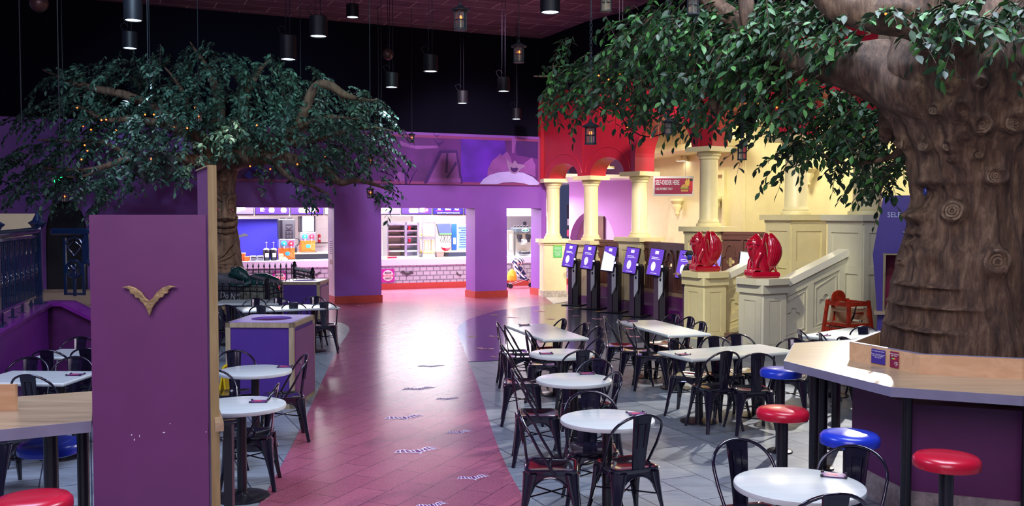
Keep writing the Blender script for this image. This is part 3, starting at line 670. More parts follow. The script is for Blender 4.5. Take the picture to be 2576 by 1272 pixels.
for i, (x, y, lab) in enumerate(ks):
    rz = R(-28) if i < 5 else R(-30 if i == 5 else -10)
    if i == 0: o = place(K0, (x, y, .01), rz); o['label'] = lab; o['group'] = 'self-service ordering kiosks'
    else: o = dup(K0, (x, y, .01), rz, lab, 'self-service ordering kiosks')
    if i in (2, 7):
        for ch in o.children:
            if ch.name.startswith('display') and ch.children:
                d = ch.children[0]
                M0 = Matrix.Translation((-.06, -.15, 1.23)) @ Matrix.Rotation(R(-14), 4, 'X') @ Matrix.Rotation(R(6), 4, 'Y')
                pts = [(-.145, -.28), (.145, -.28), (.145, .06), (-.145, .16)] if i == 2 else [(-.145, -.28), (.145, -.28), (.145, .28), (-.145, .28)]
                g = MB(M0).wallprism(pts, -.044, -.0405).obj('glare_and_blank_screen', mat('pale_glare_and_screen', (0.5, 0.5, 0.6), 0.2, emit=(0.78, 0.88, 1.0), es=1.15), ch)  # third kiosk: glare painted as a glowing patch; last kiosk: blank lit screen

# ================================================================== SIGNS
sg = thing('hanging_sign', 'white framed dark red SELF-ORDER HERE sign hanging between third and fourth columns', 'sign')
pc = at(1694, 468, 20.6); sg.location = pc; sg.rotation_euler = (0, 0, R(-6))
sw = 100 / (2400 / 20.6); shh = 50 / (2400 / 20.6)
MB().box((0, 0, 0), (sw, .03, shh)).obj('sign_board', mat('white_sign_border', (0.85, 0.84, 0.75), 0.4), sg)
MB().box((0, -.017, 0), (sw - .06, .006, shh - .09)).obj('sign_face', mat('crimson_print', (0.42, 0.004, 0.06), 0.4), sg)
text('heading', 'SELF-ORDER HERE', .150, M_white, sg, (-.385, -.022, .030), sx=.42, align='LEFT', bold=.02)
text('subheading', 'CARD PAYMENT ONLY', .078, M_white, sg, (-.385, -.022, -.085), sx=.45, align='LEFT', bold=.02)
def burger(parent, x, y, z, s, nm='burger_picture'):
    t = MB(); tb = mat('bun_print', (0.75, 0.42, 0.10), 0.5)
    o = MB().wallprism(arc(x, z + .02 * s, .10 * s, .10 * s, 180, 0, 12), y - .003, y).wallprism([(x - .10 * s, z - .10 * s), (x + .10 * s, z - .10 * s), (x + .11 * s, z - .05 * s), (x - .11 * s, z - .05 * s)], y - .003, y).obj(nm, tb, parent)
    MB().wallprism([(x - .115 * s, z - .05 * s), (x + .115 * s, z - .05 * s), (x + .115 * s, z - .012 * s), (x - .115 * s, z - .012 * s)], y - .004, y).obj('filling', mat('patty_print', (0.45, 0.10, 0.03), 0.5), o)
    MB().wallprism([(x - .12 * s, z - .012 * s), (x + .12 * s, z - .012 * s), (x + .12 * s, z + .02 * s), (x - .12 * s, z + .02 * s)], y - .005, y).obj('lettuce', mat('lettuce_print', (0.25, 0.5, 0.05), 0.5), o)
burger(sg, .235, -.024, -.045, .72)
MB().wallprism([(.26, .0), (.33, 0), (.35, .10), (.24, .10)], -.022, -.02).wallprism([(.25, .10), (.28, .17), (.30, .12), (.33, .18), (.35, .10)], -.022, -.02).obj('fries_picture', mat('fries_print', (0.85, 0.55, 0.08), 0.5), sg)
MB().box((.375, -.021, .0), (.065, .003, .22)).obj('drink_picture', mat('drink_red', (0.7, 0.01, 0.02), 0.4), sg)
MB().box((.375, -.022, .13), (.065, .004, .05)).obj('drink_lid', M_kdark, sg)
MB().tube([(-sw * .38, 0, shh / 2), (-sw * .38, 0, 1.6)], .003, 5).tube([(sw * .30, 0, shh / 2), (sw * .30, 0, 1.6)], .003, 5).obj('suspension_wire', M_steel, sg)

# booth shaped like a coffin lid
bo = thing('ordering_booth', 'tall blue-purple coffin-shaped booth marked SELF with a crimson niche behind the big tree', 'booth')
Yb = 13.6; sB = 2400 / Yb
fx = lambda px: (px - 1288) / sB; fz = lambda py: CAMZ - (py - 540) / sB
outer = [(fx(2213), 0), (fx(2216), fz(800)), (fx(2203), fz(640)), (fx(2226), fz(491)), (fx(2370), fz(491)), (fx(2402), fz(640)), (fx(2388), fz(800)), (fx(2388), 0)]
niche = [(fx(2229), 0.85), (fx(2229), fz(640)), (fx(2375), fz(640)), (fx(2375), .85)]
cxb = fx(2300); bo.location = (cxb, Yb, 0); bo.rotation_euler = (0, 0, R(-20))
oo = [(x - cxb, z) for x, z in outer]; nn = [(x - cxb, z) for x, z in niche]
M_booth = mat('blue_purple_booth_paint', (0.075, 0.045, 0.26), 0.4, var=.05)
MB().wallprism(oo, 0, .05, holes=[nn]).obj('front_board', M_booth, bo)
MB().box((nn[0][0] - .03, .3, .95), (.05, .5, 1.9)).box((-nn[0][0] + .03, .3, .95), (.05, .5, 1.9)).obj('side_board', M_booth, bo)
MB().box((0, .53, 1.1), (.72, .04, 2.1)).obj('niche_back', mat('crimson_niche', (0.25, 0.002, 0.04), 0.5), bo)
MB().box((nn[0][0] + .005, -.005, 1.27), (.02, .02, .86)).box((0, -.005, nn[1][1]), (.82, .02, .02)).obj('edge_trim', M_tanedge, bo)
MB().box((-.05, .05, .84), (.95, .3, .05)).obj('shelf', M_bar, bo)
MB().box((0, .3, .42), (.78, .4, .80)).obj('cabinet', M_kdark, bo)
text('heading', 'SELF-ORDER', .105, mat('lilac_lettering', (0.62, 0.62, 0.85), 0.4), bo, (oo[0][0] + .13, -.003, fz(546)), sx=.9, align='LEFT')
def wing_v(s, th0, th1, mb):
    pts = [(0, -.55), (-.10, -.28), (-.20, -.12), (-.27, -.07), (-.31, .03), (-.42, .05), (-.47, .15), (-.58, .18), (-.60, .30), (-.72, .36), (-.85, .37), (-.62, .43), (-.42, .36), (-.24, .22), (-.10, .02), (0, -.06)]
    full = pts + [(-x, z) for x, z in pts[-2:0:-1]]
    return mb.wallprism([(x * s, z * s) for x, z in full], th0, th1)
o = wing_v(.17, -.03, 0, MB(Matrix.Translation((-.02, 0, fz(595))))).obj('wing_emblem', mat('cream_emblem', (0.6, 0.55, 0.45), 0.4), bo)
# ================================================================== SEATING
def make_chair():
    t = thing('metal_chair', 'glossy black pressed steel cafe chair with hooped back', 'chair')
    s = MB()
    def sq(h, r, z, n=4):
        out = []
        for qx, qy, a0 in ((1, 1, 0), (-1, 1, 90), (-1, -1, 180), (1, -1, 270)):
            for i in range(n + 1): a = R(a0 + 90 * i / n); out.append((qx * (h - r) + r * math.cos(a), qy * (h - r) + r * math.sin(a), z))
        return out
    rings = [sq(.165, .05, .40), sq(.185, .05, .425), (sq(.190, .055, .447)), sq(.178, .05, .455), sq(.155, .06, .447), sq(.08, .05, .438), sq(.02, .015, .436)]
    vs = [p for r_ in rings for p in r_]; n = 20
    fs = [(i * n + k, i * n + (k + 1) % n, (i + 1) * n + (k + 1) % n, (i + 1) * n + k) for i in range(len(rings) - 1) for k in range(n)]
    fs += [tuple(range(n - 1, -1, -1)), tuple(range((len(rings) - 1) * n, len(rings) * n))]
    s.add(vs, fs); s.obj('seat', M_chair, t, smooth=50)
    for sx in (-1, 1):
        for sy in (-1, 1):
            l = MB(); P = []
            for u in [i / 8 for i in range(9)]:
                z = .425 * (1 - u); f = .150 + (.215 - .150) * (u ** 1.15)
                wd = .052 * (1 - u) ** 1.6 + .017; P.append((sx * f, sy * (f + (.01 if sy < 0 else 0) * u), z, wd))
            n = 10; vs = []
            for (x, y, z, wd) in P:
                for k in range(n):
                    a = 2 * PI * k / n; ca, sn = math.cos(a), math.sin(a)
                    vs.append((x + wd * (ca * .707 * sx * .45 - sn * .707 * sx), y + wd * (ca * .707 * sy * .45 + sn * .707 * sy), z))
            fs = [(i * n + k, i * n + (k + 1) % n, (i + 1) * n + (k + 1) % n, (i + 1) * n + k) for i in range(len(P) - 1) for k in range(n)]
            fs += [tuple(range(n - 1, -1, -1)), tuple(range((len(P) - 1) * n, len(P) * n))]
            l.add(vs, fs); l.tube([(sx * .187, sy * .187, .16), (sx * .217, sy * (.217), 0)], [.017, .014], 8)
            l.obj('leg', M_chair, t, smooth=60)
    ap = MB()
    for k in range(4):
        ap.M = Matrix.Rotation(k * PI / 2, 4, 'Z')
        P = [(-.178 + .0, -.178, .22)] + [(.135 * math.cos(R(a)), -.176, .275 + .125 * math.sin(R(a))) for a in range(165, 14, -15)] + [(.178, -.178, .22)]
        ap.tube(P, .008, 6)
        ap.wallprism([(-.15, .42)] + [(.135 * math.cos(R(a)), .275 + .125 * math.sin(R(a))) for a in range(150, 29, -15)] + [(.15, .42)], -.178, -.172)
    ap.obj('arched_apron', M_chair, t, smooth=50)
    MB().tube([(-.18, -.18, .255), (.18, .18, .255)], .006, 6).tube([(.18, -.18, .255), (-.18, .18, .255)], .006, 6).obj('cross_brace', M_chair, t, smooth=60)
    P = [(-.186, .03, .425), (-.19, .0, .46), (-.203, -.085, .60), (-.207, -.13, .69)] + [(.207 * math.cos(R(a)), -.13 - .105 * math.sin(R(a)), .69 + .155 * math.sin(R(a))) for a in range(165, 14, -10)] + [(.207, -.13, .69), (.203, -.085, .60), (.19, .0, .46), (.186, .03, .425)]
    MB().tube(P, .0105, 8).obj('back_hoop', M_chair, t, smooth=60)
    sp = MB(); P = [(-.175, .435, .052), (-.183, .50, .054), (-.195, .60, .060), (-.214, .72, .068), (-.236, .842, .076)]
    vs = []; fs = []
    for (y, z, w_) in P:
        for k, (xx, dy) in enumerate(((-1, .006), (-.93, -.004), (0, -.008), (.93, -.004), (1, .006), (.93, .002), (0, -.002), (-.93, .002))): vs.append((xx * w_, y + dy, z))
    for i in range(len(P) - 1):
        for k in range(8): fs.append((i * 8 + k, i * 8 + (k + 1) % 8, (i + 1) * 8 + (k + 1) % 8, (i + 1) * 8 + k))
    fs += [(7, 6, 5, 4, 3, 2, 1, 0), tuple(range(len(vs) - 8, len(vs)))]
    sp.add(vs, fs); so = sp.obj('backrest_plate', M_splat, t, smooth=50)
    e = MB(); yz = lambda z, d: (-.175 - (z - .435) * .14 - d)
    P = [(-.026, yz(.60, .012), .60), (-.03, yz(.78, .012), .78), (.03, yz(.78, .012), .78), (.026, yz(.60, .012), .60)]
    e.tube(P, .0035, 5); e.tube([(x, y + .018, z) for x, y, z in P], .0035, 5); e.obj('embossed_rib', M_splat, so, smooth=60)
    return t
CH0 = make_chair(); used = [False]
def chair(px, py, ang, label, group):
    H = G(px, py, .845); d = Vector((math.cos(R(ang)), math.sin(R(ang)), 0)); p = H + d * .235; p.z = .0
    if p.y < 30:
        for poly_z in (): pass
    rz = R(ang - 90)
    if not used[0]: used[0] = True; place(CH0, p, rz); CH0['label'] = label; CH0['group'] = group; return CH0
    return dup(CH0, p, rz, label, group)
gA, gB, gC = 'black chairs right of the red path', 'black chairs left of the red path', 'black chairs below the purple ramp'
CHAIRS = [
 (1306, 1030, -4, 'black chair in front on the red path side of the third round table back', gA),
 (1287, 929, 0, 'black chair on the red path side of the second round table of the column', gA),
 (1259, 867, 0, 'black chair on the red path side of the farthest round table of the column', gA),
 (1250, 809, 5, 'farthest black chair beside the red path, at the long table over the dark floor', gA),
 (1268, 817, 5, 'black chair tucked close against the farthest chair of the red path side', gA),
 (1322, 831, -5, 'black chair at the near end of the path side of the long white table', gA),
 (1420, 802, 198, 'black chair alone at the far right side of the long table over the dark floor', gA),
 (1474, 813, 198, 'middle black chair on the right side of the long path-side table', gA),
 (1512, 821, 198, 'black chair between the long path-side table and the chairs facing right', gA),
 (1512, 853, 200, 'black chair right of the farthest round table, showing its back plate edge on', gA),
 (1467, 881, 100, 'black chair with its back turned, between the two farther round tables', gA),
 (1508, 903, 232, 'black chair turned to face down left, behind the second round table', gA),
 (1556, 937, 195, 'black chair right of the second round table, facing the red path', gA),
 (1484, 984, 270, 'black chair facing the camera behind the nearest table of the round table column', gA),
 (1618, 1044, 113, 'black chair, back to the camera, at the nearest table of the round column', gA),
 (1520, 796, -4, 'first of three chairs lined up left of the rear long table', gA),
 (1555, 805, -4, 'middle of three chairs lined up left of the rear long table', gA),
 (1592, 813, -4, 'nearest of three chairs lined up left of the rear long table', gA),
 (1698, 790, 205, 'black chair at the far right of the rear long table, near the standing person', gA),
 (1738, 797, 200, 'black chair in the middle of the right side of the rear long table', gA),
 (1768, 809, 200, 'black chair nearest on the right side of the rear long table, before the yellow newel', gA),
 (1687, 851, -30, 'black chair at the left end of the wide white table in front of the newels', gA),
 (1795, 846, 286, 'black chair behind the wide white table, left one of the two', gA),
 (1852, 840, 280, 'black chair behind the wide white table, right one of the two below the grey newel', gA),
 (1829, 884, 110, 'left one of two black chairs with backs turned before the wide white table', gA),
 (1908, 889, 94, 'right one of two black chairs with backs turned before the wide white table', gA),
 (2000, 851, 243, 'black chair at the right end of the wide white table, behind the blue stool', gA),
 (2010, 828, 0, 'black chair left of the white table below the stairs', gA),
 (2062, 837, -5, 'black chair in front of the white table below the stairs', gA),
 (2172, 821, 270, 'black chair behind the white table below the stairs, in front of the booth', gA),
 (2122, 848, 20, 'black chair whose hoop just clears the corner of the wooden bar board', gA),
 (1852, 1104, 286, 'black chair facing the camera at the far left of the nearest round table', gA),
 (2158, 1122, 232, 'black chair between the nearest round table and the blue stool', gA),
 (2105, 1243, 98, 'black chair cut off by the bottom of the picture, at the nearest round table', gA),
 (700, 966, 188, 'black chair side on at the nearer round table beside the purple partition', gB),
 (772, 891, 200, 'black chair side on at the farther round table beside the red path', gB),
 (588, 881, 292, 'black chair left behind the farther round table, in front of the near bin', gB),
 (528, 930, 300, 'black chair mostly hidden by the partition, left of the two round tables', gB),
 (643, 750, 270, 'black chair behind the long table between the two bins, leftmost', gB),
 (700, 748, 270, 'black chair behind the long table between the two bins, middle one', gB),
 (792, 745, 270, 'black chair behind the long table, right against the far bin', gB),
 (656, 768, 92, 'black chair in front of the long table, directly behind the near bin', gB),
 (738, 761, 97, 'black chair in front of the long table, middle one with maroon sheen', gB),
 (815, 759, 99, 'black chair seen whole at the right end of the long table by the far bin', gB),
 (566, 767, 330, 'black chair at the small table beside the fence, behind the partition edge', gB),
 (68, 943, 84, 'black chair in front of the white table, just beyond the wooden counter', gC),
 (78, 898, 272, 'black chair behind the white table at the far left edge', gC),
 (190, 897, 272, 'blue-sheened black chair behind the white table next to the purple partition', gC),
 (116, 881, 90, 'black chair in front of the farther white table below the ramp, left one', gC),
 (215, 876, 90, 'black chair in front of the farther white table below the ramp, right one', gC),
 (203, 847, 270, 'black chair behind the farther white table, against the dark ramp wall', gC),
 (-48, 985, 60, 'black chair at the left edge of which only one foot shows on the tiles', gC),
]
for c_ in CHAIRS: chair(*c_)

# ---- tables
def round_table(px, py, label, dia=.70, cards=None):
    p = G(px, py, .745); t = thing('round_table', label, 'table', (p.x, p.y, 0), 0, 'round white pedestal tables')
    r = dia / 2
    MB().lathe([(0.0, .748), (r - .02, .750), (r - .004, .745), (r, .732), (r - .004, .716), (r - .02, .711), (0, .711)][::-1], n=56, cap=False).obj('tabletop', M_table, t, smooth=50)
    MB().lathe([(.038, .03), (.038, .68), (.13, .695), (.13, .711)], n=24).obj('column', M_blackmetal, t, smooth=50)
    MB().lathe([(.215, 0), (.215, .012), (.20, .02), (.05, .035), (.045, .05)], n=36).obj('base', M_blackmetal, t, smooth=50)
    return t
round_table(1528, 1053, 'round white table, nearest of the column of three beside the red path')
round_table(1444, 953, 'round white table, middle one of the column of three beside the red path')
round_table(1412, 888, 'round white table, farthest of the column of three beside the red path')
round_table(2010, 1217, 'round white table nearest the camera, in front of the blue and red stools', .72)
round_table(642, 931, 'round white table in front of the near purple bin')
round_table(607, 1017, 'round white table against the right side of the purple partition')
def long_table(x, y, L, W, ang, label, legs=2):
    t = thing('rectangular_table', label, 'table', (x, y, 0), R(ang), 'rectangular white tables')
    MB().box((0, 0, .73), (L, W, .036), bev=.012).obj('tabletop', M_table, t, smooth=30)
    for s in ((-1, 1) if legs == 2 else (0,)):
        MB().lathe([(.038, .03), (.038, .69), (.12, .70), (.12, .713)], (s * L * .27, 0, 0), 20).obj('column', M_blackmetal, t, smooth=50)
        MB().lathe([(.20, 0), (.20, .012), (.05, .035)], (s * L * .27, 0, 0), 28).obj('base', M_blackmetal, t, smooth=50)
long_table(.42, 12.3, 1.62, .60, -73, 'long white table half over the dark floor beside the red path')
long_table(2.0, 12.75, 1.70, .60, -74, 'rear long white table pointing at the kiosks')
long_table(2.38, 10.47, 1.42, .66, 24.5, 'wide white table set across in front of the two newels')
long_table(4.25, 12.05, 1.25, .62, 42, 'white table below the stairs beside the high chairs')
long_table(-4.55, 16.5, 1.15, .78, 2, 'white table close to the iron fence of the far tree')
long_table(-3.65, 15.5, 1.55, .74, 24, 'long white table between the two purple bins')
long_table(-4.42, 8.82, .86, .66, -3, 'white table behind the wooden counter at the left edge')
long_table(-4.42, 10.35, 1.30, .62, 0, 'farther white table against the purple ramp wall')

# ---- menu cards with black corners
def card_at(px, py, rz, label, z=.753, sz=(.13, .09)):
    p = G(px, py, z); t = thing('menu_card', label, 'card', (p.x, p.y, z - .001), R(rz), 'small table menu cards')
    MB().box((0, 0, .003), (sz[0], sz[1], .004)).obj('card', mat('plum_card', (0.13, 0.03, 0.16), 0.4), t)
    for a in (-1, 1):
        for b in (-1, 1): MB().box((a * sz[0] / 2, b * sz[1] / 2, .007), (.018, .018, .014), bev=.004).obj('corner_clip', M_kdark, t)
    MB().box((-.01, .005, .0055), (.06, .045, .002)).obj('red_print', mat('red_card_print', (0.5, 0.06, 0.12), 0.5), t)
for a in [(1602, 1040, 10, 'menu card on the nearest of the three round tables'), (1476, 939, 5, 'menu card on the middle of the three round tables'), (1374, 889, 5, 'menu card on the farthest of the three round tables'),
          (2098, 1195, -20, 'menu card on the round table nearest the camera'), (717, 922, 5, 'menu card on the round table in front of the near bin'), (652, 1009, 5, 'menu card on the round table beside the partition'),
          (1319, 817, 10, 'menu card on the long table beside the red path'), (1718, 891, 25, 'menu card on the wide table in front of the newels'), (1590, 807, 5, 'menu card on the rear long table'),
          (190, 942, 0, 'menu card on the white table left of the partition'), (2072, 843, 5, 'menu card on the white table below the stairs')]: card_at(*a)

# ---- bar stools
def stool(x, y, m, label, d=.39):
    t = thing('bar_stool', label, 'stool', (x, y, 0), 0, 'padded bar stools')
    r = d / 2
    MB().lathe([(0, .715), (r - .02, .715), (r - .003, .722), (r, .745), (r - .002, .770), (r - .02, .790), (r * .6, .800), (0, .803)], n=48, cap=False).obj('seat', m, t, smooth=60)
    MB().lathe([(.042, .02), (.042, .69), (.09, .70), (.09, .715)], n=24).obj('post', M_blackmetal, t, smooth=40)
    MB().lathe([(.12, 0), (.12, .012), (.10, .022), (.05, .026)], n=32).obj('floor_flange', M_blackmetal, t, smooth=40)
stool(2.55, 9.0, M_blueseat, 'blue topped bar stool farthest along the left side of the big wooden bar')
stool(2.04, 7.14, M_redseat, 'red topped bar stool in front of the far blue stool')
stool(2.26, 6.33, M_blueseat, 'blue topped bar stool behind the nearest round table')
stool(2.64, 5.74, M_redseat, 'red topped bar stool at the right in front of the purple drum')
stool(3.13, 9.15, M_redseat, 'red topped bar stool half hidden behind the posts of the bar')
stool(-2.98, 6.1, M_blueseat, 'blue topped bar stool behind the wooden counter post at left')
stool(-2.48, 4.88, M_redseat, 'red topped bar stool in the bottom left corner')

# ---- big octagonal bar round the right tree
oc = [(2.24, 7.8), (2.64, 6.6), (3.38, 6.28), (4.6, 6.15), (5.5, 6.9), (5.6, 8.3), (4.9, 9.35), (3.23, 9.12), (2.65, 8.9)]
ic = [(2.79, 7.85), (3.07, 7.15), (3.72, 6.92), (4.5, 6.95), (4.95, 7.4), (5.0, 8.2), (4.5, 8.75), (3.6, 8.75), (3.25, 8.5)]
bar = thing('tree_bar', 'worn wooden octagonal bar counter wrapped round the big right tree', 'bar counter')
MB().prism(oc, 1.00, 1.05, holes=[ic[::-1]]).obj('bar_top', M_bar, bar)
def band(pts, z0, z1, out, close=True):
    m = MB(); n = len(pts); cx = sum(p[0] for p in pts) / n; cy = sum(p[1] for p in pts) / n
    big = [(cx + (p[0] - cx) * (1 + out), cy + (p[1] - cy) * (1 + out)) for p in pts]
    return m.prism(big, z0, z1, holes=[[p for p in pts][::-1]])
band(oc, .985, 1.052, .004).obj('edge_band', M_baredge, bar)
cx_, cy_ = 3.95, 7.85
ic2 = [(cx_ + (p[0] - cx_) * .965, cy_ + (p[1] - cy_) * .965) for p in ic]
MB().prism(ic, 1.05, 1.20, holes=[ic2[::-1]]).obj('backboard', M_barboard, bar)
MB().prism(ic, 1.20, 1.204, holes=[ic2[::-1]]).obj('board_capping', M_baredge, bar)
for x, y in ((2.52, 7.9), (2.76, 8.4), (2.87, 6.88), (3.6, 6.6), (5.2, 7.4), (4.6, 6.5)):
    MB().cyl((x, y, .02), .038, .98).obj('support_post', M_blackmetal, bar, smooth=40)
    MB().lathe([(.10, 0), (.10, .014), (.04, .022)], (x, y, 0), 28).obj('post_flange', M_blackmetal, bar, smooth=40)
dr_ = [(2.82, 7.85), (2.95, 7.03), (3.75, 6.72), (4.55, 6.8), (4.98, 7.4), (5.03, 8.2), (4.5, 8.8), (3.55, 8.85), (3.1, 8.55)]
drum = thing('planter_drum', 'dark purple faceted drum on a stone plinth carrying the big right tree', 'planter')
MB().prism(dr_, .2, .85).obj('drum_panel', mat('deep_plum_panel', (0.10, 0.012, 0.09), 0.45, var=.15, vscale=2), drum)
MB().prism([(cx_ + (p[0] - cx_) * 1.02, cy_ + (p[1] - cy_) * 1.02) for p in dr_], 0, .2).obj('stone_plinth', mat('grey_pink_stone', (0.30, 0.25, 0.24), 0.6, var=.3, vscale=20), drum)
# two cards on the backboard face
F1 = Frame(ic[0], ic[1])
def placard(px, w_, h_, m, label, lines):
    u = F1.u(px); p = F1.P(u, -.004); t = thing('notice_card', label, 'card', (p.x, p.y, 1.125), F1.a)
    MB().box((0, -.004, 0), (w_, .006, h_), bev=.002).obj('card', m, t); return t
p_ = placard(2216, .150, .115, mat('blue_violet_card', (0.05, 0.03, 0.30), 0.4), 'blue-violet notice card fixed to the beech board of the bar', 1)
text('card_text', 'Our Vampire responsibility\n\nPlease use this space for your\nvisit and keep it tidy for\nall our guests', .0125, M_white, p_, (0, -.008, .040), ext=.0003)
p_ = placard(2257, .09, .125, mat('plum_red_card', (0.22, 0.01, 0.06), 0.4), 'small dark red survey card beside the blue-violet notice card', 1)
text('card_text', 'HOW HUNGRY\nARE YOU?', .014, M_white, p_, (0, -.008, .040), ext=.0003)
text('card_foot', 'SCAN\nTO TELL\nUS', .012, M_white, p_, (.022, -.008, -.022), ext=.0003)
for k_, cc in enumerate(((.1, .6, .1), (.8, .6, .1), (.7, .05, .05))):
    MB().ball((-.018 + .018 * k_, -.008, .008), .007, sc=(1, .2, 1)).obj('coloured_dot', mat('dot_%d' % k_, cc, .5), p_)

# ---- left: partition, tall divider, counter
def V(px, py, Y): return at(px, py, Y)
pf = thing('partition_panel', 'tall purple partition panel with a gold bat-wing V, left foreground', 'partition')
pl, pr = at(230, 900, 5.50), at(521, 900, 5.58)
FPn = Frame((pl.x, pl.y), (pr.x, pr.y)); pf.matrix_world = FPn.M
MB().box((FPn.L / 2, .02, 1.125), (FPn.L, .04, 2.25)).obj('painted_board', M_partition, pf)
for cpx, cpy, cw_, ch_ in ((323, 1094, .006, .008), (330, 1106, .006, .010), (343, 1097, .003, .014), (405, 1090, .012, .005), (421, 1068, .006, .004), (512, 1091, .003, .009)):
    q_ = at(cpx, cpy, 5.52); MB().box((FPn.u(cpx), -.0008, q_.z), (cw_, .0016, ch_)).obj('paint_chip', M_white, pf)
ev = at(381, 752, 5.54)
em = thing('wing_emblem', 'gold bat-wing V emblem mounted on the purple partition panel', 'emblem', (ev.x, ev.y - .02, ev.z + .005), FPn.a)
wing_v(.182, -.028, 0, MB()).obj('emblem_plate', M_gold, em)
eb = em.children[0]; bv = eb.modifiers.new('bevel', 'BEVEL'); bv.width = .004; bv.segments = 2
td = thing('tall_divider', 'taller narrow mauve divider with raw tan edge behind the partition panel', 'partition')
tp = [at(524, 418, 5.62), at(494, 430, 6.25)]
FT = Frame((tp[0].x, tp[0].y), (tp[1].x, tp[1].y)); td.matrix_world = FT.M; zt = tp[0].z
MB().box((FT.L / 2, -.02, zt / 2), (FT.L, .03, zt)).obj('board', M_partition2, td)
MB().box((0.0, -.02, zt / 2), (.014, .050, zt + .01)).box((FT.L / 2, -.02, zt + .004), (FT.L, .050, .008)).obj('edge_strip', M_tanedge, td)
lc = thing('wall_counter', 'worn wooden counter top with grey edge running left from the partition', 'counter')
c4 = [G(-160, 1096, 1.05), G(231, 1058, 1.05), G(233, 983, 1.05), G(-160, 1012, 1.05)]
MB().prism([(p.x, p.y) for p in c4], 1.0, 1.05).obj('counter_top', M_bar, lc)
MB().prism([(c4[0].x, c4[0].y - .006), (c4[1].x, c4[1].y - .006), (c4[1].x, c4[1].y), (c4[0].x, c4[0].y)], .985, 1.051).obj('edge_band', M_baredge, lc)
b0, b1 = G(-120, 1035, 1.05), G(37, 1033, 1.05)
MB(Frame((b0.x, b0.y), (b1.x, b1.y)).M).box(((b1 - b0).length / 2, .03, 1.13), ((b1 - b0).length, .03, .16)).obj('backboard', M_barboard, lc)
for x, y, r in ((-2.82, 5.78, .042), (-2.70, 5.95, .036)): MB().cyl((x, y, 0), r, 1.0).obj('support_post', M_blackmetal, lc, smooth=40)
for x, y in ((-2.82, 5.78), (-2.70, 5.95)): MB().lathe([(.1, 0), (.1, .014), (.04, .022)], (x, y, 0), 28).obj('post_flange', M_blackmetal, lc, smooth=40)
rc = thing('side_shelf', 'short end of worn wooden shelf showing right of the partition', 'shelf')
a_, b_ = G(541, 1064, 1.05), G(563, 1062, 1.05); c_, d_ = G(543, 1010, 1.05), G(537, 1012, 1.05)
MB().prism([(a_.x, a_.y), (b_.x, b_.y), (c_.x + .01, c_.y), (d_.x, d_.y)], 1.0, 1.05).obj('shelf_top', M_bar, rc)
MB().box((-1.695, 5.66, .5), (.050, .05, 1.0)).obj('support_post', M_blackmetal, rc)

# ---- two litter bins
def bin_(x0, x1, y0, y1, ztop, ang, label, hole=(.5, .5)):
    t = thing('litter_bin', label, 'bin', ((x0 + x1) / 2, (y0 + y1) / 2, 0), R(ang)); W, D = x1 - x0, y1 - y0; h = ztop; f = .055
    body = MB().box((0, 0, h / 2 - .02), (W - .03, D - .03, h - .06)); body.obj('cabinet', M_binpurple, t)
    fr = MB()
    for sx in (-1, 1):
        for sy in (-1, 1): fr.box((sx * (W / 2 - f / 2), sy * (D / 2 - f / 2), h / 2), (f, f, h))
    fr.box((0, -(D / 2 - f / 2), h - f / 2), (W, f, f)).box((0, D / 2 - f / 2, h - f / 2), (W, f, f))
    fr.box((-(W / 2 - f / 2), 0, h - f / 2), (f, D, f)).box((W / 2 - f / 2, 0, h - f / 2), (f, D, f)).box((0, 0, .03), (W, D, .06))
    fr.obj('wooden_frame', M_tanframe, t)
    el = [(W * .30 * math.cos(R(a)), D * .26 * math.sin(R(a))) for a in range(0, 360, 10)]
    MB().prism([(-W / 2 + .03, -D / 2 + .03), (W / 2 - .03, -D / 2 + .03), (W / 2 - .03, D / 2 - .03), (-W / 2 + .03, D / 2 - .03)], h - .03, h + .003, holes=[el[::-1]]).obj('lid_panel', mat('lavender_lid', (0.22, 0.13, 0.52), 0.3), t)
    MB().prism([(x * 1.04, y * 1.06) for x, y in el], h - .028, h - .024).obj('opening', mat('plum_liner', (0.10, 0.005, 0.06), 0.6), t)
    d = MB().box((W / 2 + .002, 0, h * .48), (.02, D - .13, h * .84)).obj('door', M_binpink, t)
    MB().box((W / 2 + .022, -D * .30, h * .52), (.03, .03, .045), bev=.006).obj('latch', M_steel, d)
    return t
bin_(-3.30, -2.50, 11.0, 11.95, 1.0, -3, 'near purple litter bin with tan frame and oval opening')
bin_(-4.32, -3.58, 17.75, 18.60, 1.0, -1, 'far purple litter bin with mauve side door beside the red floor')

# ---- yellow wet-floor sign
yp = at(547, 990, 9.35); y0 = G(547, 985, .1)
ys = thing('wet_floor_sign', 'folded yellow plastic wet floor sign beside the purple partition', 'sign', (-2.98, 9.95, 0), R(75))
for s in (-1, 1):
    m = MB(Matrix.Rotation(R(s * 9), 4, 'X')); m.wallprism([(-.15, 0), (-.10, .55), (-.09, .66), (-.03, .68), (.03, .68), (.09, .66), (.10, .55), (.15, 0), (.09, 0), (.06, .12), (-.06, .12), (-.09, 0)], s * .10 - .01, s * .10 + .01, holes=[[(-.03, .59), (-.03, .63), (.03, .63), (.03, .59)]])
    m.obj('leaf', M_yellow, ys)

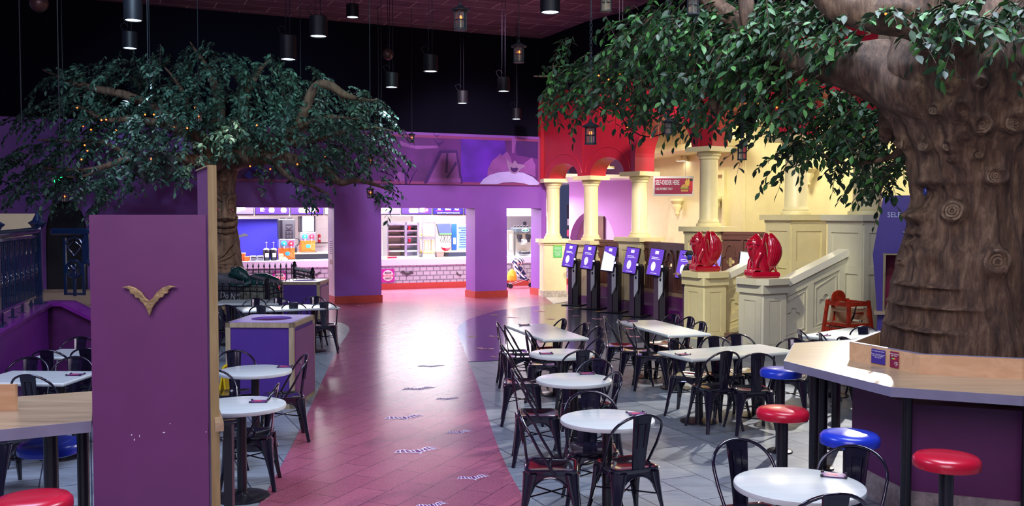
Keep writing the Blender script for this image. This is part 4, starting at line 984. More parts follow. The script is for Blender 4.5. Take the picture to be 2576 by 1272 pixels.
# ---- high chairs
def highchair(m, s=1.0):
    t = thing('high_chair', 'h', 'high chair')
    h = .72
    top = [(-.19, -.19), (.19, -.19), (.19, .19), (-.19, .19)]; bot = [(-.26, -.26), (.26, -.26), (.26, .26), (-.26, .26)]
    for (tx, ty), (bx, by) in zip(top, bot):
        l = MB(); vs = [(bx - .02, by - .02, 0), (bx + .02, by - .02, 0), (bx + .02, by + .02, 0), (bx - .02, by + .02, 0), (tx - .02, ty - .02, h), (tx + .02, ty - .02, h), (tx + .02, ty + .02, h), (tx - .02, ty + .02, h)]
        l.add(vs, [(3, 2, 1, 0), (4, 5, 6, 7), (0, 1, 5, 4), (1, 2, 6, 5), (2, 3, 7, 6), (3, 0, 4, 7)]).obj('leg', m, t)
    for z in (.08, .36, .68):
        f = .26 - .07 * z / h
        MB().box((0, -f, z), (2 * f, .022, .05)).box((f, 0, z), (.022, 2 * f, .05)).box((-f, 0, z), (.022, 2 * f, .05)).box((0, f, z), (2 * f, .022, .05)).obj('rail', m, t)
    MB().box((0, 0, .42), (.40, .40, .03)).obj('seat', m, t)
    MB().box((.205, 0, .55), (.02, .36, .10)).obj('side_board', m, t)
    MB().wallprism([(-.13, .42), (-.13, .74)] + arc(0, .74, .13, .09, 180, 0, 10)[1:-1] + [(.13, .74), (.13, .42)], .165, .185).obj('backrest', m, t)
    sb = MB(); sb.tube([(-.05, -.20, .68), (-.045, -.15, .55), (-.02, -.05, .44)], .012, 6, flat=.3).tube([(.22, -.05, .48), (.225, -.06, .30), (.21, -.08, .16)], .014, 6, flat=.3)
    sb.obj('strap', mat('navy_strap', (0.01, 0.01, 0.03), 0.8), t)
    return t
M_redwood = mat('worn_red_painted_wood', (0.50, 0.035, 0.01), 0.45, var=.45, vscale=14); M_natwood = wood('natural_beech_wood', (0.50, 0.30, 0.14), (0.66, 0.42, 0.22), 0.45, 1.0, 2)
hx, hy = 5.28, 14.95
hp = highchair(M_natwood); place(hp, (hx + .03, hy + .03, 0), R(28), .80); hp['label'] = 'natural wood high chair nested lowest inside the stack under the red one'
h2 = dup(hp, (hx + .02, hy + .02, .155), R(28), 'natural wood high chair nested in the middle of the stack under the red one', None, .88)
h3 = highchair(M_redwood); place(h3, (hx, hy, .0), R(28), 1.17); h3['label'] = 'worn red painted high chair on top of the stack below the stairs'
h3.scale = (1.12, 1.12, 1.27)
h4 = dup(hp, (6.02, 14.6, 0), R(20), 'natural wood high chair beside the purple booth', None, 1.0)
for h_ in (hp, h2, h3, h4): h_['group'] = 'wooden high chairs'

# ---- left ramp wall and navy iron railing
P0, P1, P2, P3 = Vector((-4.9, 8.7)), Vector((-6.0, 12.3)), Vector((-6.05, 12.36)), Vector((-4.9, 12.2))
def seg(a, b): return Frame((a.x, a.y), (b.x, b.y))
M_rampwall = mat('violet_gloss_ramp_wall', (0.17, 0.018, 0.26), 0.28, var=.2, vscale=1.2)
F0, F2 = seg(P0, P1), seg(P2, P3)
# F0 runs away from the camera, so its visible side is v<0
struct('wall_ramp_left', MB(F0.M).wallprism([(0, 0), (F0.L, 0), (F0.L, 1.07), (0, 1.04)], 0.0, .22), M_rampwall)
struct('wall_ramp_right', MB(F2.M).wallprism([(0, 0), (F2.L, 0), (F2.L, .66), (.24, 1.07), (0, 1.07)], 0.0, .2), mat('shaded_plum_ramp_wall', (0.07, 0.012, 0.07), 0.5, var=.2))  # unlit side of the purple ramp wall, its shade put into a darker plum
struct('trim_9', MB(F0.M).wallprism([(0, 1.04), (F0.L, 1.07), (F0.L, 1.11), (0, 1.08)], -.06, .28), M_magenta)
struct('trim_10', MB(F2.M).wallprism([(-.08, 1.07), (.24, 1.07), (F2.L, .66), (F2.L, .71), (.24, 1.12), (-.08, 1.12)], -.06, .26), M_magenta)
struct('floor_ramp', MB().prism([(-5.3, 8.6), (-6.15, 12.3), (-6.0, 12.7), (-5.2, 12.6), (-5.2, 16), (-9.5, 16), (-9.5, 8.6)], .9, 1.0), mat('tan_ramp_floor', (0.30, 0.20, 0.12), 0.6))
struct('wall_ramp_end', MB().box((-5.2, 14.4, .55), (.1, 3.4, 1.1)), M_rampwall)
struct('wall_left', MB().box((-9.7, 12.6, 2.2), (.1, 8.2, 4.4)), M_purple)
rail = thing('iron_railing', 'navy blue ornate iron railing with lancet tops on the ramp wall', 'railing'); rail.matrix_world = F0.M
def post(parent, u, z0, z1, r=.05, v=.1):
    m = MB().box((u, v, (z0 + z1) / 2), (2 * r, 2 * r, z1 - z0)).box((u, v, z0 + .015), (.22, .2, .03))
    m.obj('post', M_navy, parent)
    MB().lathe([(.10, z1), (.11, z1 + .02), (.06, z1 + .05), (.035, z1 + .10), (.014, z1 + .145), (0.001, z1 + .17)], (u, v, 0), 4 * 4).lathe([(.06, z1 - .05), (.09, z1), (.09, z1 + .01)], (u, v, 0), 16).obj('finial', M_navy, parent)
L0 = F0.L
post(rail, L0 - .05, 1.10, 2.13); post(rail, L0 - 2.52, 1.08, 2.13)
MB().tube([(-.2, .1, 2.03), (L0 - .05, .1, 2.05)], .045, 12).obj('top_rail', M_navy, rail, smooth=50)
MB().box((L0 / 2 - .1, .1, 1.98), (L0, .03, .03)).box((L0 / 2 - .1, .1, 1.22), (L0, .03, .03)).obj('lower_rail', M_navy, rail)
bays = 8; bw = 2.35 / bays
for i in range(bays):
    u = L0 - 2.42 + bw * (i + .5); m = MB()
    for q in (-1, 1): m.box((u + q * bw * .32, .1, 1.6), (.018, .02, .76))
    m.box((u, .1, 1.5), (.012, .015, .55)); m.box((u + .1 * bw, .1, 1.5), (.01, .012, .55)); m.box((u - .1 * bw, .1, 1.5), (.01, .012, .55))
    m.tube([(u - bw * .32, .1, 1.78), (u - bw * .2, .1, 1.88), (u, .1, 1.955)], .008, 6).tube([(u + bw * .32, .1, 1.78), (u + bw * .2, .1, 1.88), (u, .1, 1.955)], .008, 6)
    m.tube([(u - bw * .2, .1, 1.78), (u, .1, 1.90), (u + bw * .2, .1, 1.78)], .007, 6)
    m.obj('lancet_bay', M_navy, rail, smooth=50)
    rs = MB(); 
    rs.tube([(u + .075 * math.cos(R(a)), .095, 1.55 + .075 * math.sin(R(a))) for a in range(0, 361, 24)], .012, 6)
    for q in range(5): rs.ball((u + .038 * math.cos(R(90 + 72 * q)), .09, 1.55 + .038 * math.sin(R(90 + 72 * q))), .022, 8, 6, sc=(1, .5, 1))
    rs.ball((u, .085, 1.55), .018, 8, 6).obj('rosette', M_navy, rail, smooth=50)
for u in (L0 - .55, L0 - 1.1, L0 - 1.65, L0 - 2.2): MB().box((u, .1, 1.15), (.035, .03, .15)).box((u, .1, 1.095), (.09, .08, .02)).obj('foot', M_navy, rail)
rl2 = thing('stair_railing', 'navy iron railing turning down the steps with round rosettes', 'railing'); rl2.matrix_world = F2.M
MB().box((.30, .1, 2.03), (.55, .09, .09), bev=.02).obj('top_rail', M_navy, rl2)
MB().box((.53, .1, 1.82), (.07, .07, .42)).obj('drop_post', M_navy, rl2)
MB().tube([(.53, .1, 1.64), (1.15, .1, 1.30)], .045, 10).obj('slope_rail', M_navy, rl2, smooth=50)
for u, zc, dz in ((.34, 1.55, 0), (.80, 1.20, -.25)):
    m = MB()
    for q in (-1, 1): m.box((u + q * .13, .1, 1.58 + dz), (.03, .03, .74))
    m.box((u, .1, 1.4 + dz), (.03, .03, .42)).box((u, .1, 1.22 + dz), (.28, .03, .03))
    m.tube([(u - .13, .1, 1.85 + dz), (u - .08, .1, 1.93 + dz), (u, .1, 1.96 + dz), (u + .08, .1, 1.93 + dz), (u + .13, .1, 1.85 + dz)], .012, 6)
    m.tube([(u, .1, 1.72 + dz), (u - .10, .1, 1.84 + dz), (u - .02, .1, 1.90 + dz)], .010, 6).tube([(u, .1, 1.72 + dz), (u + .10, .1, 1.84 + dz), (u + .02, .1, 1.90 + dz)], .010, 6)
    m.obj('bay', M_navy, rl2, smooth=50)
    rs = MB(); rs.tube([(u + .11 * math.cos(R(a)), .09, 1.55 + dz + .11 * math.sin(R(a))) for a in range(0, 361, 20)], .016, 6)
    for q in range(5): rs.tube([(u + (.055 + .035 * math.cos(R(a))) * math.cos(R(90 + 72 * q)), .085, 1.55 + dz + (.055 + .035 * math.cos(R(a))) * math.sin(R(90 + 72 * q)) + .03 * math.sin(R(a))) for a in range(0, 361, 45)], .007, 5)
    rs.ball((u, .08, 1.55 + dz), .022, 8, 6).obj('rosette', M_navy, rl2, smooth=50)
m = MB().box((.15, .9, 1.5), (.09, .09, 1.05)).box((.15, .9, .99), (.15, .15, .03)); m.obj('rear_post', M_navy, rl2)
MB().lathe([(.10, 2.03), (.11, 2.06), (.05, 2.12), (.001, 2.25)], (.15, .9, 0), 16).obj('rear_finial', M_navy, rl2)
cw = at(40, 556, 15.5)
tag(MB().box((cw.x - .4, 15.5, 2.13), (1.5, .12, .28)).box((cw.x - .4, 15.5, 1.55), (.1, .1, .9)).box((cw.x + .2, 15.5, 1.5), (.1, .1, 1.0)).obj('cream_hoarding', M_creamstone), 'cream board standing on the ramp behind the navy railing', 'board')
# ================================================================== KITCHEN EQUIPMENT
def kthing(name, label, cat, px, v, z=KZ, group=None):
    u = ku(px, v); return thing(name, label, cat, KF.P(u, v, z), KF.a, group)
M_menu = mat('lit_violet_menu', (0.01, 0.003, 0.04), 0.3, emit=(0.18, 0.05, 0.72), es=1.0)
M_menub = mat('lit_deep_blue_menu', (0.003, 0.001, 0.03), 0.3, emit=(0.035, 0.012, 0.42), es=1.0)
M_lwhite = mat('lit_white_print', (1, 1, 1), 0.3, emit=(1, 0.97, 1), es=1.1)
M_lpink = mat('lit_pink_print', (.1, .01, .04), 0.3, emit=(0.95, 0.09, 0.48), es=1.0)
M_lbun = mat('lit_bun_print', (.1, .06, .03), 0.3, emit=(0.95, 0.62, 0.42), es=1.0)
M_lred = mat('lit_red_print', (.1, .01, .01), 0.3, emit=(0.85, 0.10, 0.08), es=1.0)
def lburger(p, x, z, s):
    o = MB().wallprism(arc(x, z + .015, s, s * .8, 180, 0, 12), -.034, -.030).wallprism([(x - s, z - .05), (x + s, z - .05), (x + s * .9, z - .09), (x - s * .9, z - .09)], -.034, -.030).obj('bun_picture', M_lbun, p)
    MB().wallprism([(x - s * 1.06, z - .045), (x + s * 1.06, z - .045), (x + s * 1.06, z + .01), (x - s * 1.06, z + .01)], -.0345, -.030).obj('filling_picture', M_lwhite, o)
    MB().wallprism([(x - s * .9, z - .03), (x + s * .9, z - .03), (x + s * .8, z - .012), (x - s * .8, z - .012)], -.036, -.034).obj('patty_picture', M_lred, o)
ZM = 2.245
def menu(px0, px1, m, label, kind):
    v = .9; u0, u1 = ku(px0, v), ku(px1, v); W = u1 - u0
    t = thing('menu_screen', label, 'screen', KF.P((u0 + u1) / 2, v, ZM), KF.a, 'lit menu screens above the counter')
    MB().box((0, .03, .26), (W - .01, .06, .52)).obj('housing', M_kdark, t)
    f = MB().box((0, -.015, .27), (W - .05, .03, .48)).obj('lit_face', m, t)
    if kind == 'pack':
        MB(Matrix.Rotation(R(-18), 4, 'Y')).box((.02, -.03, .14), (W * .5, .004, .10)).box((-.02, -.03, .22), (W * .4, .004, .05)).obj('pack_picture', M_lwhite, f)
        MB().ball((-.12, -.03, .15), .07, sc=(1, .05, 1)).obj('bun_picture', M_lbun, f)
    if kind == 'two':
        lburger(f, -.02, .16, .075); lburger(f, .33, .16, .075)
        MB().box((-.30, -.032, .20), (.10, .004, .012)).box((-.28, -.032, .17), (.14, .004, .010)).box((-.31, -.032, .145), (.07, .004, .010)).box((-.29, -.032, .115), (.12, .004, .010)).obj('price_lines', M_lwhite, f)
    if kind == 'meal':
        lburger(f, -.10, .15, .15); MB().box((.18, -.033, .17), (.17, .004, .17)).obj('cup_picture', M_lwhite, f)
        MB().ball((.30, -.034, .15), .075, sc=(1, .05, 1)).obj('pink_disc', M_lpink, f)
        text('price_text', '+£1', .07, M_lwhite, f, (.30, -.040, .125), ext=.0005)
    if kind == 'list':
        for k_, (a, b) in enumerate((('Ribs', 'BURGERS'), ('Chicken', 'TENDERS'), ('Vegan', 'NUGGETS'))):
            text('heading', a, .06, M_lwhite, f, (-.30 + .29 * k_, -.034, .165), ext=.0005)
            text('item_text', b, .055, M_lpink, f, (-.30 + .29 * k_, -.034, .115), ext=.0005)
        text('small_print', 'ALL SERVED WITH FRIES, PICK ANY DRINK OR SIDE', .036, M_lwhite, f, (0, -.034, .055), ext=.0005, sx=.9)
menu(560, 640, mat('lit_lilac_menu', (0.04, 0.03, 0.08), 0.3, emit=(0.45, 0.34, 0.95), es=1.0), 'lit menu screen at the left edge of the first opening showing a bag', 'pack')
menu(641, 729, M_menu, 'lit violet menu screen showing two small burgers', 'two')
menu(730, 815, M_menu, 'lit violet menu screen with big burger and pink disc in the first opening', 'meal')
menu(816, 870, M_lwhite, 'lit white menu screen at the right end of the first opening', 'none')
menu(935, 1008, MT['lit_lilac_menu'], 'lit lilac menu screen left in the second opening', 'pack')
menu(1009, 1087, M_menu, 'lit violet menu screen with big burger and pink disc in the second opening', 'meal')
menu(1088, 1166, M_menub, 'lit deep blue menu screen listing burgers and tenders in pink', 'list')
menu(1167, 1230, M_menu, 'lit violet menu screen cut off at the right of the second opening', 'none')
# signs and bats on the brick front
def fronton(px, z, name, label, cat):
    u = ku(px, 0); return thing(name, label, cat, KF.P(u, -.004, z), KF.a)
for px, lab in ((975, 'square magenta BURGER sign on the counter front in the second opening'), (702, 'square magenta BURGER sign on the counter front seen through the iron fence')):
    t = fronton(px, .43, 'burger_sign', lab, 'sign')
    MB().box((0, -.012, 0), (.40, .02, .41)).obj('sign_board', mat('magenta_board', (0.40, 0.02, 0.30), 0.4), t)
    MB().lathe([(.165, 0), (.165, .006)], n=32).obj('white_disc', mat('pale_disc', (0.75, 0.68, 0.72), 0.4), t).matrix_local = Matrix.Translation((0, -.022, 0)) @ Matrix.Rotation(PI / 2, 4, 'X')
    MB().box((0, -.030, .085), (.20, .006, .05)).box((0, -.030, -.085), (.20, .006, .05)).obj('dark_band', M_kdark, t)
    text('brand_word', 'BURGER', .092, mat('red_lettering', (0.55, 0.01, 0.02), 0.4), t, (0, -.030, -.032), ext=.003)
    text('upper_word', 'CASTLE', .045, M_white, t, (0, -.034, .070)); text('lower_word', 'KITCHEN', .042, M_white, t, (0, -.034, -.100))
M_batgrey = mat('dark_grey_bat_vinyl', (0.05, 0.05, 0.06), 0.5)
def wallbat(px, z, s, rot, label):
    t = fronton(px, z, 'bat_silhouette', label, 'decoration')
    pts = bat(s, rot=rot, sy=1.45); MB().wallprism([(x, y) for x, y in pts][::-1], -.008, 0).obj('bat_shape', M_batgrey, t)
wallbat(1023, .46, .22, R(-4), 'larger dark grey bat on the brick counter front in the second opening')
wallbat(1153, .40, .105, R(-30), 'small tilted dark grey bat on the brick counter front near the pier')
wallbat(795, .50, .16, R(12), 'dark grey bat on the brick counter front at the right of the first opening')
# blue panel with bat wing
t = kthing('backdrop', 'large blue panel with a bat outline behind the counter in the first opening', 'panel', 645, 1.3, 0)
MB().box((0, 0, 1.45), (1.30, .05, 1.35)).box((0, 0, .4), (1.2, .04, .8)).obj('panel_face', mat('cobalt_panel', (0.03, 0.025, 0.36), 0.35), t)
MB().wallprism([(x, z + 1.62) for x, z in bat(.30, -.52, 0, R(-6))][::-1], -.034, -.026).obj('bat_shape', M_batgrey, t)
# drink machines
def slush(px, v, z, dz, label, screen):
    t = kthing('slush_machine', label, 'drinks machine', px, v, z)
    MB().box((0, 0, .18), (.42, .40, .36), bev=.01).obj('orange_front', M_orange, t)
    sw_ = MB()
    for r_ in (.06, .10, .14, .18): sw_.tube([(.02 + r_ * math.cos(R(a)), -.205, .17 + r_ * .8 * math.sin(R(a))) for a in range(-50, 80, 13)], .003, 4)
    sw_.obj('swirl', mat('pale_orange_line', (0.95, 0.55, 0.2), 0.5), t)
    MB().ball((0, -.205, .19), .075, sc=(1, .12, .8)).obj('logo_badge', mat('blue_badge', (0.03, 0.25, 0.65), 0.4), t)
    MB().box((0, 0, .48), (.45, .38, .26), bev=.01).obj('dispenser_head', M_steel, t)
    for s_, cc in ((-1, (0.02, 0.32, 0.50)), (1, (0.55, 0.03, 0.06))):
        d = MB().lathe([(.0, 0), (.075, 0), (.085, .02), (.08, .05), (.05, .06), (0, .06)][::-1], n=24, cap=False).obj('tap_window', mat('tap_%s' % ('blue' if s_ < 0 else 'red'), cc, .15, coat=1), t, smooth=50)
        d.matrix_local = Matrix.Translation((s_ * .10, -.19, .48)) @ Matrix.Rotation(PI / 2, 4, 'X')
        MB().ball((0, 0, .06), .022).obj('tap_knob', M_white, d)
        MB().box((s_ * .10, -.24, .38), (.02, .03, .08)).obj('spout', M_white, t)
    MB().box((0, .02, .90), (.48, .34, .60), bev=.03).obj('tank', M_kdark, t)
    if screen:
        MB().box((.01, -.155, .90), (.34, .01, .54)).obj('lit_screen', M_lwhite, t)
        text('screen_word', 'Slush Blast', .045, mat('blue_ink', (0.02, 0.05, 0.4), 0.5), t, (.0, -.164, .86), shear=.3)
    else:
        MB().box((.04, -.155, .90), (.34, .01, .56)).obj('grey_face', mat('slate_grey_face', (0.06, 0.06, 0.075), 0.4), t)
        w_ = text('tank_lettering', 'EEKI', .30, M_kdark, t, (.16, -.162, .61), ext=.002, align='LEFT', sx=.78); w_.rotation_euler = (PI / 2, -PI / 2, 0)
    MB().box((-.10, .02, 1.215), (.14, .12, .03)).box((.10, .02, 1.215), (.14, .12, .03)).obj('tank_lid', M_kdark, t)
    MB().box((.02, -.24, .012), (.46, .14, .03), bev=.008).obj('drip_tray', M_kdark, t)
slush(720, .55, KZ, 0, 'drinks machine with dark tank and big EEKI lettering over an orange base', False)
slush(772, 1.15, KZ + .19, 0, 'drinks machine with a bright white screen over an orange base', True)
t = kthing('back_counter', 'wooden topped black back counter right in the first opening', 'counter', 790, 1.15, 0)
MB().box((.15, 0, .54), (1.5, .55, 1.08)).obj('cabinet', mat('charcoal_cabinet', (0.02, 0.02, 0.035), 0.5), t); MB().box((.15, 0, 1.10), (1.55, .62, .045)).obj('wood_top', M_barboard, t)
# smalls on the counter
def jar(px, label):
    t = kthing('sauce_dispenser', label, 'dispenser', px, .30, KZ, 'black pump sauce jars')
    MB().lathe([(.085, 0), (.088, .05), (.098, .12), (.102, .24), (.095, .31), (.07, .34), (.03, .345)], n=24).obj('jar', M_kdark, t, smooth=50)
    MB().box((0, -.096, .16), (.10, .02, .12), bev=.02).obj('label', mat('pale_label', (0.75, 0.72, 0.8), 0.5), t)
    MB().lathe([(.096, .31), (.10, .325), (.05, .36), (.012, .365), (.012, .50), (.028, .505), (.03, .53), (.01, .54)], n=20).obj('pump', M_steel, t, smooth=50)
jar(670, 'left of the two black pump sauce jars on the counter'); jar(688, 'right of the two black pump sauce jars on the counter')
for px, lab in ((636, 'left of the two silver napkin dispensers on the counter'), (654, 'right of the two silver napkin dispensers on the counter')):
    t = kthing('napkin_dispenser', lab, 'dispenser', px, .28, KZ, 'silver napkin dispensers')
    MB().box((0, 0, .075), (.19, .16, .15), bev=.02).obj('case', M_steel, t); MB().box((0, -.081, .10), (.14, .01, .02)).box((0, -.081, .04), (.14, .01, .015)).obj('slot', M_kdark, t)
t = kthing('straw_box', 'small orange box at the left end of the serving counter', 'box', 620, .28); MB().box((0, 0, .065), (.14, .14, .13), bev=.01).obj('box_body', M_orange, t); MB().box((0, 0, .131), (.10, .10, .01)).obj('box_opening', M_kdark, t)
t = kthing('paper_cup', 'orange paper cup behind the tree edge on the counter', 'cup', 610, .35); MB().lathe([(.055, 0), (.085, .22), (.075, .22), (.05, .01)], n=20).obj('cup_body', M_orange, t, smooth=40); MB().lathe([(.083, .215), (.088, .222), (.083, .229)], n=20).obj('rim', M_white, t)
t = kthing('cardboard_box', 'brown cardboard box in front of the drinks machine', 'box', 706, .22); MB().box((0, 0, .10), (.13, .13, .18), bev=.01).obj('carton', mat('kraft_card', (0.50, 0.36, 0.22), 0.7), t); MB().box((0, 0, .192), (.12, .02, .006)).obj('tape', M_white, t)
t = kthing('cup_tray', 'small cream tray of cups right of the cardboard box', 'tray', 716, .20); MB().box((0, 0, .03), (.15, .12, .06), bev=.012).obj('tray_body', mat('cream_tray', (0.7, 0.62, 0.5), 0.6), t); MB().lathe([(.03, .06), (.036, .10)], (0, 0, 0), 14).obj('cup', M_white, t)
t = kthing('kettle_jug', 'black jug with looping handle between the two drinks machines', 'jug', 741, .95, KZ + .19); MB().lathe([(.07, 0), (.08, .1), (.06, .22), (.05, .24)], n=20).obj('jug_body', M_kdark, t, smooth=50); MB().tube([(.05, 0, .20), (.13, 0, .26), (.14, 0, .38), (.06, 0, .46), (0, 0, .42)], .02, 8).obj('handle', M_kdark, t, smooth=50)
t = kthing('wall_shelf', 'small dark wall shelf with a red can at the right of the first opening', 'shelf', 808, 2.85, 1.35); MB().box((0, -.08, 0), (.36, .16, .03)).obj('board', M_kdark, t)
t = kthing('red_tin', 'red tin on the small wall shelf', 'tin', 803, 2.78, 1.366); MB().lathe([(.05, 0), (.05, .24), (.04, .26)], n=20).obj('can', M_redseat, t, smooth=40); MB().box((0, -.05, .12), (.06, .006, .06)).obj('label', M_white, t)
# second opening: food racks, hot cabinet, till, tablet board
def rack(px, v, W, H, label, inner):
    t = kthing('food_rack', label, 'rack', px, v, KZ); fr = MB(); 
    for s_ in (-1, 1): fr.box((s_ * (W / 2 - .02), 0, H / 2), (.04, .5, H))
    fr.box((0, 0, H - .05), (W, .5, .10)).box((0, 0, .03), (W, .5, .06)); fr.obj('frame', M_steel, t)
    MB().box((0, .24, H / 2), (W - .04, .02, H - .04)).obj('back_sheet', mat('peach_back', (0.75, 0.55, 0.42), 0.5) if inner else M_steel, t)
    for z in [H * .22, H * .40, H * .62, H * .78]:
        sh_ = MB(Matrix.Translation((0, -.02, z)) @ Matrix.Rotation(R(12), 4, 'X')).box((0, 0, 0), (W - .10, .44, .015)).box((0, -.21, .015), (W - .10, .012, .04)); sh_.obj('shelf', M_steel, t)
    MB().box((0, -.252, H - .05), (W * .6, .006, .03)).obj('price_strip', mat('grey_ink', (0.15, 0.15, 0.2), .5), t)
    return t
rack(992, .75, .60, 1.10, 'steel food rack with peach lining left in the second opening', True); rack(1031, .75, .42, 1.10, 'steel food rack with red cups right of the peach one', False)
for z, lab in ((.86, 'red cup upper in the steel food rack'), (.47, 'red cup lower in the steel food rack')):
    t = kthing('red_cup', lab, 'cup', 1030, .62, KZ + z); MB().lathe([(.035, 0), (.05, .11)], n=16).obj('cup_body', M_redseat, t, smooth=40); MB().lathe([(.052, .11), (.052, .118)], n=16).obj('lid', M_white, t)
t = kthing('red_tray', 'flat red tray on the counter in front of the food rack', 'tray', 985, .22); MB().box((0, 0, .035), (.29, .18, .07), bev=.01).obj('tray_body', M_redseat, t); MB().box((0, 0, .072), (.24, .13, .01)).obj('liner', mat('dark_red_liner', (.2, 0, 0), .5), t)
t = kthing('yellow_tray', 'pale yellow tray left of the red tray', 'tray', 966, .22); MB().box((0, 0, .035), (.16, .18, .06), bev=.01).obj('tray_body', mat('pale_yellow', (0.8, 0.65, 0.25), .5), t); MB().box((0, 0, .067), (.12, .13, .01)).obj('liner', mat('cream_liner', (.7, .65, .5), .5), t)
t = kthing('kitchen_pillar', 'white square pillar dividing the second kitchen opening', 'pillar', 1046, 1.3, 0); MB().box((0, 0, 1.6), (.25, .3, 3.2)).obj('shaft', M_white, t); MB().box((0, 0, .1), (.28, .33, .2)).obj('base', M_steel, t)
t = kthing('hot_cabinet', 'glazed steel hot food cabinet in the middle of the second opening', 'cabinet', 1074, .75)
M_clear = mat('clear_cabinet_glass', (0.9, 0.92, 0.95), 0.05, trans=0.9, ior=1.15)
m = MB()
for a in (-1, 1):
    for b in (-1, 1): m.box((a * .20, b * .2, .55), (.03, .03, 1.1))
m.box((0, 0, 1.09), (.43, .43, .04)).box((0, 0, .60), (.43, .43, .07)).box((0, 0, .06), (.43, .43, .12)); m.obj('frame', M_steel, t)
MB().box((0, -.2, .86), (.38, .01, .42)).obj('glass_front', M_clear, t)
MB().box((0, 0, .70), (.34, .3, .10), bev=.03).obj('food', mat('fried_food', (0.75, 0.38, 0.10), .7, var=.5, vscale=20), t, label='heap of golden fried food')
for x in (-.08, .04, .14): MB().box((x, -.1, .32), (.05, .05, .42)).obj('heat_post', mat('amber_post', (0.85, 0.55, 0.25), .5), t)
MB().box((0, -.05, .16), (.40, .34, .09), bev=.03).obj('chips', MT['fried_food'], t)
t = kthing('till_monitor', 'tilted blue till monitor hanging over the back counter', 'monitor', 1120, .8, KZ + .86)
Mm = Matrix.Rotation(R(-22), 4, 'X'); MB(Mm).wallprism([(-.22, -.19), (.20, -.19), (.20, .19), (-.26, .19)], 0, .05).obj('case', M_kdark, t)
MB(Mm).wallprism([(-.21, -.13), (.19, -.13), (.185, .175), (-.24, .175)], -.006, 0).obj('lit_screen', mat('blue_monitor', (.003, .008, .08), .3, emit=(.03, .07, .45), es=1), t)
MB(Mm).wallprism([(-.21, -.18), (.19, -.18), (.19, -.135), (-.21, -.135)], -.006, 0).obj('green_bar', mat('green_bar', (.01, .08, .01), .3, emit=(.15, .75, .12), es=1), t)
MB().tube([(0, .1, 0), (0, .4, .1), (0, 1.9, .2)], .02, 8).obj('arm', M_steel, t); 
m = MB()
for i in range(5): x = -.12 + .07 * i; m.tube([(x, .05, -.18), (x + .04 * math.sin(i * 2), .03, -.28), (x - .03, .05, -.36), (x + .03, .05, -.42)], .006, 5)
m.obj('cables', M_kdark, t)
t = kthing('counter_unit', 'wooden topped dark back counter right in the second opening', 'counter', 1150, 1.0, 0)
MB().box((.2, 0, .54), (1.15, .5, 1.08)).obj('cabinet', mat('navy_cabinet', (.015, .018, .05), .5), t); MB().box((.18, 0, 1.09), (1.35, .56, .045)).obj('wood_top', M_barboard, t)
t = kthing('waste_box', 'dark tapered box left of the navy counter unit', 'box', 1105, .55, KZ); MB().box((0, 0, .09), (.20, .2, .18), taper=1.25).obj('box_body', mat('brown_metal', (.2, .13, .1), .4, .5), t); MB().box((0, 0, .185), (.26, .26, .02)).obj('lid', M_barboard, t)
t = kthing('serving_bowl', 'shallow red bowl on the back counter', 'bowl', 1122, .80, 1.113); MB().lathe([(.06, 0), (.13, .05), (.17, .11), (.16, .11), (.11, .05), (0, .02)], n=28, cap=False).obj('bowl_body', M_redseat, t, smooth=50); MB().ball((0, 0, .09), .12, sc=(1, 1, .35)).obj('contents', mat('pale_contents', (.8, .7, .6), .6), t)
t = kthing('blue_bottle_stand', 'narrow blue promotional stand beside the tablet board', 'stand', 1142, 1.1, 1.113); MB().box((0, 0, .42), (.16, .08, .84), bev=.01).obj('board', mat('azure_board', (.01, .07, .32), .4), t); MB().box((0, -.045, .30), (.08, .01, .2)).obj('white_print', M_lwhite, t)
t = kthing('menu_board', 'grey framed board of small lit notices beside the purple pier', 'board', 1162, .75, 1.113)
MB().box((.04, 0, .42), (.40, .06, .84), bev=.02).obj('frame', mat('grey_frame', (.3, .32, .36), .4), t)
bf = MB().box((.04, -.032, .42), (.32, .01, .74)).obj('lit_face', mat('pale_blue_lit', (.06, .1, .2), .3, emit=(.45, .62, .95), es=.9), t)
m = MB()
for i in range(9): m.box((.02 + .03 * math.sin(i * 3), -.038, .12 + .075 * i), (.22 + .05 * math.cos(i * 2.3), .004, .03))
m.obj('notice_lines', mat('ink_blue', (.02, .05, .2), .5), bf)
# third opening: ice cream machine, posters
t = kthing('ice_cream_machine', 'black and silver soft ice cream machine in the narrow third opening', 'ice cream machine', 1311, .75)
MB().box((0, .05, .42), (.56, .5, .84)).obj('body', M_steel, t)
MB().box((0, -.05, .82), (.62, .5, .17), bev=.02).obj('head', mat('slate_head', (.05, .06, .08), .3), t)
MB().ball((.02, -.30, .82), .12, sc=(1.1, .1, .45)).obj('badge', M_lwhite, t); MB().ball((.02, -.312, .82), .10, sc=(1.1, .1, .4)).obj('badge_centre', mat('teal_badge', (.02, .1, .13), .3), t)
MB().ball((.02, -.322, .82), .035, sc=(1, .1, 1)).obj('green_mark', mat('green_badge', (.1, .4, .15), .3), t)
for x in (-.15, .16):
    MB().box((x, -.24, .62), (.15, .10, .16), bev=.02).obj('tap_block', M_kdark, t); MB().lathe([(.03, .44), (.04, .54)], (x, -.26, 0), 14).obj('nozzle', M_kdark, t)
m = MB()
for i in range(4): m.tube([(-.08 + .05 * i, -.28, .52), (-.05 + .04 * i, -.32, .44), (-.14 + .06 * i, -.32, .36)], .012, 6)
m.obj('levers', M_steel, t); m = MB()
for i in range(5): m.ball((-.22 + .11 * i, 0, .95), .035, 8, 6)
m.obj('top_knobs', M_kdark, t); MB().box((0, -.30, .10), (.34, .2, .10), bev=.03).obj('drip_tray', M_kdark, t)
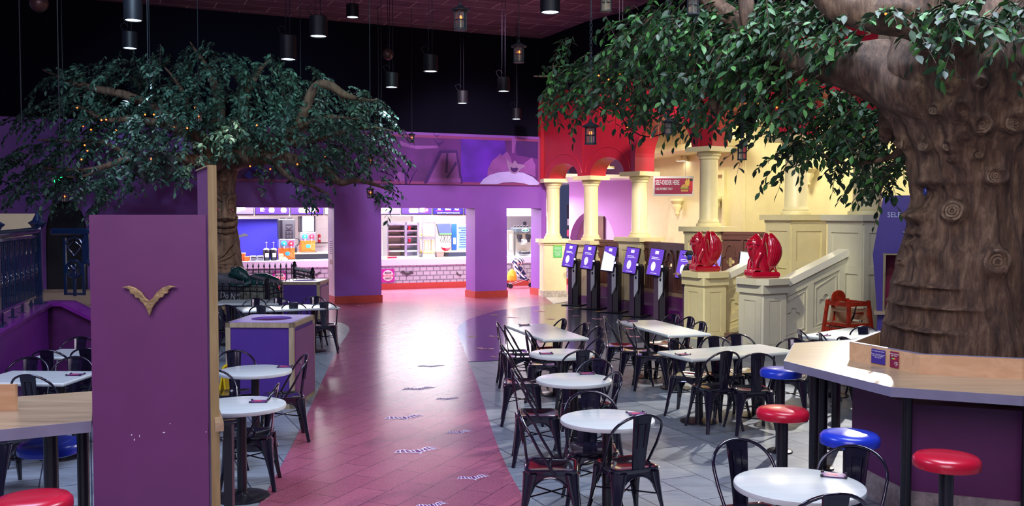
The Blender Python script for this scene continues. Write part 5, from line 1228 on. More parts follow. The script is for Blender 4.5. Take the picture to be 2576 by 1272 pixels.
t = kthing('steel_cabinet', 'grey steel cabinet left of the ice cream machine', 'cabinet', 1279, .7); MB().box((0, 0, .42), (.20, .4, .80)).obj('case', M_steel, t); MB().box((0, -.205, .45), (.10, .01, .5)).obj('window', M_white, t)
for z, lab in ((1.93, 'upper small printed notice on the white kitchen wall'), (1.62, 'lower small printed notice on the white kitchen wall')):
    t = kthing('wall_notice', lab, 'notice', 1320, 2.93, z); MB().box((0, 0, 0), (.20, .01, .24)).obj('paper', M_white, t); MB().lathe([(.07, 0), (.07, .004)], n=20).obj('round_mark', mat('grey_ink', (.15, .15, .2), .5), t).matrix_local = Matrix.Translation((0, -.006, .02)) @ Matrix.Rotation(PI / 2, 4, 'X')
# allergen notice on the white jamb of the first opening
jm = struct('trim_11', MB(WF.M).box((edge[2] - .011, T / 2, 1.21), (.012, T - .02, 2.40)), mat('pale_glazed_jamb', (.72, .68, .78), .4))
t = thing('food_poster', 'narrow white poster with coloured marks on the pale jamb of the first opening', 'poster', WF.P(edge[2] - .022, .30, 1.25), WF.a - PI / 2)
MB().box((0, 0, 0), (.34, .004, .8)).obj('paper', M_white, t)
m = MB()
for i in range(7): m.box((0, -.003, .32 - .05 * i), (.26 - .02 * (i % 3), .003, .018))
m.obj('text_lines', MT['grey_ink'], t)
for i, cc in enumerate(((.6, .05, .05), (.05, .4, .1), (.6, .1, .1))): MB().box((-.10 + .1 * i, -.003, -.2), (.05, .003, .12)).obj('coloured_mark', mat('mark_%d' % i, cc, .5), t)

# ================================================================== MURAL
MU = thing('mural_panel', 'long printed mural of night scenery with bat gargoyle above the counter openings', 'mural'); MU.matrix_world = WF.M
mz0, mz1 = 3.05, 4.33; mu0, mu1 = WF.u(585), WF.u(1357)
MB().box(((mu0 + mu1) / 2, -.02, (mz0 + mz1) / 2), (mu1 - mu0, .04, mz1 - mz0)).obj('print_board', M_purpleglow, MU)
MB().wallprism([(mu0, mz0), (mu1, mz0), (mu1, mz1), (mu0, mz1)], -.046, -.039, holes=[[(mu0 + .07, mz0 + .07), (mu1 - .07, mz0 + .07), (mu1 - .07, mz1 - .07), (mu0 + .07, mz1 - .07)][::-1]]).obj('border', M_muralborder, MU)
mx = lambda px: WF.u(px, -.04); mzz = lambda px, py: at(px, py, WF.P(mx(px), -.04).y).z
def mpoly(name, pts, m, d=.045): MB().wallprism([(mx(a), mzz(a, b)) for a, b in pts], -d, -.039).obj(name, m, MU)
Mlil = mat('lilac_print', (0.50, 0.40, 0.82), 0.4, var=.12, vscale=2); Mmid = mat('mid_violet_print', (0.26, 0.07, 0.34), 0.4, var=.2, vscale=3); Mdk = mat('dark_violet_print', (0.05, 0.006, 0.13), 0.4); Mbl = mat('blue_violet_print', (0.10, 0.015, 0.40), 0.35, var=.4, vscale=1.6)
mpoly('violet_sky', [(1160, 335 + 9), (1270, 352), (1275, 400), (1205, 460), (1160, 460)], Mbl, .0425)
mpoly('moon_crescent', [(1206, 463), (1216, 450), (1232, 440), (1255, 433), (1285, 431), (1315, 434), (1340, 445), (1356, 460), (1353, 465), (1330, 465), (1318, 461), (1290, 458), (1265, 459), (1250, 463)], Mlil, .056)
mpoly('gargoyle_wing_left', [(1226, 446), (1227, 425), (1238, 404), (1252, 393), (1258, 386), (1262, 392), (1275, 381), (1284, 395), (1290, 420), (1280, 432), (1255, 434)], Mmid, .050)
mpoly('gargoyle_wing_right', [(1306, 432), (1310, 418), (1325, 405), (1338, 396), (1346, 415), (1347, 445), (1330, 438)], Mmid, .050)
mpoly('gargoyle_head', [(1276, 418), (1273, 398), (1281, 408), (1288, 412), (1295, 403), (1301, 412), (1315, 414), (1322, 418), (1308, 425), (1305, 432), (1296, 437), (1287, 436), (1280, 430)], mat('mauve_print', (0.30, 0.16, 0.36), .4), .058)
mpoly('gargoyle_face', [(1284, 420), (1291, 423), (1298, 421), (1304, 424), (1298, 432), (1290, 433), (1284, 427)], Mdk, .061)
mpoly('house_gable', [(1075, 460), (1108, 382), (1147, 380), (1160, 460)], mat('house_print', (0.19, 0.05, 0.25), .4), .047)
mpoly('house_roof', [(1066, 461), (1106, 378), (1150, 377), (1164, 461), (1158, 461), (1147, 384), (1112, 385), (1074, 461)], Mdk, .052)
mpoly('house_beam', [(1123, 385), (1128, 385), (1126, 435), (1120, 435)], Mdk, .052); mpoly('house_brace', [(1147, 405), (1150, 412), (1127, 448), (1123, 446)], Mdk, .052)
mpoly('house_sill', [(1078, 458), (1083, 448), (1158, 448), (1160, 458)], Mmid, .054)
mpoly('cloud_streak', [(1005, 353), (1040, 366), (1100, 366), (1104, 372), (1050, 375), (1010, 366)], Mmid, .044)
mpoly('dark_tower', [(1296, 345), (1352, 350), (1352, 400), (1330, 395), (1300, 390)], Mdk, .044)
mpoly('tower_edge', [(1287, 346), (1300, 345), (1293, 385), (1288, 385)], Mmid, .048)
mpoly('full_moon', [(1006 + 15 * math.cos(R(a)), 447 + 15 * math.sin(R(a))) for a in range(0, 360, 24)], Mmid, .043)
for k_, pp in enumerate(([(960, 430), (985, 440), (1008, 462)], [(960, 455), (975, 452), (995, 458)], [(1022, 462), (1020, 435), (1010, 415), (1000, 408)], [(1020, 440), (1035, 420), (1042, 405)], [(1005, 455), (990, 430), (980, 420)], [(1030, 462), (1040, 440), (1050, 425)])):
    q = [(mx(a), -.047, mzz(a, b)) for a, b in pp]; MB().tube(q, [.035, .02, .008, .006][:len(q)], 6, flat=.3).obj('bare_branch', Mdk, MU)
for px, py, s, nm in ((1105, 358, .16, 'bird'), (1099, 340, .09, 'bird'), (1010, 394, .1, 'bird')):
    MB().wallprism([(mx(px) + x, mzz(px, py) + z) for x, z in [(-s, .6 * s), (-.1 * s, -.2 * s), (0, -.15 * s), (.9 * s, .3 * s), (.1 * s, -.5 * s), (-.1 * s, -.5 * s)]], -.056, -.039).obj('flying_bat', Mdk, MU)
# left end of the mural: pale painted windows
for a, b in ((640, 420), (655, 438), (628, 440)): mpoly('painted_window', [(a, b - 12), (a + 14, b), (a, b + 12), (a - 12, b)], mat('cobalt_print', (.05, .02, .45), .4), .05)

# ================================================================== LAMPS
def lamp(px, pyb, w, label, hh=None, Zf=None, lit=1.0):
    s = w / .26; Y = 2400 / s if Zf is None else Zf
    p = at(px, pyb, Y); t = thing('pendant_downlight', label, 'lamp', p, 0, 'black cylinder pendants')
    h = hh or .28
    MB().lathe([(.115, 0), (.13, .0), (.13, h), (.11, h + .012), (0, h + .012)], n=32, cap=False).obj('housing', M_lampblack, t, smooth=40)
    MB().lathe([(0, .012), (.112, .012)], n=32, cap=False).obj('lens', M_lampglow, t)
    MB().tube([(.03, 0, h), (.03, 0, 7.1 - p.z)], .006, 5).tube([(-.05, 0, h), (-.035, 0, h + .3), (-.03, 0, 7.1 - p.z)], .005, 5).obj('suspension_cord', M_rope, t)
    MB().tube([(-.05, 0, h), (-.13, 0, h + .05), (-.16, 0, h + .13), (-.09, 0, h + .17), (-.02, 0, h + .10)], .006, 6).obj('cable_loop', M_rope, t)
    if lit: spot('downlight_beam', (p.x, p.y, p.z - .03), (p.x, p.y, 0), 120 * lit, COOL, 70, .6, .06)
    return p
LP = [(335, 52, 46, 'black pendant over the left tree cut by the top edge'), (327, 122, 37, 'black pendant directly below the one at the top left'), (472, 82, 25, 'small high pendant above the left tree top'),
      (725, 150, 41, 'tall black pendant hanging into the left tree crown', .37), (801, 92, 45, 'large black pendant right of the tall one, against the dark wall'), (887, 44, 31, 'small pendant against the ceiling near the top middle', .26, 20),
      (1083, 180, 37, 'black pendant on two cords in the middle of the dark wall'), (985, 220, 33, 'black pendant beside the hanging ball'), (1163, 260, 28, 'black pendant low over the mural, left of centre column'),
      (1267, 230, 31, 'black pendant above and left of the red arcade'), (1299, 300, 25, 'lowest small black pendant just above the mural'), (1384, 32, 50, 'biggest black pendant at the top edge in the middle'),
      (4, 191, 26, 'pendant cut off by the left edge'), (903, 235, 22, 'bluish pendant half hidden by the right side of the left tree'), (1562, 152, 34, 'pendant half hidden in the right tree branches')]
for a in LP: lamp(*a)
def lantern(px, py, w, label, Zf=None, sc=1.0, warm=True):
    rw = .25 * sc; s = w / rw; Y = Zf or 2400 / s; p = at(px, py, Y)
    t = thing('hanging_lantern', label, 'lantern', p, R(20), 'hanging lanterns'); S = sc
    MB().lathe([(.125 * S, .085 * S), (.13 * S, .095 * S), (.05 * S, .135 * S), (.018 * S, .155 * S), (.018 * S, .18 * S), (.001, .185 * S)], n=8).lathe([(.078 * S, .07 * S), (.12 * S, .09 * S)], n=8).obj('roof', M_lantern, t)
    m = MB(); n = 6
    for k in range(n):
        a = 2 * PI * k / n; x, y = .075 * S * math.cos(a), .075 * S * math.sin(a); m.box((x, y, -.03 * S), (.015 * S, .015 * S, .22 * S), a)
    for z in (-.14, -.03, .075):
        m.tube([(.076 * S * math.cos(2 * PI * k / 6), .076 * S * math.sin(2 * PI * k / 6), z * S) for k in range(7)], .008 * S, 5)
    m.lathe([(.085 * S, -.155 * S), (.085 * S, -.14 * S), (.0, -.14 * S)], n=12); m.obj('cage', M_lantern, t)
    MB().lathe([(.066 * S, -.135 * S), (.066 * S, .07 * S)], n=6, cap=False).obj('glass_pane', M_glass, t)
    MB().ball((0, 0, -.0), .018 * S, sc=(1, 1, 1.6)).obj('flame_bulb', M_warmglow if warm else M_glass, t)
    MB().cyl((0, 0, -.14 * S), .012 * S, .12 * S, 8).obj('candle', M_creamstone, t)
    top = 7.1 - p.z; m = MB(); zz = .18 * S; k = 0
    while zz < top:
        if zz < 1.2:
            m.tube([(.012 * (1 - k % 2), .012 * (k % 2), zz), (.012 * (1 - k % 2), .012 * (k % 2), zz + .04)], .003, 4).tube([(-.012 * (1 - k % 2), -.012 * (k % 2), zz), (-.012 * (1 - k % 2), -.012 * (k % 2), zz + .04)], .003, 4); zz += .035; k += 1
        else: m.tube([(0, 0, zz), (0, 0, top)], .006, 5); break
    m.obj('chain', M_lantern, t)
for a in [(1158, 45, 50, 'lantern with red flame near the top edge, left of centre'), (1305, 132, 41, 'lantern with red flame against the dark wall'), (1486, 335, 45, 'lantern in front of the red arcade wall', 10.2, .77),
          (1867, 380, 36, 'dark lantern between the fourth and fifth columns', 8.9, .54, False), (1681, 318, 30, 'dark lantern under the right tree leaves in front of the tall arch', 9.0, .47, False), (1743, 8, 48, 'lantern at the top edge among the right tree leaves', 8.0, .64, False),
          (1525, 2, 44, 'lantern cut by the top edge left of the right tree', None, 1, False), (1036, 346, 18, 'small lantern in front of the mural', 22.5, .75), (932, 402, 16, 'small upper lantern on the right side of the left tree', 18.0, .6),
          (960, 358, 15, 'small lantern at the right tips of the left tree', 20.5, .6), (932, 484, 19, 'small lowest lantern under the right side of the left tree', 18.0, .7), (380, 400, 20, 'small lantern in the middle of the left tree beside the hanging bat', 16.3, .55),
          (500, 293, 20, 'small lantern high in the left tree', 16.9, .56), (163, 494, 21, 'small lantern under the left side of the left tree', 16.3, .6)]: lantern(*a)
t = thing('hanging_ball', 'dark round ball hanging against the dark wall', 'ball', at(976, 137, 21)); MB().ball((0, 0, 0), .125, 20, 14).obj('ball_shell', mat('dull_bronze', (.10, .045, .04), .35, .5), t, smooth=60); MB().tube([(0, 0, .12), (0, 0, 7.1 - t.location.z)], .005, 5).obj('cord', M_rope, t)
t = thing('ceiling_speaker', 'round dusky ball under the ceiling at top left', 'speaker', at(98, 8, 15)); MB().ball((0, 0, 0), .14, 20, 14).obj('shell', MT['dull_bronze'], t, smooth=60); MB().cyl((0, 0, .1), .02, 7.1 - t.location.z - .1, 8).obj('stem', M_rope, t)
for k_, (px, Y, py1) in enumerate(((55, 14, 345), (150, 14, 330), (372, 17, 165), (757, 22, 280), (953, 22.5, 400), (1300, 24, 300))):
    p = at(px, py1, Y); tag(MB().tube([(p.x, p.y, p.z), (p.x, p.y, 7.1)], .009, 5).obj('hanging_chain', M_lantern), ['pale chain at the far left going down into the left tree', 'bluish chain left of the top left pendants', 'thin chain right of the two stacked pendants', 'thin cord right of the tall pendant in the left crown', 'thin cord left of the hanging ball', 'thin cord above the lowest small pendant'][k_], 'chain')
# lamps in the rotunda ceiling
for px, py, Y, lab in ((1715, 405, 25.5, 'bright recessed lamp behind the tall arch left of the fourth column'), (1893, 305, 20.5, 'bright round lamp in the rotunda ceiling right of the fourth column'), (1532, 424, 27.5, 'small bright lamp under the second low arch')):
    p = at(px, py, Y); t = thing('ceiling_spotlight', lab, 'lamp', p); MB().lathe([(.14, 0), (.16, .0), (.16, .06), (0, .06)], n=28, cap=False).obj('rim', M_creamstone, t); MB().lathe([(0, .004), (.14, .004)], n=28, cap=False).obj('lens', mat('white_lens', (1, 1, 1), .3, emit=(1, .98, .9), es=8), t); MB().cyl((0, 0, .06), .02, max(.05, 4.75 - p.z - .06), 8).obj('stem', M_creamstone, t)
# ================================================================== TREES
def gridmesh(name, rows, m, parent, close=True, smooth=70, label=None):
    n = len(rows[0]); vs = [p for r_ in rows for p in r_]
    fs = [(i * n + k, i * n + (k + 1) % n, (i + 1) * n + (k + 1) % n, (i + 1) * n + k) for i in range(len(rows) - 1) for k in range(n)]
    mb = MB(); mb.v = [Vector(p) for p in vs]; mb.f = fs + [tuple(range(n - 1, -1, -1)), tuple(range((len(rows) - 1) * n, len(rows) * n))]
    return mb.obj(name, m, parent, smooth, label=label)
def interp(tab, z):
    for a, b in zip(tab, tab[1:]):
        if a[0] <= z <= b[0]:
            t = (z - a[0]) / (b[0] - a[0]); t = t * t * (3 - 2 * t) * .5 + t * .5
            return [a[i] + (b[i] - a[i]) * t for i in range(1, len(a))]
    return list(tab[-1][1:]) if z > tab[-1][0] else list(tab[0][1:])
def wrap(a):
    while a > PI: a -= 2 * PI
    while a < -PI: a += 2 * PI
    return a
def trunk(name, prof, m, parent, bumps, groove=.035, gn=7.0, nz=150, na=220, twist=.25):
    """prof rows: z, cx, cy, r.  bumps rows: th, z, width th(m), width z(m), height, kind.  th=0 faces the camera, grows to the right"""
    rows = []; z0, z1 = prof[0][0], prof[-1][0]
    for i in range(nz + 1):
        z = z0 + (z1 - z0) * i / nz; cx, cy, r = interp(prof, z); row = []
        for k in range(na):
            th = 2 * PI * k / na - PI; tw = th + twist * z
            g = noise.noise(Vector((math.cos(tw) * gn * .45, math.sin(tw) * gn * .45, z * .55)))
            g2 = noise.noise(Vector((math.cos(tw) * gn * 1.3, math.sin(tw) * gn * 1.3, z * 1.4 + 7)))
            d = groove * (1 - 2 * abs(g)) * 1.2 + groove * .5 * g2 + .012 * noise.noise(Vector((math.cos(th) * 8, math.sin(th) * 8, z * 9)))
            for (bt, bz, wt, wz, h, kind) in bumps:
                dz = (z - bz) / wz
                if abs(dz) > 2.6: continue
                dt = wrap(th - bt) * r / wt
                q = dt * dt + dz * dz
                if q > 7: continue
                if kind == 'g': d += h * math.exp(-q)
                elif kind == 'k':
                    rr_ = math.sqrt(q); d += h * (math.exp(-((rr_ - .75) / .38) ** 2) + .45 * math.exp(-(rr_ / .28) ** 2) + .25 * math.exp(-q * .4))
                elif kind == 'v': d += h * math.exp(-((dz + .35 * math.sin(dt * 1.2)) ** 2) * 2) * math.exp(-(dt * .8) ** 4)
            row.append((cx + (r + d) * math.sin(th), cy - (r + d) * math.cos(th), z))
        rows.append(row)
    return gridmesh(name, rows, m, parent)
def limb(name, pts, m, parent, n=28, rough=.12, sub=10, label=None):
    """pts: px, py, Y, radius"""
    P = [at(a, b, y) for a, b, y, r in pts]; Rr = [p[3] for p in pts]
    sp = []
    for i in range(len(P) - 1):
        p0, p1, p2, p3 = [P[max(0, min(len(P) - 1, i + d))] for d in (-1, 0, 1, 2)]
        for j in range(sub + (i == len(P) - 2)):
            t = j / sub; q = 0.5 * ((2 * p1) + (p2 - p0) * t + (2 * p0 - 5 * p1 + 4 * p2 - p3) * t * t + (3 * p1 - p0 - 3 * p2 + p3) * t ** 3)
            sp.append((q, Rr[i] + (Rr[i + 1] - Rr[i]) * t))
    rows = []; up = Vector((0, 0, 1)); nx = None
    for i, (q, r) in enumerate(sp):
        t = (sp[min(i + 1, len(sp) - 1)][0] - sp[max(i - 1, 0)][0]).normalized()
        if nx is None: nx = t.cross(up).normalized() if abs(t.z) < .95 else Vector((1, 0, 0))
        nx = (nx - t * nx.dot(t)).normalized(); ny = t.cross(nx); row = []
        for k in range(n):
            a = 2 * PI * k / n; d = nx * math.cos(a) + ny * math.sin(a)
            f = 1 + rough * noise.noise(Vector((math.cos(a) * 2.2, math.sin(a) * 2.2, i * .12))) * 1.6 + rough * .6 * noise.noise(q * 4 + d * 2)
            row.append(tuple(q + d * r * f))
        rows.append(row)
    return gridmesh(name, rows, m, parent, label=label)
def foliage(name, blobs, m, parent, leaf, spray_len, per, dens, seed, down=.55, twigm=None, centre=None):
    rng = np.random.default_rng(seed); starts = []; scales = []
    for (px, py, Y, rx, ry, dy, w_) in blobs:
        n = max(1, int(rx * ry * dens * w_))
        for _ in range(n):
            a = rng.uniform(0, 2 * PI); q = math.sqrt(rng.uniform(0, 1)); p = at(px + rx * q * math.cos(a), py + ry * q * math.sin(a), Y + rng.normal(0, dy)); starts.append(p)
    S = np.array([tuple(p) for p in starts]); N = len(S)
    c0 = np.array(centre); out = S - c0; out[:, 2] = 0; out /= (np.linalg.norm(out, axis=1, keepdims=True) + 1e-6)
    D = out * .75 + rng.normal(0, .55, (N, 3)); D[:, 2] = rng.normal(-.10, .35, N); D /= np.linalg.norm(D, axis=1, keepdims=True)
    L = spray_len * rng.uniform(.6, 1.25, N)
    t = np.linspace(.08, 1, per)
    pos = S[:, None, :] + D[:, None, :] * (L[:, None] * t)[:, :, None]; pos[:, :, 2] -= (L[:, None] * down * t ** 2)
    pos -= D[:, None, :] * (L[:, None] * .4)[:, :, None]
    tan = D[:, None, :] + np.array([0, 0, -2 * down])[None, None, :] * t[None, :, None]; tan /= np.linalg.norm(tan, axis=2, keepdims=True)
    up = np.array([0, 0, 1.0]); side = np.cross(tan, up); side /= (np.linalg.norm(side, axis=2, keepdims=True) + 1e-6)
    sg = np.where(np.arange(per) % 2 == 0, 1.0, -1.0)[None, :, None]
    sg = np.where((np.arange(per) == per - 1)[None, :, None], 0.0, sg)
    ld = tan * .55 + side * sg * .8 + rng.normal(0, .28, pos.shape) + np.array([0, 0, -.30]); ld /= np.linalg.norm(ld, axis=2, keepdims=True)
    P = pos.reshape(-1, 3); ld = ld.reshape(-1, 3); K = len(P)
    nrm = np.cross(ld, np.tile(side[:, :, :], 1).reshape(-1, 3)); nrm = up[None, :] * 1.0 + rng.normal(0, .45, (K, 3)); nrm -= ld * np.sum(nrm * ld, axis=1, keepdims=True); nrm /= (np.linalg.norm(nrm, axis=1, keepdims=True) + 1e-6)
    wd = np.cross(nrm, ld); sz = leaf * rng.uniform(.65, 1.2, K)[:, None]
    tmpl = [(0, 0, 0), (.30, .20, .05), (.62, .21, .03), (1.0, 0, -.10), (.62, -.21, .03), (.30, -.20, .05), (.5, 0, -.02)]
    V_ = np.stack([P + ld * sz * a + wd * sz * b + nrm * sz * c for a, b, c in tmpl], axis=1).reshape(-1, 3)
    base = (np.arange(K) * 7)[:, None]
    F = np.concatenate([base + np.array([0, 6, 2, 1]), base + np.array([6, 3, 2, 2]) * 0 + np.array([6, 3, 2, 2])], axis=1)
    quads = np.concatenate([base + np.array([0, 6, 2, 1]), base + np.array([0, 5, 4, 6])], axis=0); tris = np.concatenate([base + np.array([6, 3, 2]), base + np.array([6, 4, 3])], axis=0)
    me = bpy.data.meshes.new(name); me.vertices.add(len(V_)); me.vertices.foreach_set('co', V_.astype(np.float32).ravel())
    nl = quads.size + tris.size; me.loops.add(nl); me.loops.foreach_set('vertex_index', np.concatenate([quads.ravel(), tris.ravel()]).astype(np.int32))
    npoly = len(quads) + len(tris); me.polygons.add(npoly)
    st_ = np.concatenate([np.arange(len(quads)) * 4, len(quads) * 4 + np.arange(len(tris)) * 3]).astype(np.int32); me.polygons.foreach_set('loop_start', st_)
    me.polygons.foreach_set('use_smooth', np.ones(npoly, dtype=bool)); me.update(calc_edges=True); me.validate(); me.materials.append(m)
    o = bpy.data.objects.new(name, me); COL.objects.link(o); o.parent = parent; o['kind'] = 'stuff'
    tw = MB()
    for i in range(N):
        tw.tube([tuple(pos[i, 0]), tuple(pos[i, per // 2]), tuple(pos[i, -1])], [.006, .004, .002], 3, cap=False)
    to = tw.obj('twigs', twigm, parent); to['kind'] = 'stuff'
    return o
M_twig = mat('dark_twig', (0.05, 0.03, 0.02), 0.8)

# ---------------- left face tree
TL = thing('face_tree', 'big artificial tree at left with a grinning carved face and dusty blue-green leaves', 'tree')
lx, ly = -6.05, 19.9
th_ = lambda px: math.asin(max(-1, min(1, (px - 1288) / 2400 * ly / 1 - lx)) / .30) if abs((px - 1288) / 2400 * ly - lx) < .30 else 0
zf = lambda py: at(568, py, ly - .28).z
xb = lambda px: math.asin(max(-.98, min(.98, ((px - 1288) / 2400 * (ly - .25) - lx) / .31)))
profL = [(.55, lx, ly, .60), (.95, lx, ly, .47), (1.2, lx, ly, .40), (1.6, lx, ly, .335), (2.0, lx, ly, .285), (2.4, lx + .0, ly, .27), (2.8, lx, ly, .25), (3.1, lx, ly, .30), (3.35, lx, ly, .42), (3.6, lx, ly, .55)]
bl = [(xb(566), zf(530), .06, .17, .13, 'g'), (xb(566), zf(547), .12, .065, .15, 'g'), (xb(553), zf(549), .05, .04, .05, 'g'), (xb(578), zf(549), .05, .04, .05, 'g'),
      (xb(566), zf(568), .22, .035, .085, 'g'), (xb(566), zf(579), .22, .03, .08, 'g'), (xb(566), zf(573.5), .26, .014, -.07, 'g'), (xb(540), zf(556), .08, .07, .06, 'g'), (xb(592), zf(556), .08, .07, .06, 'g'),
      (xb(549), zf(522), .065, .07, -.03, 'g'), (xb(579), zf(522), .05, .07, -.03, 'g'), (xb(545), zf(497), .12, .045, .08, 'g'), (xb(585), zf(495), .10, .05, .08, 'g'), (xb(566), zf(492), .05, .08, .05, 'g'),
      (xb(550), zf(418), .085, .085, .05, 'k'), (xb(564), zf(447), .085, .085, .05, 'k'), (xb(583), zf(425), .06, .09, .04, 'k'), (xb(537), zf(470), .05, .05, .04, 'k'), (xb(567), zf(483), .04, .04, .04, 'k'), (xb(552), zf(463), .05, .05, .03, 'k'), (xb(541), zf(440), .05, .08, .03, 'k'),
      (xb(566), zf(600), .2, .05, .02, 'g')]
trunk('trunk', profL, M_bark2, TL, bl, groove=.022, nz=230, na=200)
def fp(px, py, out=.0, R_=.285):
    dx = max(-.97, min(.97, ((px - 1288) / 2400 * (ly - .2) - lx) / R_)); a = math.asin(dx); return Vector((lx + (R_ + out) * math.sin(a), ly - (R_ + out) * math.cos(a), zf(py)))
def ft(nm, pts, rs, out=.02, flat=1.0): return MB().tube([fp(a, b, out) for a, b in pts], rs, 12, flat=flat).obj(nm, M_bark2, TL, smooth=70)
nb_ = MB().tube([fp(566, 500, .0), fp(566, 515, .05), fp(566, 530, .09), fp(566, 545, .12), fp(566, 552, .06)], [.035, .045, .055, .085, .05], 14).ball(tuple(fp(551, 548, .05)), .052, sc=(1.1, 1, .8)).ball(tuple(fp(581, 548, .05)), .052, sc=(1.1, 1, .8)); nb_.obj('nose', M_bark2, TL, smooth=70)
ft('upper_lip', [(534, 566), (545, 562), (556, 565), (566, 568), (577, 565), (588, 562), (598, 560)], [.01, .045, .06, .055, .06, .045, .01], .035)
ft('lower_lip', [(535, 573), (546, 578), (558, 582), (568, 583), (580, 581), (590, 576), (598, 568)], [.01, .04, .052, .056, .052, .04, .01], .04)
ft('brow', [(536, 500), (543, 494), (551, 492), (558, 500), (562, 508)], [.008, .04, .052, .045, .008], .02); ft('brow', [(597, 510), (592, 498), (584, 490), (577, 494), (571, 508)], [.008, .04, .052, .045, .008], .02)
ft('cheek', [(533, 540), (539, 549), (544, 557)], [.01, .075, .02], .02); ft('cheek', [(598, 536), (593, 547), (588, 557)], [.01, .075, .02], .02)
for px, py, s_ in ((550, 418, 11), (564, 447, 11), (583, 425, 8), (537, 470, 6), (567, 483, 6), (552, 463, 6), (577, 455, 6), (541, 440, 7)):
    c0 = fp(px, py, -.005 if py > 430 else .03, .25 if py > 440 else .285); a0 = math.asin(max(-1, min(1, (c0.x - lx) / .3))); sx_ = Vector((math.cos(a0), math.sin(a0), 0)); rs = s_ / 120
    m = MB()
    for q, rd in ((.85, .22), (.45, .16)): m.tube([c0 + sx_ * rs * q * math.cos(2 * PI * k / 16) + Vector((0, 0, rs * q * 1.15 * math.sin(2 * PI * k / 16))) for k in range(17)], rs * rd, 7, cap=False)
    m.obj('knot', M_bark2, TL, smooth=70)
for px, py in ((549, 525), (580.5, 526)):
    e = fp(px, py, .0)
    eb_ = MB().ball(tuple(e), .068, 16, 12, sc=(.8, .6, .62)).obj('eyeball', mat('eye_white', (.55, .5, .5), .2), TL, smooth=60)
    MB().ball((e.x + .015, e.y - .030, e.z - .005), .028, 12, 8, sc=(1, .5, 1)).obj('red_iris', mat('red_iris', (.5, .01, .02), .2), eb_, smooth=60)
    MB().ball((e.x + .015, e.y - .042, e.z - .005), .012, 10, 8, sc=(1, .5, 1)).obj('pupil', M_kdark, eb_, smooth=60)
    MB().ball((e.x - .005, e.y - .006, e.z + .050), .088, 16, 12, sc=(.85, .62, .95)).obj('eyelid', M_bark2, TL, smooth=60)
arm_ = MB(); zz = lambda px, py, d=.0: tuple(Vector((lx + (.36 + d) * math.sin(max(-1.2, min(1.2, ((px - 1288) / 2400 * ly - lx) / .40))), ly - (.37 + d) * math.cos(max(-1.2, min(1.2, ((px - 1288) / 2400 * ly - lx) / .40))), zf(py))))
for pts, rs in (([(540, 672), (552, 655), (575, 640), (600, 612)], [.05, .045, .03, .015]), ([(540, 672), (565, 655), (590, 645), (606, 634)], [.05, .04, .028, .012]), ([(540, 670), (570, 662), (595, 662), (612, 664)], [.05, .04, .028, .012]), ([(540, 676), (570, 668), (590, 676), (610, 680)], [.05, .04, .028, .012]), ([(546, 662), (540, 635), (550, 618), (549, 612)], [.045, .035, .03, .018])):
    arm_.tube([zz(a, b, .04) for a, b in pts], rs, 10)
arm_.obj('root_hand', M_bark2, TL, smooth=60, label='carved root shaped like a gnarled hand gripping the trunk')
LB = [[(562, 395, 19.7, .24), (520, 365, 19.4, .17), (470, 330, 19.0, .12), (400, 280, 18.6, .10), (320, 240, 18.4, .085), (250, 225, 18.3, .07), (180, 208, 18.4, .05), (140, 190, 18.5, .03), (108, 175, 18.6, .015)],
      [(555, 400, 19.6, .20), (490, 345, 18.6, .12), (430, 318, 18.0, .09), (340, 300, 17.8, .06), (265, 300, 17.8, .05), (200, 268, 17.9, .03), (170, 275, 18, .015)],
      [(590, 395, 19.7, .26), (640, 370, 19.3, .20), (690, 365, 19.0, .15), (750, 310, 18.6, .10), (790, 222, 18.4, .085), (830, 215, 18.4, .085), (870, 240, 18.5, .07), (925, 252, 18.6, .03), (950, 250, 18.7, .012)],
      [(590, 400, 19.5, .24), (660, 395, 18.9, .15), (760, 405, 18.4, .10), (820, 430, 18.3, .085), (855, 458, 18.2, .07), (900, 453, 18.1, .045), (945, 465, 18.1, .03), (985, 480, 18.1, .012)],
      [(570, 390, 19.9, .22), (552, 320, 20.2, .15), (548, 240, 20.4, .11), (520, 170, 20.4, .06), (490, 125, 20.4, .03), (478, 105, 20.4, .01)],
      [(575, 385, 20.0, .20), (605, 320, 20.6, .13), (620, 240, 20.8, .09), (650, 180, 21, .05), (680, 150, 21, .02)],
      [(545, 410, 19.4, .17), (470, 400, 18.4, .10), (400, 390, 17.8, .075), (320, 400, 17.5, .06), (240, 425, 17.3, .05), (160, 428, 17.3, .035), (100, 420, 17.4, .025), (62, 416, 17.4, .012)],
      [(330, 395, 17.5, .05), (260, 360, 17.6, .04), (180, 355, 17.7, .03), (95, 352, 17.8, .012)],
      [(240, 424, 17.3, .035), (220, 440, 17.2, .03), (180, 445, 17.2, .02), (162, 442, 17.2, .012)],
      [(700, 362, 19.0, .10), (790, 350, 18.6, .07), (860, 330, 18.5, .05), (930, 320, 18.5, .03), (990, 330, 18.6, .012)],
      [(740, 330, 18.7, .07), (800, 300, 18.3, .05), (850, 295, 18.2, .03), (905, 300, 18.2, .012)],
      [(690, 395, 18.7, .08), (720, 440, 18.3, .05), (790, 470, 18.2, .03), (830, 490, 18.2, .012)],
      [(450, 322, 18.8, .06), (470, 260, 18.8, .05), (440, 200, 18.9, .03), (410, 165, 18.9, .012)]]
for b_ in LB: limb('branch', b_, M_bark2, TL, n=16, sub=7)
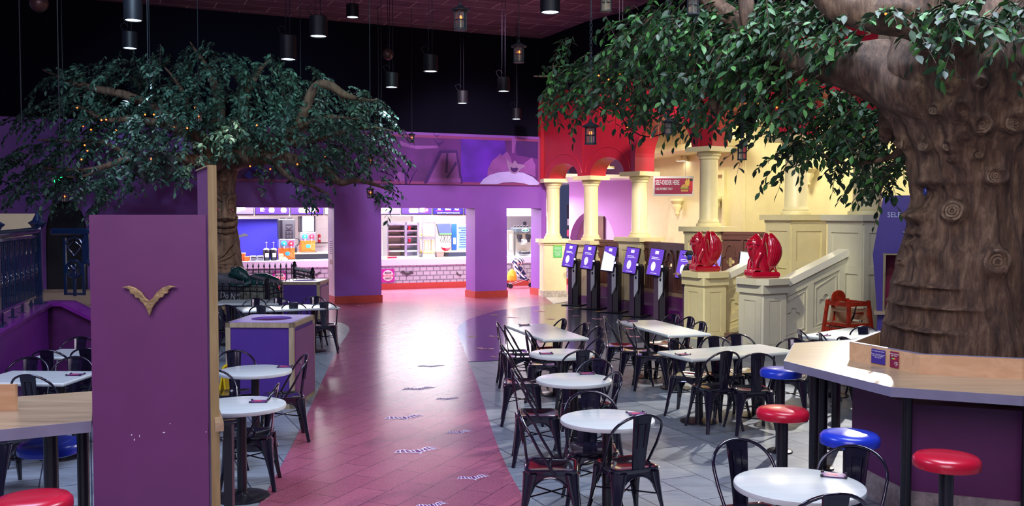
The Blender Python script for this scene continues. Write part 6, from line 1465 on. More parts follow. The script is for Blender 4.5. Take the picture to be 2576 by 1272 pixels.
BL = [(140, 190, 18.5, 45, 26, .5, 1), (230, 190, 19, 90, 36, .8, 1), (330, 172, 19.5, 90, 42, 1, 1), (430, 165, 20, 80, 42, 1.2, 1), (510, 145, 20, 55, 42, 1.2, 1), (580, 180, 20, 70, 55, 1.2, 1), (660, 190, 20, 80, 50, 1.2, 1), (750, 205, 20.3, 80, 45, 1.1, 1), (840, 240, 20, 75, 45, 1, 1),
      (930, 255, 19.8, 55, 38, .8, 1), (960, 310, 19.3, 42, 45, .7, 1), (985, 375, 19.2, 20, 25, .4, 1.2), (900, 345, 19, 78, 58, 1, 1.1), (820, 330, 18.5, 80, 60, 1, 1.1), (740, 300, 18.5, 80, 60, 1, 1.1), (660, 285, 18.3, 80, 65, 1, 1.1), (600, 330, 18.0, 55, 45, .8, 1), (520, 330, 18.0, 60, 50, .8, 1),
      (480, 250, 18.3, 80, 60, 1, 1.1), (400, 262, 18.2, 80, 60, 1, 1.1), (300, 285, 18, 80, 58, 1, 1.1), (205, 262, 18, 80, 48, .8, 1), (110, 270, 18.3, 60, 34, .6, .9), (60, 298, 18.6, 45, 16, .4, 1), (200, 345, 17.8, 75, 48, .7, 1), (110, 380, 17.9, 70, 42, .6, 1), (50, 425, 17.8, 50, 48, .5, 1),
      (120, 455, 17.4, 70, 40, .5, 1), (215, 465, 17.2, 60, 40, .5, 1), (285, 445, 17.2, 58, 42, .5, 1), (345, 385, 17.4, 65, 55, .6, 1), (420, 375, 17.4, 65, 50, .6, .9), (770, 395, 18.5, 95, 40, .8, 1), (870, 410, 18.4, 65, 30, .6, 1), (795, 492, 18.2, 36, 20, .3, .8), (752, 470, 18.3, 22, 28, .3, .7),
      (962, 468, 18.1, 34, 26, .3, 1), (650, 410, 19.3, 36, 26, .5, .7), (660, 455, 19.2, 14, 22, .2, .6), (465, 432, 17.6, 22, 20, .3, .8), (240, 508, 17.1, 26, 14, .2, .9), (400, 330, 19.8, 180, 90, .9, .5), (720, 300, 20.6, 200, 90, .8, .5), (440, 415, 17.3, 50, 30, .3, .8), (140, 505, 17.2, 30, 12, .2, .6)]
foliage('foliage', BL, M_leafL, TL, .112, .50, 18, .0092, 3, twigm=M_twig, centre=(lx, ly, 0))

# hanging bat prop in the left tree
hb_ = thing('hanging_bat', 'large grey bat prop with folded drooping wings hanging in the left tree', 'bat', at(388, 385, 17.1))
for s_, n_ in ((-1, 'wing'), (1, 'wing')):
    w_ = MB(); rows = []
    for i in range(13):
        u = i / 12; z = .02 - .56 * u; cx = s_ * (.10 + .22 * math.sin(PI * min(1, u * .95)) ** .8 * (1 - .35 * u)); wd = .16 * math.sin(PI * min(.97, u * .85 + .12)) ** .7 * (1 - u * .6) + .004
        rows.append([(cx + wd * math.cos(a) * (1 + .0), .05 * math.sin(a) + .03 * math.cos(3 * a) * (1 - u), z) for a in [2 * PI * k / 14 for k in range(14)]])
    gridmesh('wing', rows, mat('bat_grey_cloth', (.055, .05, .055), .7, var=.4, vscale=8), hb_)
MB().ball((0, 0, -.22), .08, 14, 10, sc=(.8, .8, 2)).obj('torso', MT['bat_grey_cloth'], hb_, smooth=60)
MB().ball((.0, -.06, -.34), .045, 12, 8).obj('red_head', mat('red_head', (.35, .01, .02), .5), hb_, smooth=60)
MB().tube([(0, 0, -.05), (0, 0, .5)], .006, 5).obj('cord', M_rope, hb_)
ex = at(150, 452, 18.3); t = thing('exit_sign', 'small green lit sign glowing through the leaves of the left tree', 'sign', ex)
MB().box((0, .03, 0), (.24, .05, .14), bev=.01).obj('case', M_kdark, t); MB().box((0, .0, 0), (.21, .01, .11)).obj('green_face', mat('green_lit', (0, .5, .2), .3, emit=(.02, .85, .25), es=2), t); MB().tube([(0, .03, .07), (0, .03, 1.6)], .008, 5).obj('stem', M_rope, t)

# ---------------- right big tree
TR = thing('knotted_tree', 'huge artificial tree at right with knotted brown trunk, profile face and dark green leaves', 'tree')
ry_ = 7.9
def rc(px, py, r_px): p = at(px, py, ry_); return p.z, p.x, r_px / 302.0
prof = [(.84, 3.95, 7.85, .93), (.93, 3.93, 7.85, .90), (1.03, 3.88, 7.88, .72)]
for px, py, rp in ((2430, 880, 186), (2427, 750, 163), (2430, 660, 146), (2434, 590, 130), (2437, 500, 120), (2433, 400, 130), (2425, 330, 152), (2420, 260, 185), (2425, 180, 210), (2440, 90, 200), (2450, 0, 180), (2450, -90, 150)):
    z, x, r = rc(px, py, rp); prof.append((z, x, ry_, r))
zr = lambda py: at(2430, py, ry_ - .4).z
def tr(px, py):
    z = zr(py); cx, cy, r = interp(prof, z); return math.asin(max(-1, min(1, ((px - 1288) / 2400 * (ry_ - .35) - cx) / r)))
kn = [(2413, 222, 16), (2348, 213, 14), (2392, 283, 26), (2436, 318, 24), (2502, 312, 26), (2344, 277, 14), (2322, 352, 14), (2350, 362, 15), (2388, 366, 15), (2442, 390, 14), (2478, 443, 22), (2407, 530, 28), (2476, 655, 34), (2524, 250, 16), (2304, 665, 9), (2410, 345, 10), (2362, 232, 12), (2505, 215, 10), (2395, 400, 8)]
br = [(tr(a, b), zr(b), s / 300 * .95, s / 300 * .95, .045 if s < 20 else .06, 'k') for a, b, s in kn]
L_ = -PI / 2 + .12
br += [(L_, zr(540), .10, .05, .11, 'g'), (L_ + .12, zr(545), .09, .05, .05, 'g'), (L_, zr(585), .10, .030, .045, 'g'), (L_, zr(600), .14, .018, -.03, 'g'), (L_, zr(615), .12, .045, .06, 'g'), (L_ + .30, zr(430), .10, .10, .07, 'g'), (L_ + .38, zr(455), .20, .035, .05, 'g'), (L_ + .15, zr(482), .09, .05, -.05, 'g'), (L_ + .50, zr(560), .04, .16, .05, 'g'), (L_ + .42, zr(640), .12, .07, .05, 'g'),
       (-1.15, zr(722), .25, .022, .055, 'v'), (-1.15, zr(773), .34, .022, .055, 'v'), (-1.25, zr(832), .30, .028, .055, 'v'), (-.15, zr(600), .05, .30, .04, 'g'), (.5, zr(560), .05, .30, .05, 'g'), (-.6, zr(330), .06, .3, .06, 'g'), (.3, zr(280), .06, .3, .06, 'g'), (-.3, zr(250), .05, .25, .06, 'g'), (.75, zr(400), .06, .35, .06, 'g'), (.1, zr(430), .05, .2, .04, 'g'), (1.0, zr(620), .12, .2, .06, 'g')]
tk = trunk('trunk', prof, M_bark, TR, br, groove=.045, gn=6.0, nz=300, na=320)
for a, b, s in kn:
    if s < 13: continue
    th2 = tr(a, b); z = zr(b); cx, cy, r = interp(prof, z); d = Vector((math.sin(th2), -math.cos(th2), 0)); R0 = r + (.062 if s < 20 else .088)
    c0 = Vector((cx, cy, z)) + d * R0; rs = s / 300
    sx_ = Vector((math.cos(th2), math.sin(th2), 0)); m = MB()
    for q, rd in ((.78, .16), (.50, .13), (.26, .12)): m.tube([c0 + sx_ * (rs * q * (1 + .08 * math.sin(k * PI / 7)) * math.cos(2 * PI * k / 28)) + Vector((0, 0, rs * q * (1 + .08 * math.cos(k * PI / 7)) * math.sin(2 * PI * k / 28))) + d * (.006 * (1 - q)) for k in range(29)], rs * rd, 6, cap=False)
    m.ball(tuple(c0), rs * .13, 8, 6); MB(Matrix.Translation(c0 - d * .03) @ Matrix.Rotation(th2, 4, 'Z')).ball((0, 0, 0), rs, 18, 12, sc=(1.0, .42, 1.05)).obj('knot_swelling', M_bark, TR, smooth=60); m.obj('knot', M_barkring, TR, smooth=60, label='pale ringed knot')
e = at(2313, 482, 7.75); MB().ball((e.x + .045, e.y, e.z), .026, 14, 10, sc=(.6, 1, 1.3)).obj('eyeball', mat('blue_eye', (.02, .03, .14), .2), TR, smooth=60)
RB = [[(2440, 230, 7.8, .42), (2330, 215, 7.8, .34), (2230, 185, 8.0, .27), (2130, 165, 8.2, .19), (2040, 160, 8.5, .13), (1960, 130, 8.7, .11), (1900, 85, 8.8, .085), (1880, 30, 8.8, .075), (1875, -40, 8.8, .06)],
      [(2050, 160, 8.5, .12), (1960, 165, 8.9, .11), (1890, 175, 9.1, .10), (1845, 210, 9.2, .09), (1810, 250, 9.2, .075), (1790, 275, 9.2, .06)],
      [(2450, 130, 7.7, .36), (2370, 60, 7.3, .24), (2280, 35, 7.2, .17), (2190, 30, 7.3, .14), (2120, 15, 7.4, .13), (2060, -40, 7.5, .11)],
      [(2010, 170, 8.6, .06), (1980, 215, 8.8, .05), (1940, 265, 9.0, .045), (1900, 292, 9.2, .04), (1855, 312, 9.4, .02)],
      [(1900, 90, 8.8, .08), (1830, 40, 9.2, .10), (1785, 0, 9.4, .09), (1740, -50, 9.5, .08)],
      [(1890, 150, 8.9, .07), (1760, 110, 9.6, .06), (1660, 60, 10.2, .09), (1610, 85, 10.6, .08), (1570, 120, 10.9, .07), (1540, 158, 11.1, .045), (1500, 190, 11.3, .02)],
      [(2440, 150, 7.8, .36), (2500, 70, 7.6, .30), (2570, 10, 7.5, .24), (2640, -60, 7.4, .2)],
      [(2290, 300, 7.95, .12), (2240, 300, 8.2, .09), (2228, 340, 8.3, .06), (2222, 355, 8.3, .03)],
      [(2300, 330, 8.1, .07), (2240, 395, 8.6, .025), (2120, 410, 8.9, .015), (2060, 380, 9.1, .01)],
      [(1600, 90, 10.7, .03), (1500, 170, 11.2, .018), (1400, 190, 11.5, .014), (1342, 192, 11.6, .008)],
      [(1800, 215, 9.5, .03), (1700, 240, 10.0, .02), (1560, 260, 10.8, .014), (1440, 270, 11.3, .01)]]
for b_ in RB: limb('branch', b_, M_bark, TR, n=26, sub=9)
BR = [(1990, 367, 9.2, 36, 45, 0.25, 1.0), (1395, 255, 11.5, 30, 34, 0.3, 1.1), (1440, 185, 11.3, 55, 42, 0.4, 1.3), (1500, 220, 11, 60, 45, 0.5, 1.1), (1530, 160, 10.9, 80, 45, 0.6, 1.2), (1600, 200, 10.5, 80, 60, 0.6, 1.2), (1640, 120, 10.2, 90, 70, 0.7, 1.2), (1720, 80, 9.7, 100, 80, 0.7, 1.2), (1650, 45, 9.9, 80, 45, 0.6, 1.0), (1760, 180, 9.6, 100, 80, 0.6, 1.3), (1690, 260, 10, 75, 30, 0.4, 1.0), (1820, 60, 9.2, 110, 65, 0.6, 1.2), (1860, 240, 9.3, 70, 40, 0.4, 0.9), (1930, 110, 8.7, 95, 85, 0.5, 1.2), (1960, 225, 9, 90, 60, 0.5, 1.3), (2060, 40, 8.0, 90, 50, 0.4, 1.0), (2060, 247, 9.1, 80, 60, 0.4, 1.3), (2150, 330, 9, 75, 55, 0.4, 1.3), (2230, 400, 9.2, 55, 50, 0.3, 1.2), (2190, 440, 9.2, 55, 26, 0.2, 1.0), (2060, 352, 9.2, 40, 30, 0.2, 0.8), (1900, 302, 9.4, 40, 26, 0.2, 0.8), (2150, 265, 9.1, 80, 40, 0.4, 1.3), (2230, 300, 9.3, 40, 40, 0.3, 1.0), (2100, 100, 8.1, 60, 30, 0.2, 0.7), (2310, 12, 6.9, 120, 18, 0.15, 0.8), (2450, 22, 6.8, 110, 24, 0.15, 1.2), (2550, 15, 6.8, 50, 26, 0.15, 1.2), (2390, 75, 6.8, 12, 10, 0.05, 2.5), (2572, 370, 9.4, 12, 30, 0.2, 1), (1425, 120, 11.4, 22, 18, 0.2, 1.2), (1560, 60, 10.8, 40, 20, 0.3, 0.8), (1760, 290, 9.8, 40, 20, 0.3, 0.6), (1620, 270, 10.4, 50, 18, 0.3, 0.6), (1800, 100, 10.4, 200, 110, 0.5, 0.5), (1960, 20, 8.4, 80, 40, 0.3, 1)]
foliage('foliage', BR, M_leafR, TR, .100, .42, 14, .0064, 5, twigm=M_twig, centre=(3.9, 7.9, 0), down=.6)

# ---------------- amber fairy bulbs and one cord
FB = [(194, 271, 17.3), (255, 302, 17.2), (267, 301, 17.2), (209, 317, 17.1), (292, 328, 17.1), (213, 365, 17), (220, 379, 17), (205, 401, 16.9), (229, 326, 17.0), (365, 288, 17), (387, 288, 17), (439, 318, 17), (471, 322, 17), (491, 271, 17), (629, 418, 18), (680, 425, 18), (748, 413, 17.6), (817, 393, 17.6), (646, 315, 17)]
FB2 = [(1734, 138, 9), (1531, 200, 10.2), (1559, 185, 10.2), (1506, 190, 10.2), (1552, 261, 10.2), (1578, 320, 10.4), (1638, 345, 10.4), (1825, 212, 9.0), (1865, 170, 8.9), (1895, 205, 8.7), (1906, 260, 8.8), (1954, 270, 8.6), (2232, 342, 8.7), (2175, 345, 8.6), (2228, 35, 6.9)]
fb0 = None
for grp, lab, lst in (('amber fairy bulbs in the left tree', 'tiny amber fairy bulb glowing among the leaves of the left tree', FB), ('amber fairy bulbs in the right tree', 'tiny amber fairy bulb glowing among the leaves of the right tree', FB2)):
    for px, py, Y in lst:
        sc_ = .016 if Y > 12 else .009
        if fb0 is None: fb0 = MB().ball((0, 0, 0), 1.0, 10, 8).obj('fairy_bulb', M_fairy, None, True); o = fb0
        else: o = fb0.copy(); COL.objects.link(o)
        o.location = at(px, py, Y); o.scale = (sc_,) * 3; tag(o, lab, 'light bulb', grp)
q = [at(a, b, y) for a, b, y in ((1552, 261, 10.2), (1565, 295, 10.3), (1578, 320, 10.4), (1610, 340, 10.4), (1638, 345, 10.4), (1690, 330, 10.3))]
tag(MB().tube(q, .006, 5).obj('light_cord', M_rope), 'dark cord of fairy lights drooping before the red arcade', 'cord')
# ================================================================== FLOOR BATS
M_batline = mat('white_floor_line', (0.80, 0.80, 0.90), 0.4); M_batfill = mat('violet_floor_fill', (0.16, 0.01, 0.16), 0.5); M_batpink = mat('pink_floor_bat', (0.85, 0.35, 0.42), 0.4); M_baty = mat('yellow_floor_bat', (0.70, 0.42, 0.05), 0.4)
def floorbat(px, py, wpx, rot, label, group=None, z=.005, pink=None):
    p = G(px, py, z); s = wpx / (2400 / p.y) / 2
    t = thing('floor_bat', label, 'floor marking', (p.x, p.y, z), R(rot), group); pts = bat(s, sy=2.0)
    if pink: MB().prism(pts, 0, .002).obj('bat_shape', pink, t); MB().prism(bat(s * .55, sy=1.8), .002, .003).obj('bat_centre', M_batfill if pink is M_batpink else pink, t); return
    big = bat(s, sy=1.7); cx, cy = 0, 0
    MB().prism(big, 0, .002).obj('outline', M_batline, t)
    inn = []; n = len(big)
    for i in range(n):
        a, b, c = Vector(big[i - 1]), Vector(big[i]), Vector(big[(i + 1) % n]); e1 = (b - a).normalized(); e2 = (c - b).normalized(); nn_ = Vector((e1.y + e2.y, -e1.x - e2.x)); nn_ = nn_.normalized() if nn_.length > 1e-6 else Vector((0, 0)); q = b + nn_ * (.065 * s); inn.append((q.x, q.y))
    MB().prism(inn, .002, .0035).obj('fill', M_batfill, t)
    v = MB()
    for sx in (-1, 1):
        for a, b in (((.30, .20), (.26, -.08)), ((.46, .29), (.50, -.02)), ((.60, .31), (.74, .04)), ((.10, .17), (.12, -.06))):
            x0, y0, x1, y1 = sx * a[0] * s, 1.7 * a[1] * s, sx * b[0] * s, 1.7 * b[1] * s
            d = Vector((x1 - x0, y1 - y0)).normalized(); k = Vector((-d.y, d.x)) * .026 * s
            v.prism([(x0 + k.x, y0 + k.y), (x0 - k.x, y0 - k.y), (x1 - k.x, y1 - k.y), (x1 + k.x, y1 + k.y)], .002, .0045)
    v.obj('wing_line', M_batline, t)
    MB().prism([(.06 * s * math.cos(R(a)), .18 * s + .07 * s * math.sin(R(a))) for a in range(0, 360, 30)], .003, .005).obj('head_mark', M_navy, t)
for a in [(1018, 1051, 106, 22, 'outlined bat left of middle on the red path, second from the bottom rows'), (1157, 1087, 70, 22, 'small outlined bat near the right border of the red path'), (1051, 1135, 122, 24, 'largest outlined bat in the middle of the red path'),
          (1192, 1202, 88, 20, 'outlined bat lowest right on the red path'), (1088, 1272, 90, 24, 'outlined bat cut by the bottom of the picture'), (1055, 978, 88, 20, 'outlined bat on the shiny part of the red path'), (1127, 1003, 62, 14, 'faint outlined bat right of the shiny part of the path'),
          (1085, 921, 70, 10, 'outlined bat farthest up the shiny stripe of the path')]: floorbat(*a)
for k_, (px, py, w_) in enumerate([(1217, 877, 54), (1245, 897, 30), (1242, 846, 32), (1287, 798, 48), (1356, 783, 32), (1384, 802, 26), (1432, 778, 18), (1448, 794, 20), (1500, 802, 30), (1360, 860, 34), (1578, 826, 30), (1520, 833, 24), (1590, 846, 40), (1476, 812, 20)]):
    floorbat(px, py, w_, -25, 'pink bat marking on the dark vinyl floor', 'pink bat markings on the dark floor', .009, M_batpink)
for px, py, w_ in [(1243, 792, 20), (1188, 846, 20), (1450, 774, 18), (1505, 783, 18), (1577, 799, 22)]: floorbat(px, py, w_, -5, 'yellow bat marking on the dark vinyl floor', 'yellow bat markings on the dark floor', .009, M_baty)
floorbat(905, 768, 22, -20, 'pink bat marking on the red floor beside the big purple pier', None, .007, M_batpink)

# ================================================================== PERSON
def skin(name, pts, edges, m, parent, root=0, sub=2):
    me = bpy.data.meshes.new(name); me.from_pydata([p[:3] for p in pts], edges, []); me.materials.append(m)
    o = bpy.data.objects.new(name, me); COL.objects.link(o); o.modifiers.new('s', 'SKIN'); sd = o.modifiers.new('d', 'SUBSURF'); sd.levels = sub; sd.render_levels = sub
    for i, p in enumerate(pts):
        r = p[3] if isinstance(p[3], tuple) else (p[3], p[3]); me.skin_vertices[0].data[i].radius = r
    me.skin_vertices[0].data[root].use_root = True
    dg = bpy.context.evaluated_depsgraph_get(); nm = bpy.data.meshes.new_from_object(o.evaluated_get(dg)); bpy.data.objects.remove(o)
    nm.name = name; nm.materials.clear(); nm.materials.append(m); nm.polygons.foreach_set('use_smooth', [True] * len(nm.polygons))
    q = bpy.data.objects.new(name, nm); COL.objects.link(q); q.parent = parent; return q
pp_ = G(1741, 826); per = thing('person', 'person in dark cap, dark top and jeans leaning to a kiosk behind the farther newel', 'person', (pp_.x, pp_.y, .0), R(118))
M_skin = mat('skin', (0.55, 0.30, 0.22), 0.5); M_top = mat('dark_sweater', (0.035, 0.03, 0.045), 0.8, var=.3, vscale=12); M_jean = mat('dark_denim', (0.012, 0.022, 0.055), 0.8, var=.3, vscale=14)
# faces +x local; standing about 1.52 m with a bowed head
B = [(-.04, 0, .86, (.15, .12)), (-.04, 0, 1.0, (.13, .11)), (-.02, 0, 1.14, (.15, .11)), (.01, 0, 1.24, (.13, .10)), (.035, 0, 1.30, .052), (.06, 0, 1.35, .05), (.085, 0, 1.40, (.075, .085)), (.09, 0, 1.47, (.075, .085)),
     (0, .15, 1.23, .055), (.02, .22, 1.0, .042), (.22, .16, 1.04, .034), (.30, .13, 1.08, .028),
     (0, -.15, 1.23, .055), (.04, -.21, 1.0, .042), (.20, -.14, 1.08, .034), (.28, -.11, 1.13, .028),
     (-.03, .09, .80, .085), (.0, .10, .46, .060), (-.04, .10, .10, .042), (.06, .11, .04, .040),
     (-.03, -.09, .80, .085), (-.0, -.10, .46, .060), (-.04, -.10, .10, .042), (.06, -.11, .04, .040)]
E = [(0, 1), (1, 2), (2, 3), (3, 4), (4, 5), (5, 6), (6, 7), (3, 8), (8, 9), (9, 10), (10, 11), (3, 12), (12, 13), (13, 14), (14, 15), (0, 16), (16, 17), (17, 18), (18, 19), (0, 20), (20, 21), (21, 22), (22, 23)]
for s_, base in ((1, 11), (-1, 15)):
    bx, by, bz = B[base][:3]
    for q, (l, a, dz) in enumerate(((.085, .5, 0), (.095, .18, .006), (.10, -.12, .004), (.085, -.42, -.004))):
        d = Vector((math.cos(a), math.sin(a) * 1.0, 0)); i = len(B)
        B.append((bx + d.x * .045, by + d.y * .045, bz + dz, .011)); B.append((bx + d.x * l * .9, by + d.y * l * .9, bz + dz - .012, .008)); B.append((bx + d.x * l * 1.25, by + d.y * l * 1.25, bz + dz - .035, .007))
        E += [(base, i), (i, i + 1), (i + 1, i + 2)]
    i = len(B); B.append((bx + .02, by - s_ * .035, bz + .0, .012)); B.append((bx + .055, by - s_ * .055, bz - .015, .009)); E += [(base, i), (i, i + 1)]
skin('body', B, E, M_skin, per)
tp = [(p[0], p[1], p[2], tuple(v * 1.16 for v in (p[3] if isinstance(p[3], tuple) else (p[3], p[3])))) for p in B]
skin('sweater', [(-.04, 0, .82, (.17, .14))] + [tp[i] for i in (1, 2, 3)] + [(.03, 0, 1.275, .07)] + [tp[i] for i in (8, 9, 10)] + [tp[i] for i in (12, 13, 14)], [(0, 1), (1, 2), (2, 3), (3, 4), (3, 5), (5, 6), (6, 7), (3, 8), (8, 9), (9, 10)], M_top, per)
skin('jeans', [(-.04, 0, .90, (.155, .125))] + [tp[i] for i in (16, 17)] + [(-.035, .10, .08, .062)] + [tp[i] for i in (20, 21)] + [(-.035, -.10, .08, .062)], [(0, 1), (1, 2), (2, 3), (0, 4), (4, 5), (5, 6)], M_jean, per)
MB().ball((.08, 0, 1.475), .098, 20, 12, sc=(1.1, .95, .72)).box((.19, 0, 1.455), (.11, .15, .014), bev=.005).obj('cap', mat('black_cap', (.01, .012, .014), .7), per, smooth=60)
MB().ball((.05, 0, 1.42), .092, 18, 12, sc=(.9, 1.0, .8)).obj('hair', mat('blue_hair', (.02, .05, .4), .6), per, smooth=60, label='short hair dyed blue')
fc = MB(); fc.ball((.165, .032, 1.425), .012, 8, 6).ball((.165, -.032, 1.425), .012, 8, 6); fc.obj('eyes', M_white, per, smooth=60)
MB().tube([(.165, 0, 1.43), (.185, 0, 1.40), (.165, 0, 1.392)], [.008, .014, .006], 8).obj('nose', M_skin, per, smooth=60)
MB().tube([(.155, .025, 1.365), (.168, 0, 1.362), (.155, -.025, 1.365)], .006, 6).obj('mouth', mat('lip_colour', (.4, .12, .1), .5), per, smooth=60)
for s_ in (-1, 1):
    MB().ball((.07, s_ * .088, 1.41), .02, 8, 6, sc=(.8, .4, 1.3)).obj('ear', M_skin, per, smooth=60)
    MB().box((.05, s_ * .105, .03), (.25, .09, .06), bev=.025).obj('shoe', M_kdark, per)
MB().tube([(-.17, -.16, .90), (-.19, -.02, .88), (-.16, .13, .90), (-.05, .19, .91)], .035, 8).obj('tied_shirt', mat('grey_checked_cloth', (.10, .10, .13), .8, var=.7, vscale=30), per, smooth=60)

# ================================================================== STROLLER
sp_ = G(1304, 723); stl = thing('pushchair', 'striped blue and white folding pushchair parked in the narrow third opening', 'pushchair', (sp_.x, sp_.y - .1, 0), R(10))
m = MB()
for s_ in (-1, 1):
    m.tube([(.42, s_ * .18, .10), (.10, s_ * .2, .62), (-.12, s_ * .2, .95), (-.22, s_ * .2, 1.0)], .012, 7).tube([(-.28, s_ * .2, .10), (.0, s_ * .2, .42), (.12, s_ * .2, .60)], .012, 7).tube([(-.28, s_ * .2, .10), (.30, s_ * .18, .30)], .010, 6)
m.tube([(-.28, -.2, .14), (-.28, .2, .14)], .010, 6).obj('frame', M_steel, stl, smooth=50)
for x in (-.28, .42):
    for s_ in (-1, 1):
        w_ = MB(Matrix.Translation((x, s_ * .2, .07)) @ Matrix.Rotation(PI / 2, 4, 'X')); w_.lathe([(.02, -.03), (.068, -.028), (.072, -.01), (.068, .008), (.02, .01)], n=20).lathe([(.02, .016), (.068, .018), (.072, .03), (.068, .044), (.02, .046)], n=20); w_.obj('wheel', M_kdark, stl, smooth=40)
M_str = bpy.data.materials.new('blue_white_stripes'); M_str.use_nodes = True; nt = M_str.node_tree; wv = nt.nodes.new('ShaderNodeTexWave'); wv.inputs['Scale'].default_value = 5.0; wv.inputs['Distortion'].default_value = 0; tc = nt.nodes.new('ShaderNodeTexCoord'); nt.links.new(tc.outputs['Object'], wv.inputs['Vector']); rr_ = nt.nodes.new('ShaderNodeValToRGB'); rr_.color_ramp.interpolation = 'CONSTANT'; rr_.color_ramp.elements[1].position = .5; rr_.color_ramp.elements[0].color = (.02, .03, .16, 1); rr_.color_ramp.elements[1].color = (.85, .85, .9, 1); nt.links.new(wv.outputs['Fac'], rr_.inputs['Fac']); nt.links.new(rr_.outputs['Color'], nt.nodes['Principled BSDF'].inputs['Base Color']); wv.bands_direction = 'DIAGONAL'
MB().wallprism([(.22, .30), (.26, .33), (.02, .45), (-.14, .92), (-.20, .90), (-.06, .38)], -.16, .16).obj('seat', M_str, stl)
MB().ball((-.02, 0, .84), .21, 18, 12, sc=(1.0, .95, .72)).obj('hood', M_str, stl, smooth=60)
MB().wallprism([(.16, .40), (.24, .44), (.06, .66), (-.02, .64)], -.17, .17).obj('side_cover', mat('navy_cloth', (.01, .02, .12), .8), stl)
MB().wallprism([(.10, .36), (.34, .28), (.26, .22), (.06, .28)], -.15, .15).obj('basket', mat('navy_cloth', (.01, .02, .12), .8), stl)
bg = thing('orange_backpack', 'orange backpack hung on the pushchair', 'bag', (sp_.x - .20, sp_.y - .33, .22), R(10))
MB().lathe([(.05, 0), (.14, .03), (.15, .15), (.12, .28), (.05, .36), (.02, .38)], n=20).obj('bag_body', mat('orange_cloth', (.80, .30, .02), .7), bg, smooth=60)
MB().tube([(-.05, 0, .34), (0, -.02, .50), (.05, 0, .34)], .008, 6).obj('strap', M_kdark, bg); MB().ball((0, -.13, .18), .05, sc=(1, .3, 1.1)).obj('pocket', mat('yellow_cloth', (.8, .5, .05), .7), bg, smooth=60)

# ================================================================== TREE ISLAND: mound, fence, sculpture, board
M_rock = mat('painted_grey_rock', (0.075, 0.08, 0.11), 0.75, var=.5, vscale=3, bump=.8, bscale=8)
rk = MB(); n = 40; vs = []; prof = [(1.55, 0), (1.50, .25), (1.38, .55), (1.15, .78), (.80, .92), (.3, 1.05)]
for (r_, z) in prof:
    for k_ in range(n):
        a = 2 * PI * k_ / n; f = 1 + .10 * noise.noise(Vector((math.cos(a) * 2, math.sin(a) * 2, z * 2))); vs.append((-6.05 + r_ * f * math.cos(a) * .92, 19.6 + r_ * f * math.sin(a), z + .06 * noise.noise(Vector((math.cos(a) * 3, math.sin(a) * 3, z)))))
rk.add(vs, [(i * n + k_, i * n + (k_ + 1) % n, (i + 1) * n + (k_ + 1) % n, (i + 1) * n + k_) for i in range(len(prof) - 1) for k_ in range(n)] + [tuple(range(n - 1, -1, -1)), tuple(range((len(prof) - 1) * n, len(prof) * n))])
rk.obj('rock_mound', M_rock, None, 50, label='dark grey rock mound at the foot of the left face tree', cat='rock')
sl = thing('stone_slab', 'dark tilted slab scrawled DO NOT TOUCH leaning inside the iron fence', 'sign')
f_ = Frame((-5.75, 17.85), (-4.65, 17.65)); sl.matrix_world = f_.M
MB(Matrix.Rotation(R(-8), 4, 'X')).wallprism([(0, .02), (.95, .02), (1.02, .66), (.75, .80), (.3, .90), (0, .86)], .02, .08).obj('slab', mat('slate', (0.05, 0.055, 0.065), .7, var=.3, vscale=6), sl)
w_ = text('scrawled_words', 'Do NOT Touch', .165, mat('chalk_white', (.62, .62, .62), .8), sl, (.24, .10, .70), sx=.80, align='LEFT', shear=-.1); w_.rotation_euler = (R(82), R(8), 0)
scu = thing('zombie_sculpture', 'dark green lying figure sculpture on grey boulder behind the iron fence', 'sculpture', (-5.02, 18.0, 0))
MB().ball((.25, 0, .72), .33, 20, 12, sc=(1.3, .8, .75)).obj('boulder', mat('mossy_stone', (0.20, 0.21, 0.15), .8, var=.6, vscale=14, bump=.6), scu, smooth=60)
MB().lathe([(.55, 0), (.5, .4), (.3, .7)], (.1, .1, 0), 20).obj('rock_base', M_rock, scu, smooth=60)
M_verd = mat('verdigris_green', (0.012, 0.06, 0.055), .35, var=.5, vscale=10)
fg = MB().tube([(-.30, 0, 1.10), (-.24, 0, 1.14), (-.14, 0, 1.15), (-.05, 0, 1.10), (.03, 0, 1.04), (.14, 0, 1.0), (.34, .02, .98), (.58, .02, .93)], [.04, .105, .13, .11, .065, .15, .17, .12], 18)
fg.tube([(.10, -.14, .98), (-.04, -.22, .92), (-.18, -.22, .93), (-.26, -.18, .95)], [.06, .045, .035, .03], 10); fg.obj('figure', M_verd, scu, smooth=70)
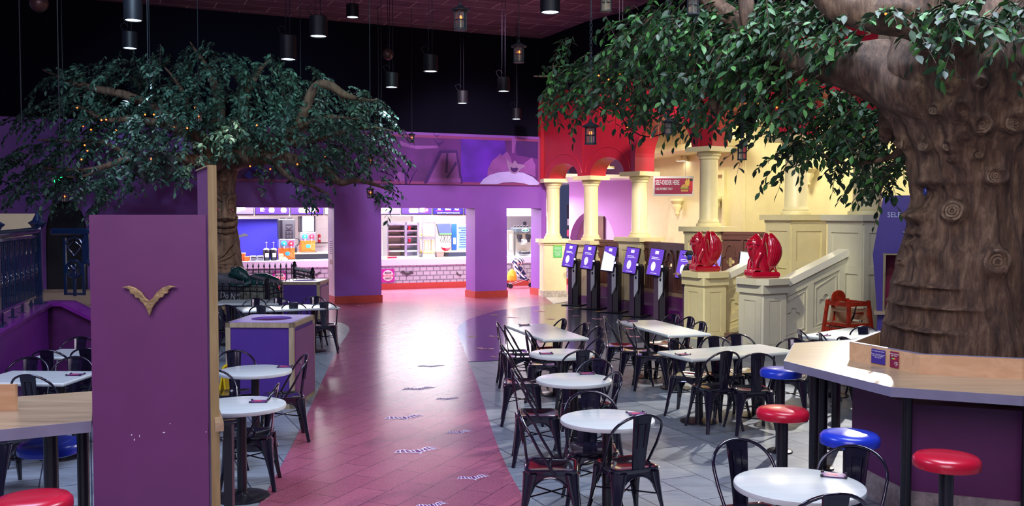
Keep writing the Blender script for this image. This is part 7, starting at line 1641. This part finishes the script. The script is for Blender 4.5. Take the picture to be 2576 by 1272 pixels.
MB().tube([(-.20, -.02, 1.26), (-.27, -.03, 1.22), (-.25, -.06, 1.19)], [.02, .035, .015], 8).ball((-.19, -.10, 1.20), .028).ball((-.28, -.075, 1.15), .024).tube([(-.32, -.03, 1.13), (-.30, -.08, 1.09), (-.22, -.12, 1.08)], .02, 6).tube([(-.14, -.12, 1.17), (-.12, -.135, 1.21), (-.10, -.125, 1.15)], .014, 6).obj('face_features', M_verd, scu, smooth=60)
MB(Matrix.Translation((.42, -.02, 1.03)) @ Matrix.Rotation(R(14), 4, 'Y')).box((0, 0, 0), (.62, .34, .07), bev=.03).obj('draped_cloth', mat('grey_drape', (0.10, 0.10, 0.12), .8, var=.4), scu)
# iron fence
def fence_run(a, b, name, label, n, z0=0.02, h=1.05):
    f = Frame(a, b); t = thing('iron_fence', label, 'fence'); t.matrix_world = f.M; L = f.L
    MB().box((L / 2, 0, z0 + h - .20), (L, .02, .025)).box((L / 2, 0, z0 + .12), (L, .02, .025)).box((L / 2, 0, z0 + h - .12), (L, .014, .014)).obj('rail', M_blackmetal, t)
    for i in range(n):
        u = L * (i + .5) / n
        m = MB().tube([(u, 0, z0), (u, 0, z0 + h - .08)], .009, 6).lathe([(.004, z0 + h - .10), (.022, z0 + h - .06), (.018, z0 + h - .045), (.001, z0 + h + .02)], (u, 0, 0), 8)
        for s_ in (-1, 1): m.tube([(u, 0, z0 + h - .20), (u + s_ * .03, 0, z0 + h - .13), (u + s_ * .055, 0, z0 + h - .135), (u + s_ * .05, 0, z0 + h - .17), (u + s_ * .03, 0, z0 + h - .165)], .005, 5)
        m.obj('picket', M_blackmetal, t)
    MB().box((L, 0, z0 + h / 2 - .05), (.06, .06, h)).lathe([(.05, z0 + h - .06), (.05, z0 + h - .03), (.03, z0 + h), (.04, z0 + h + .02), (.001, z0 + h + .06)], (L, 0, 0), 12).obj('post', M_blackmetal, t)
fence_run((-5.75, 17.5), (-4.40, 17.12), 'f', 'front run of spiked iron fence behind the white tables', 10)
fence_run((-5.75, 20.5), (-4.68, 20.5), 'f', 'rear run of spiked iron fence seen against the counter', 9, .02, 1.18)
fence_run((-4.68, 20.5), (-4.02, 19.2), 'f', 'foreshortened run of spiked iron fence above the far bin', 13, .02, 1.12)
fence_run((-4.40, 17.12), (-4.02, 19.2), 'f', 'side run of spiked iron fence behind the far bin', 12, .02, 1.0)
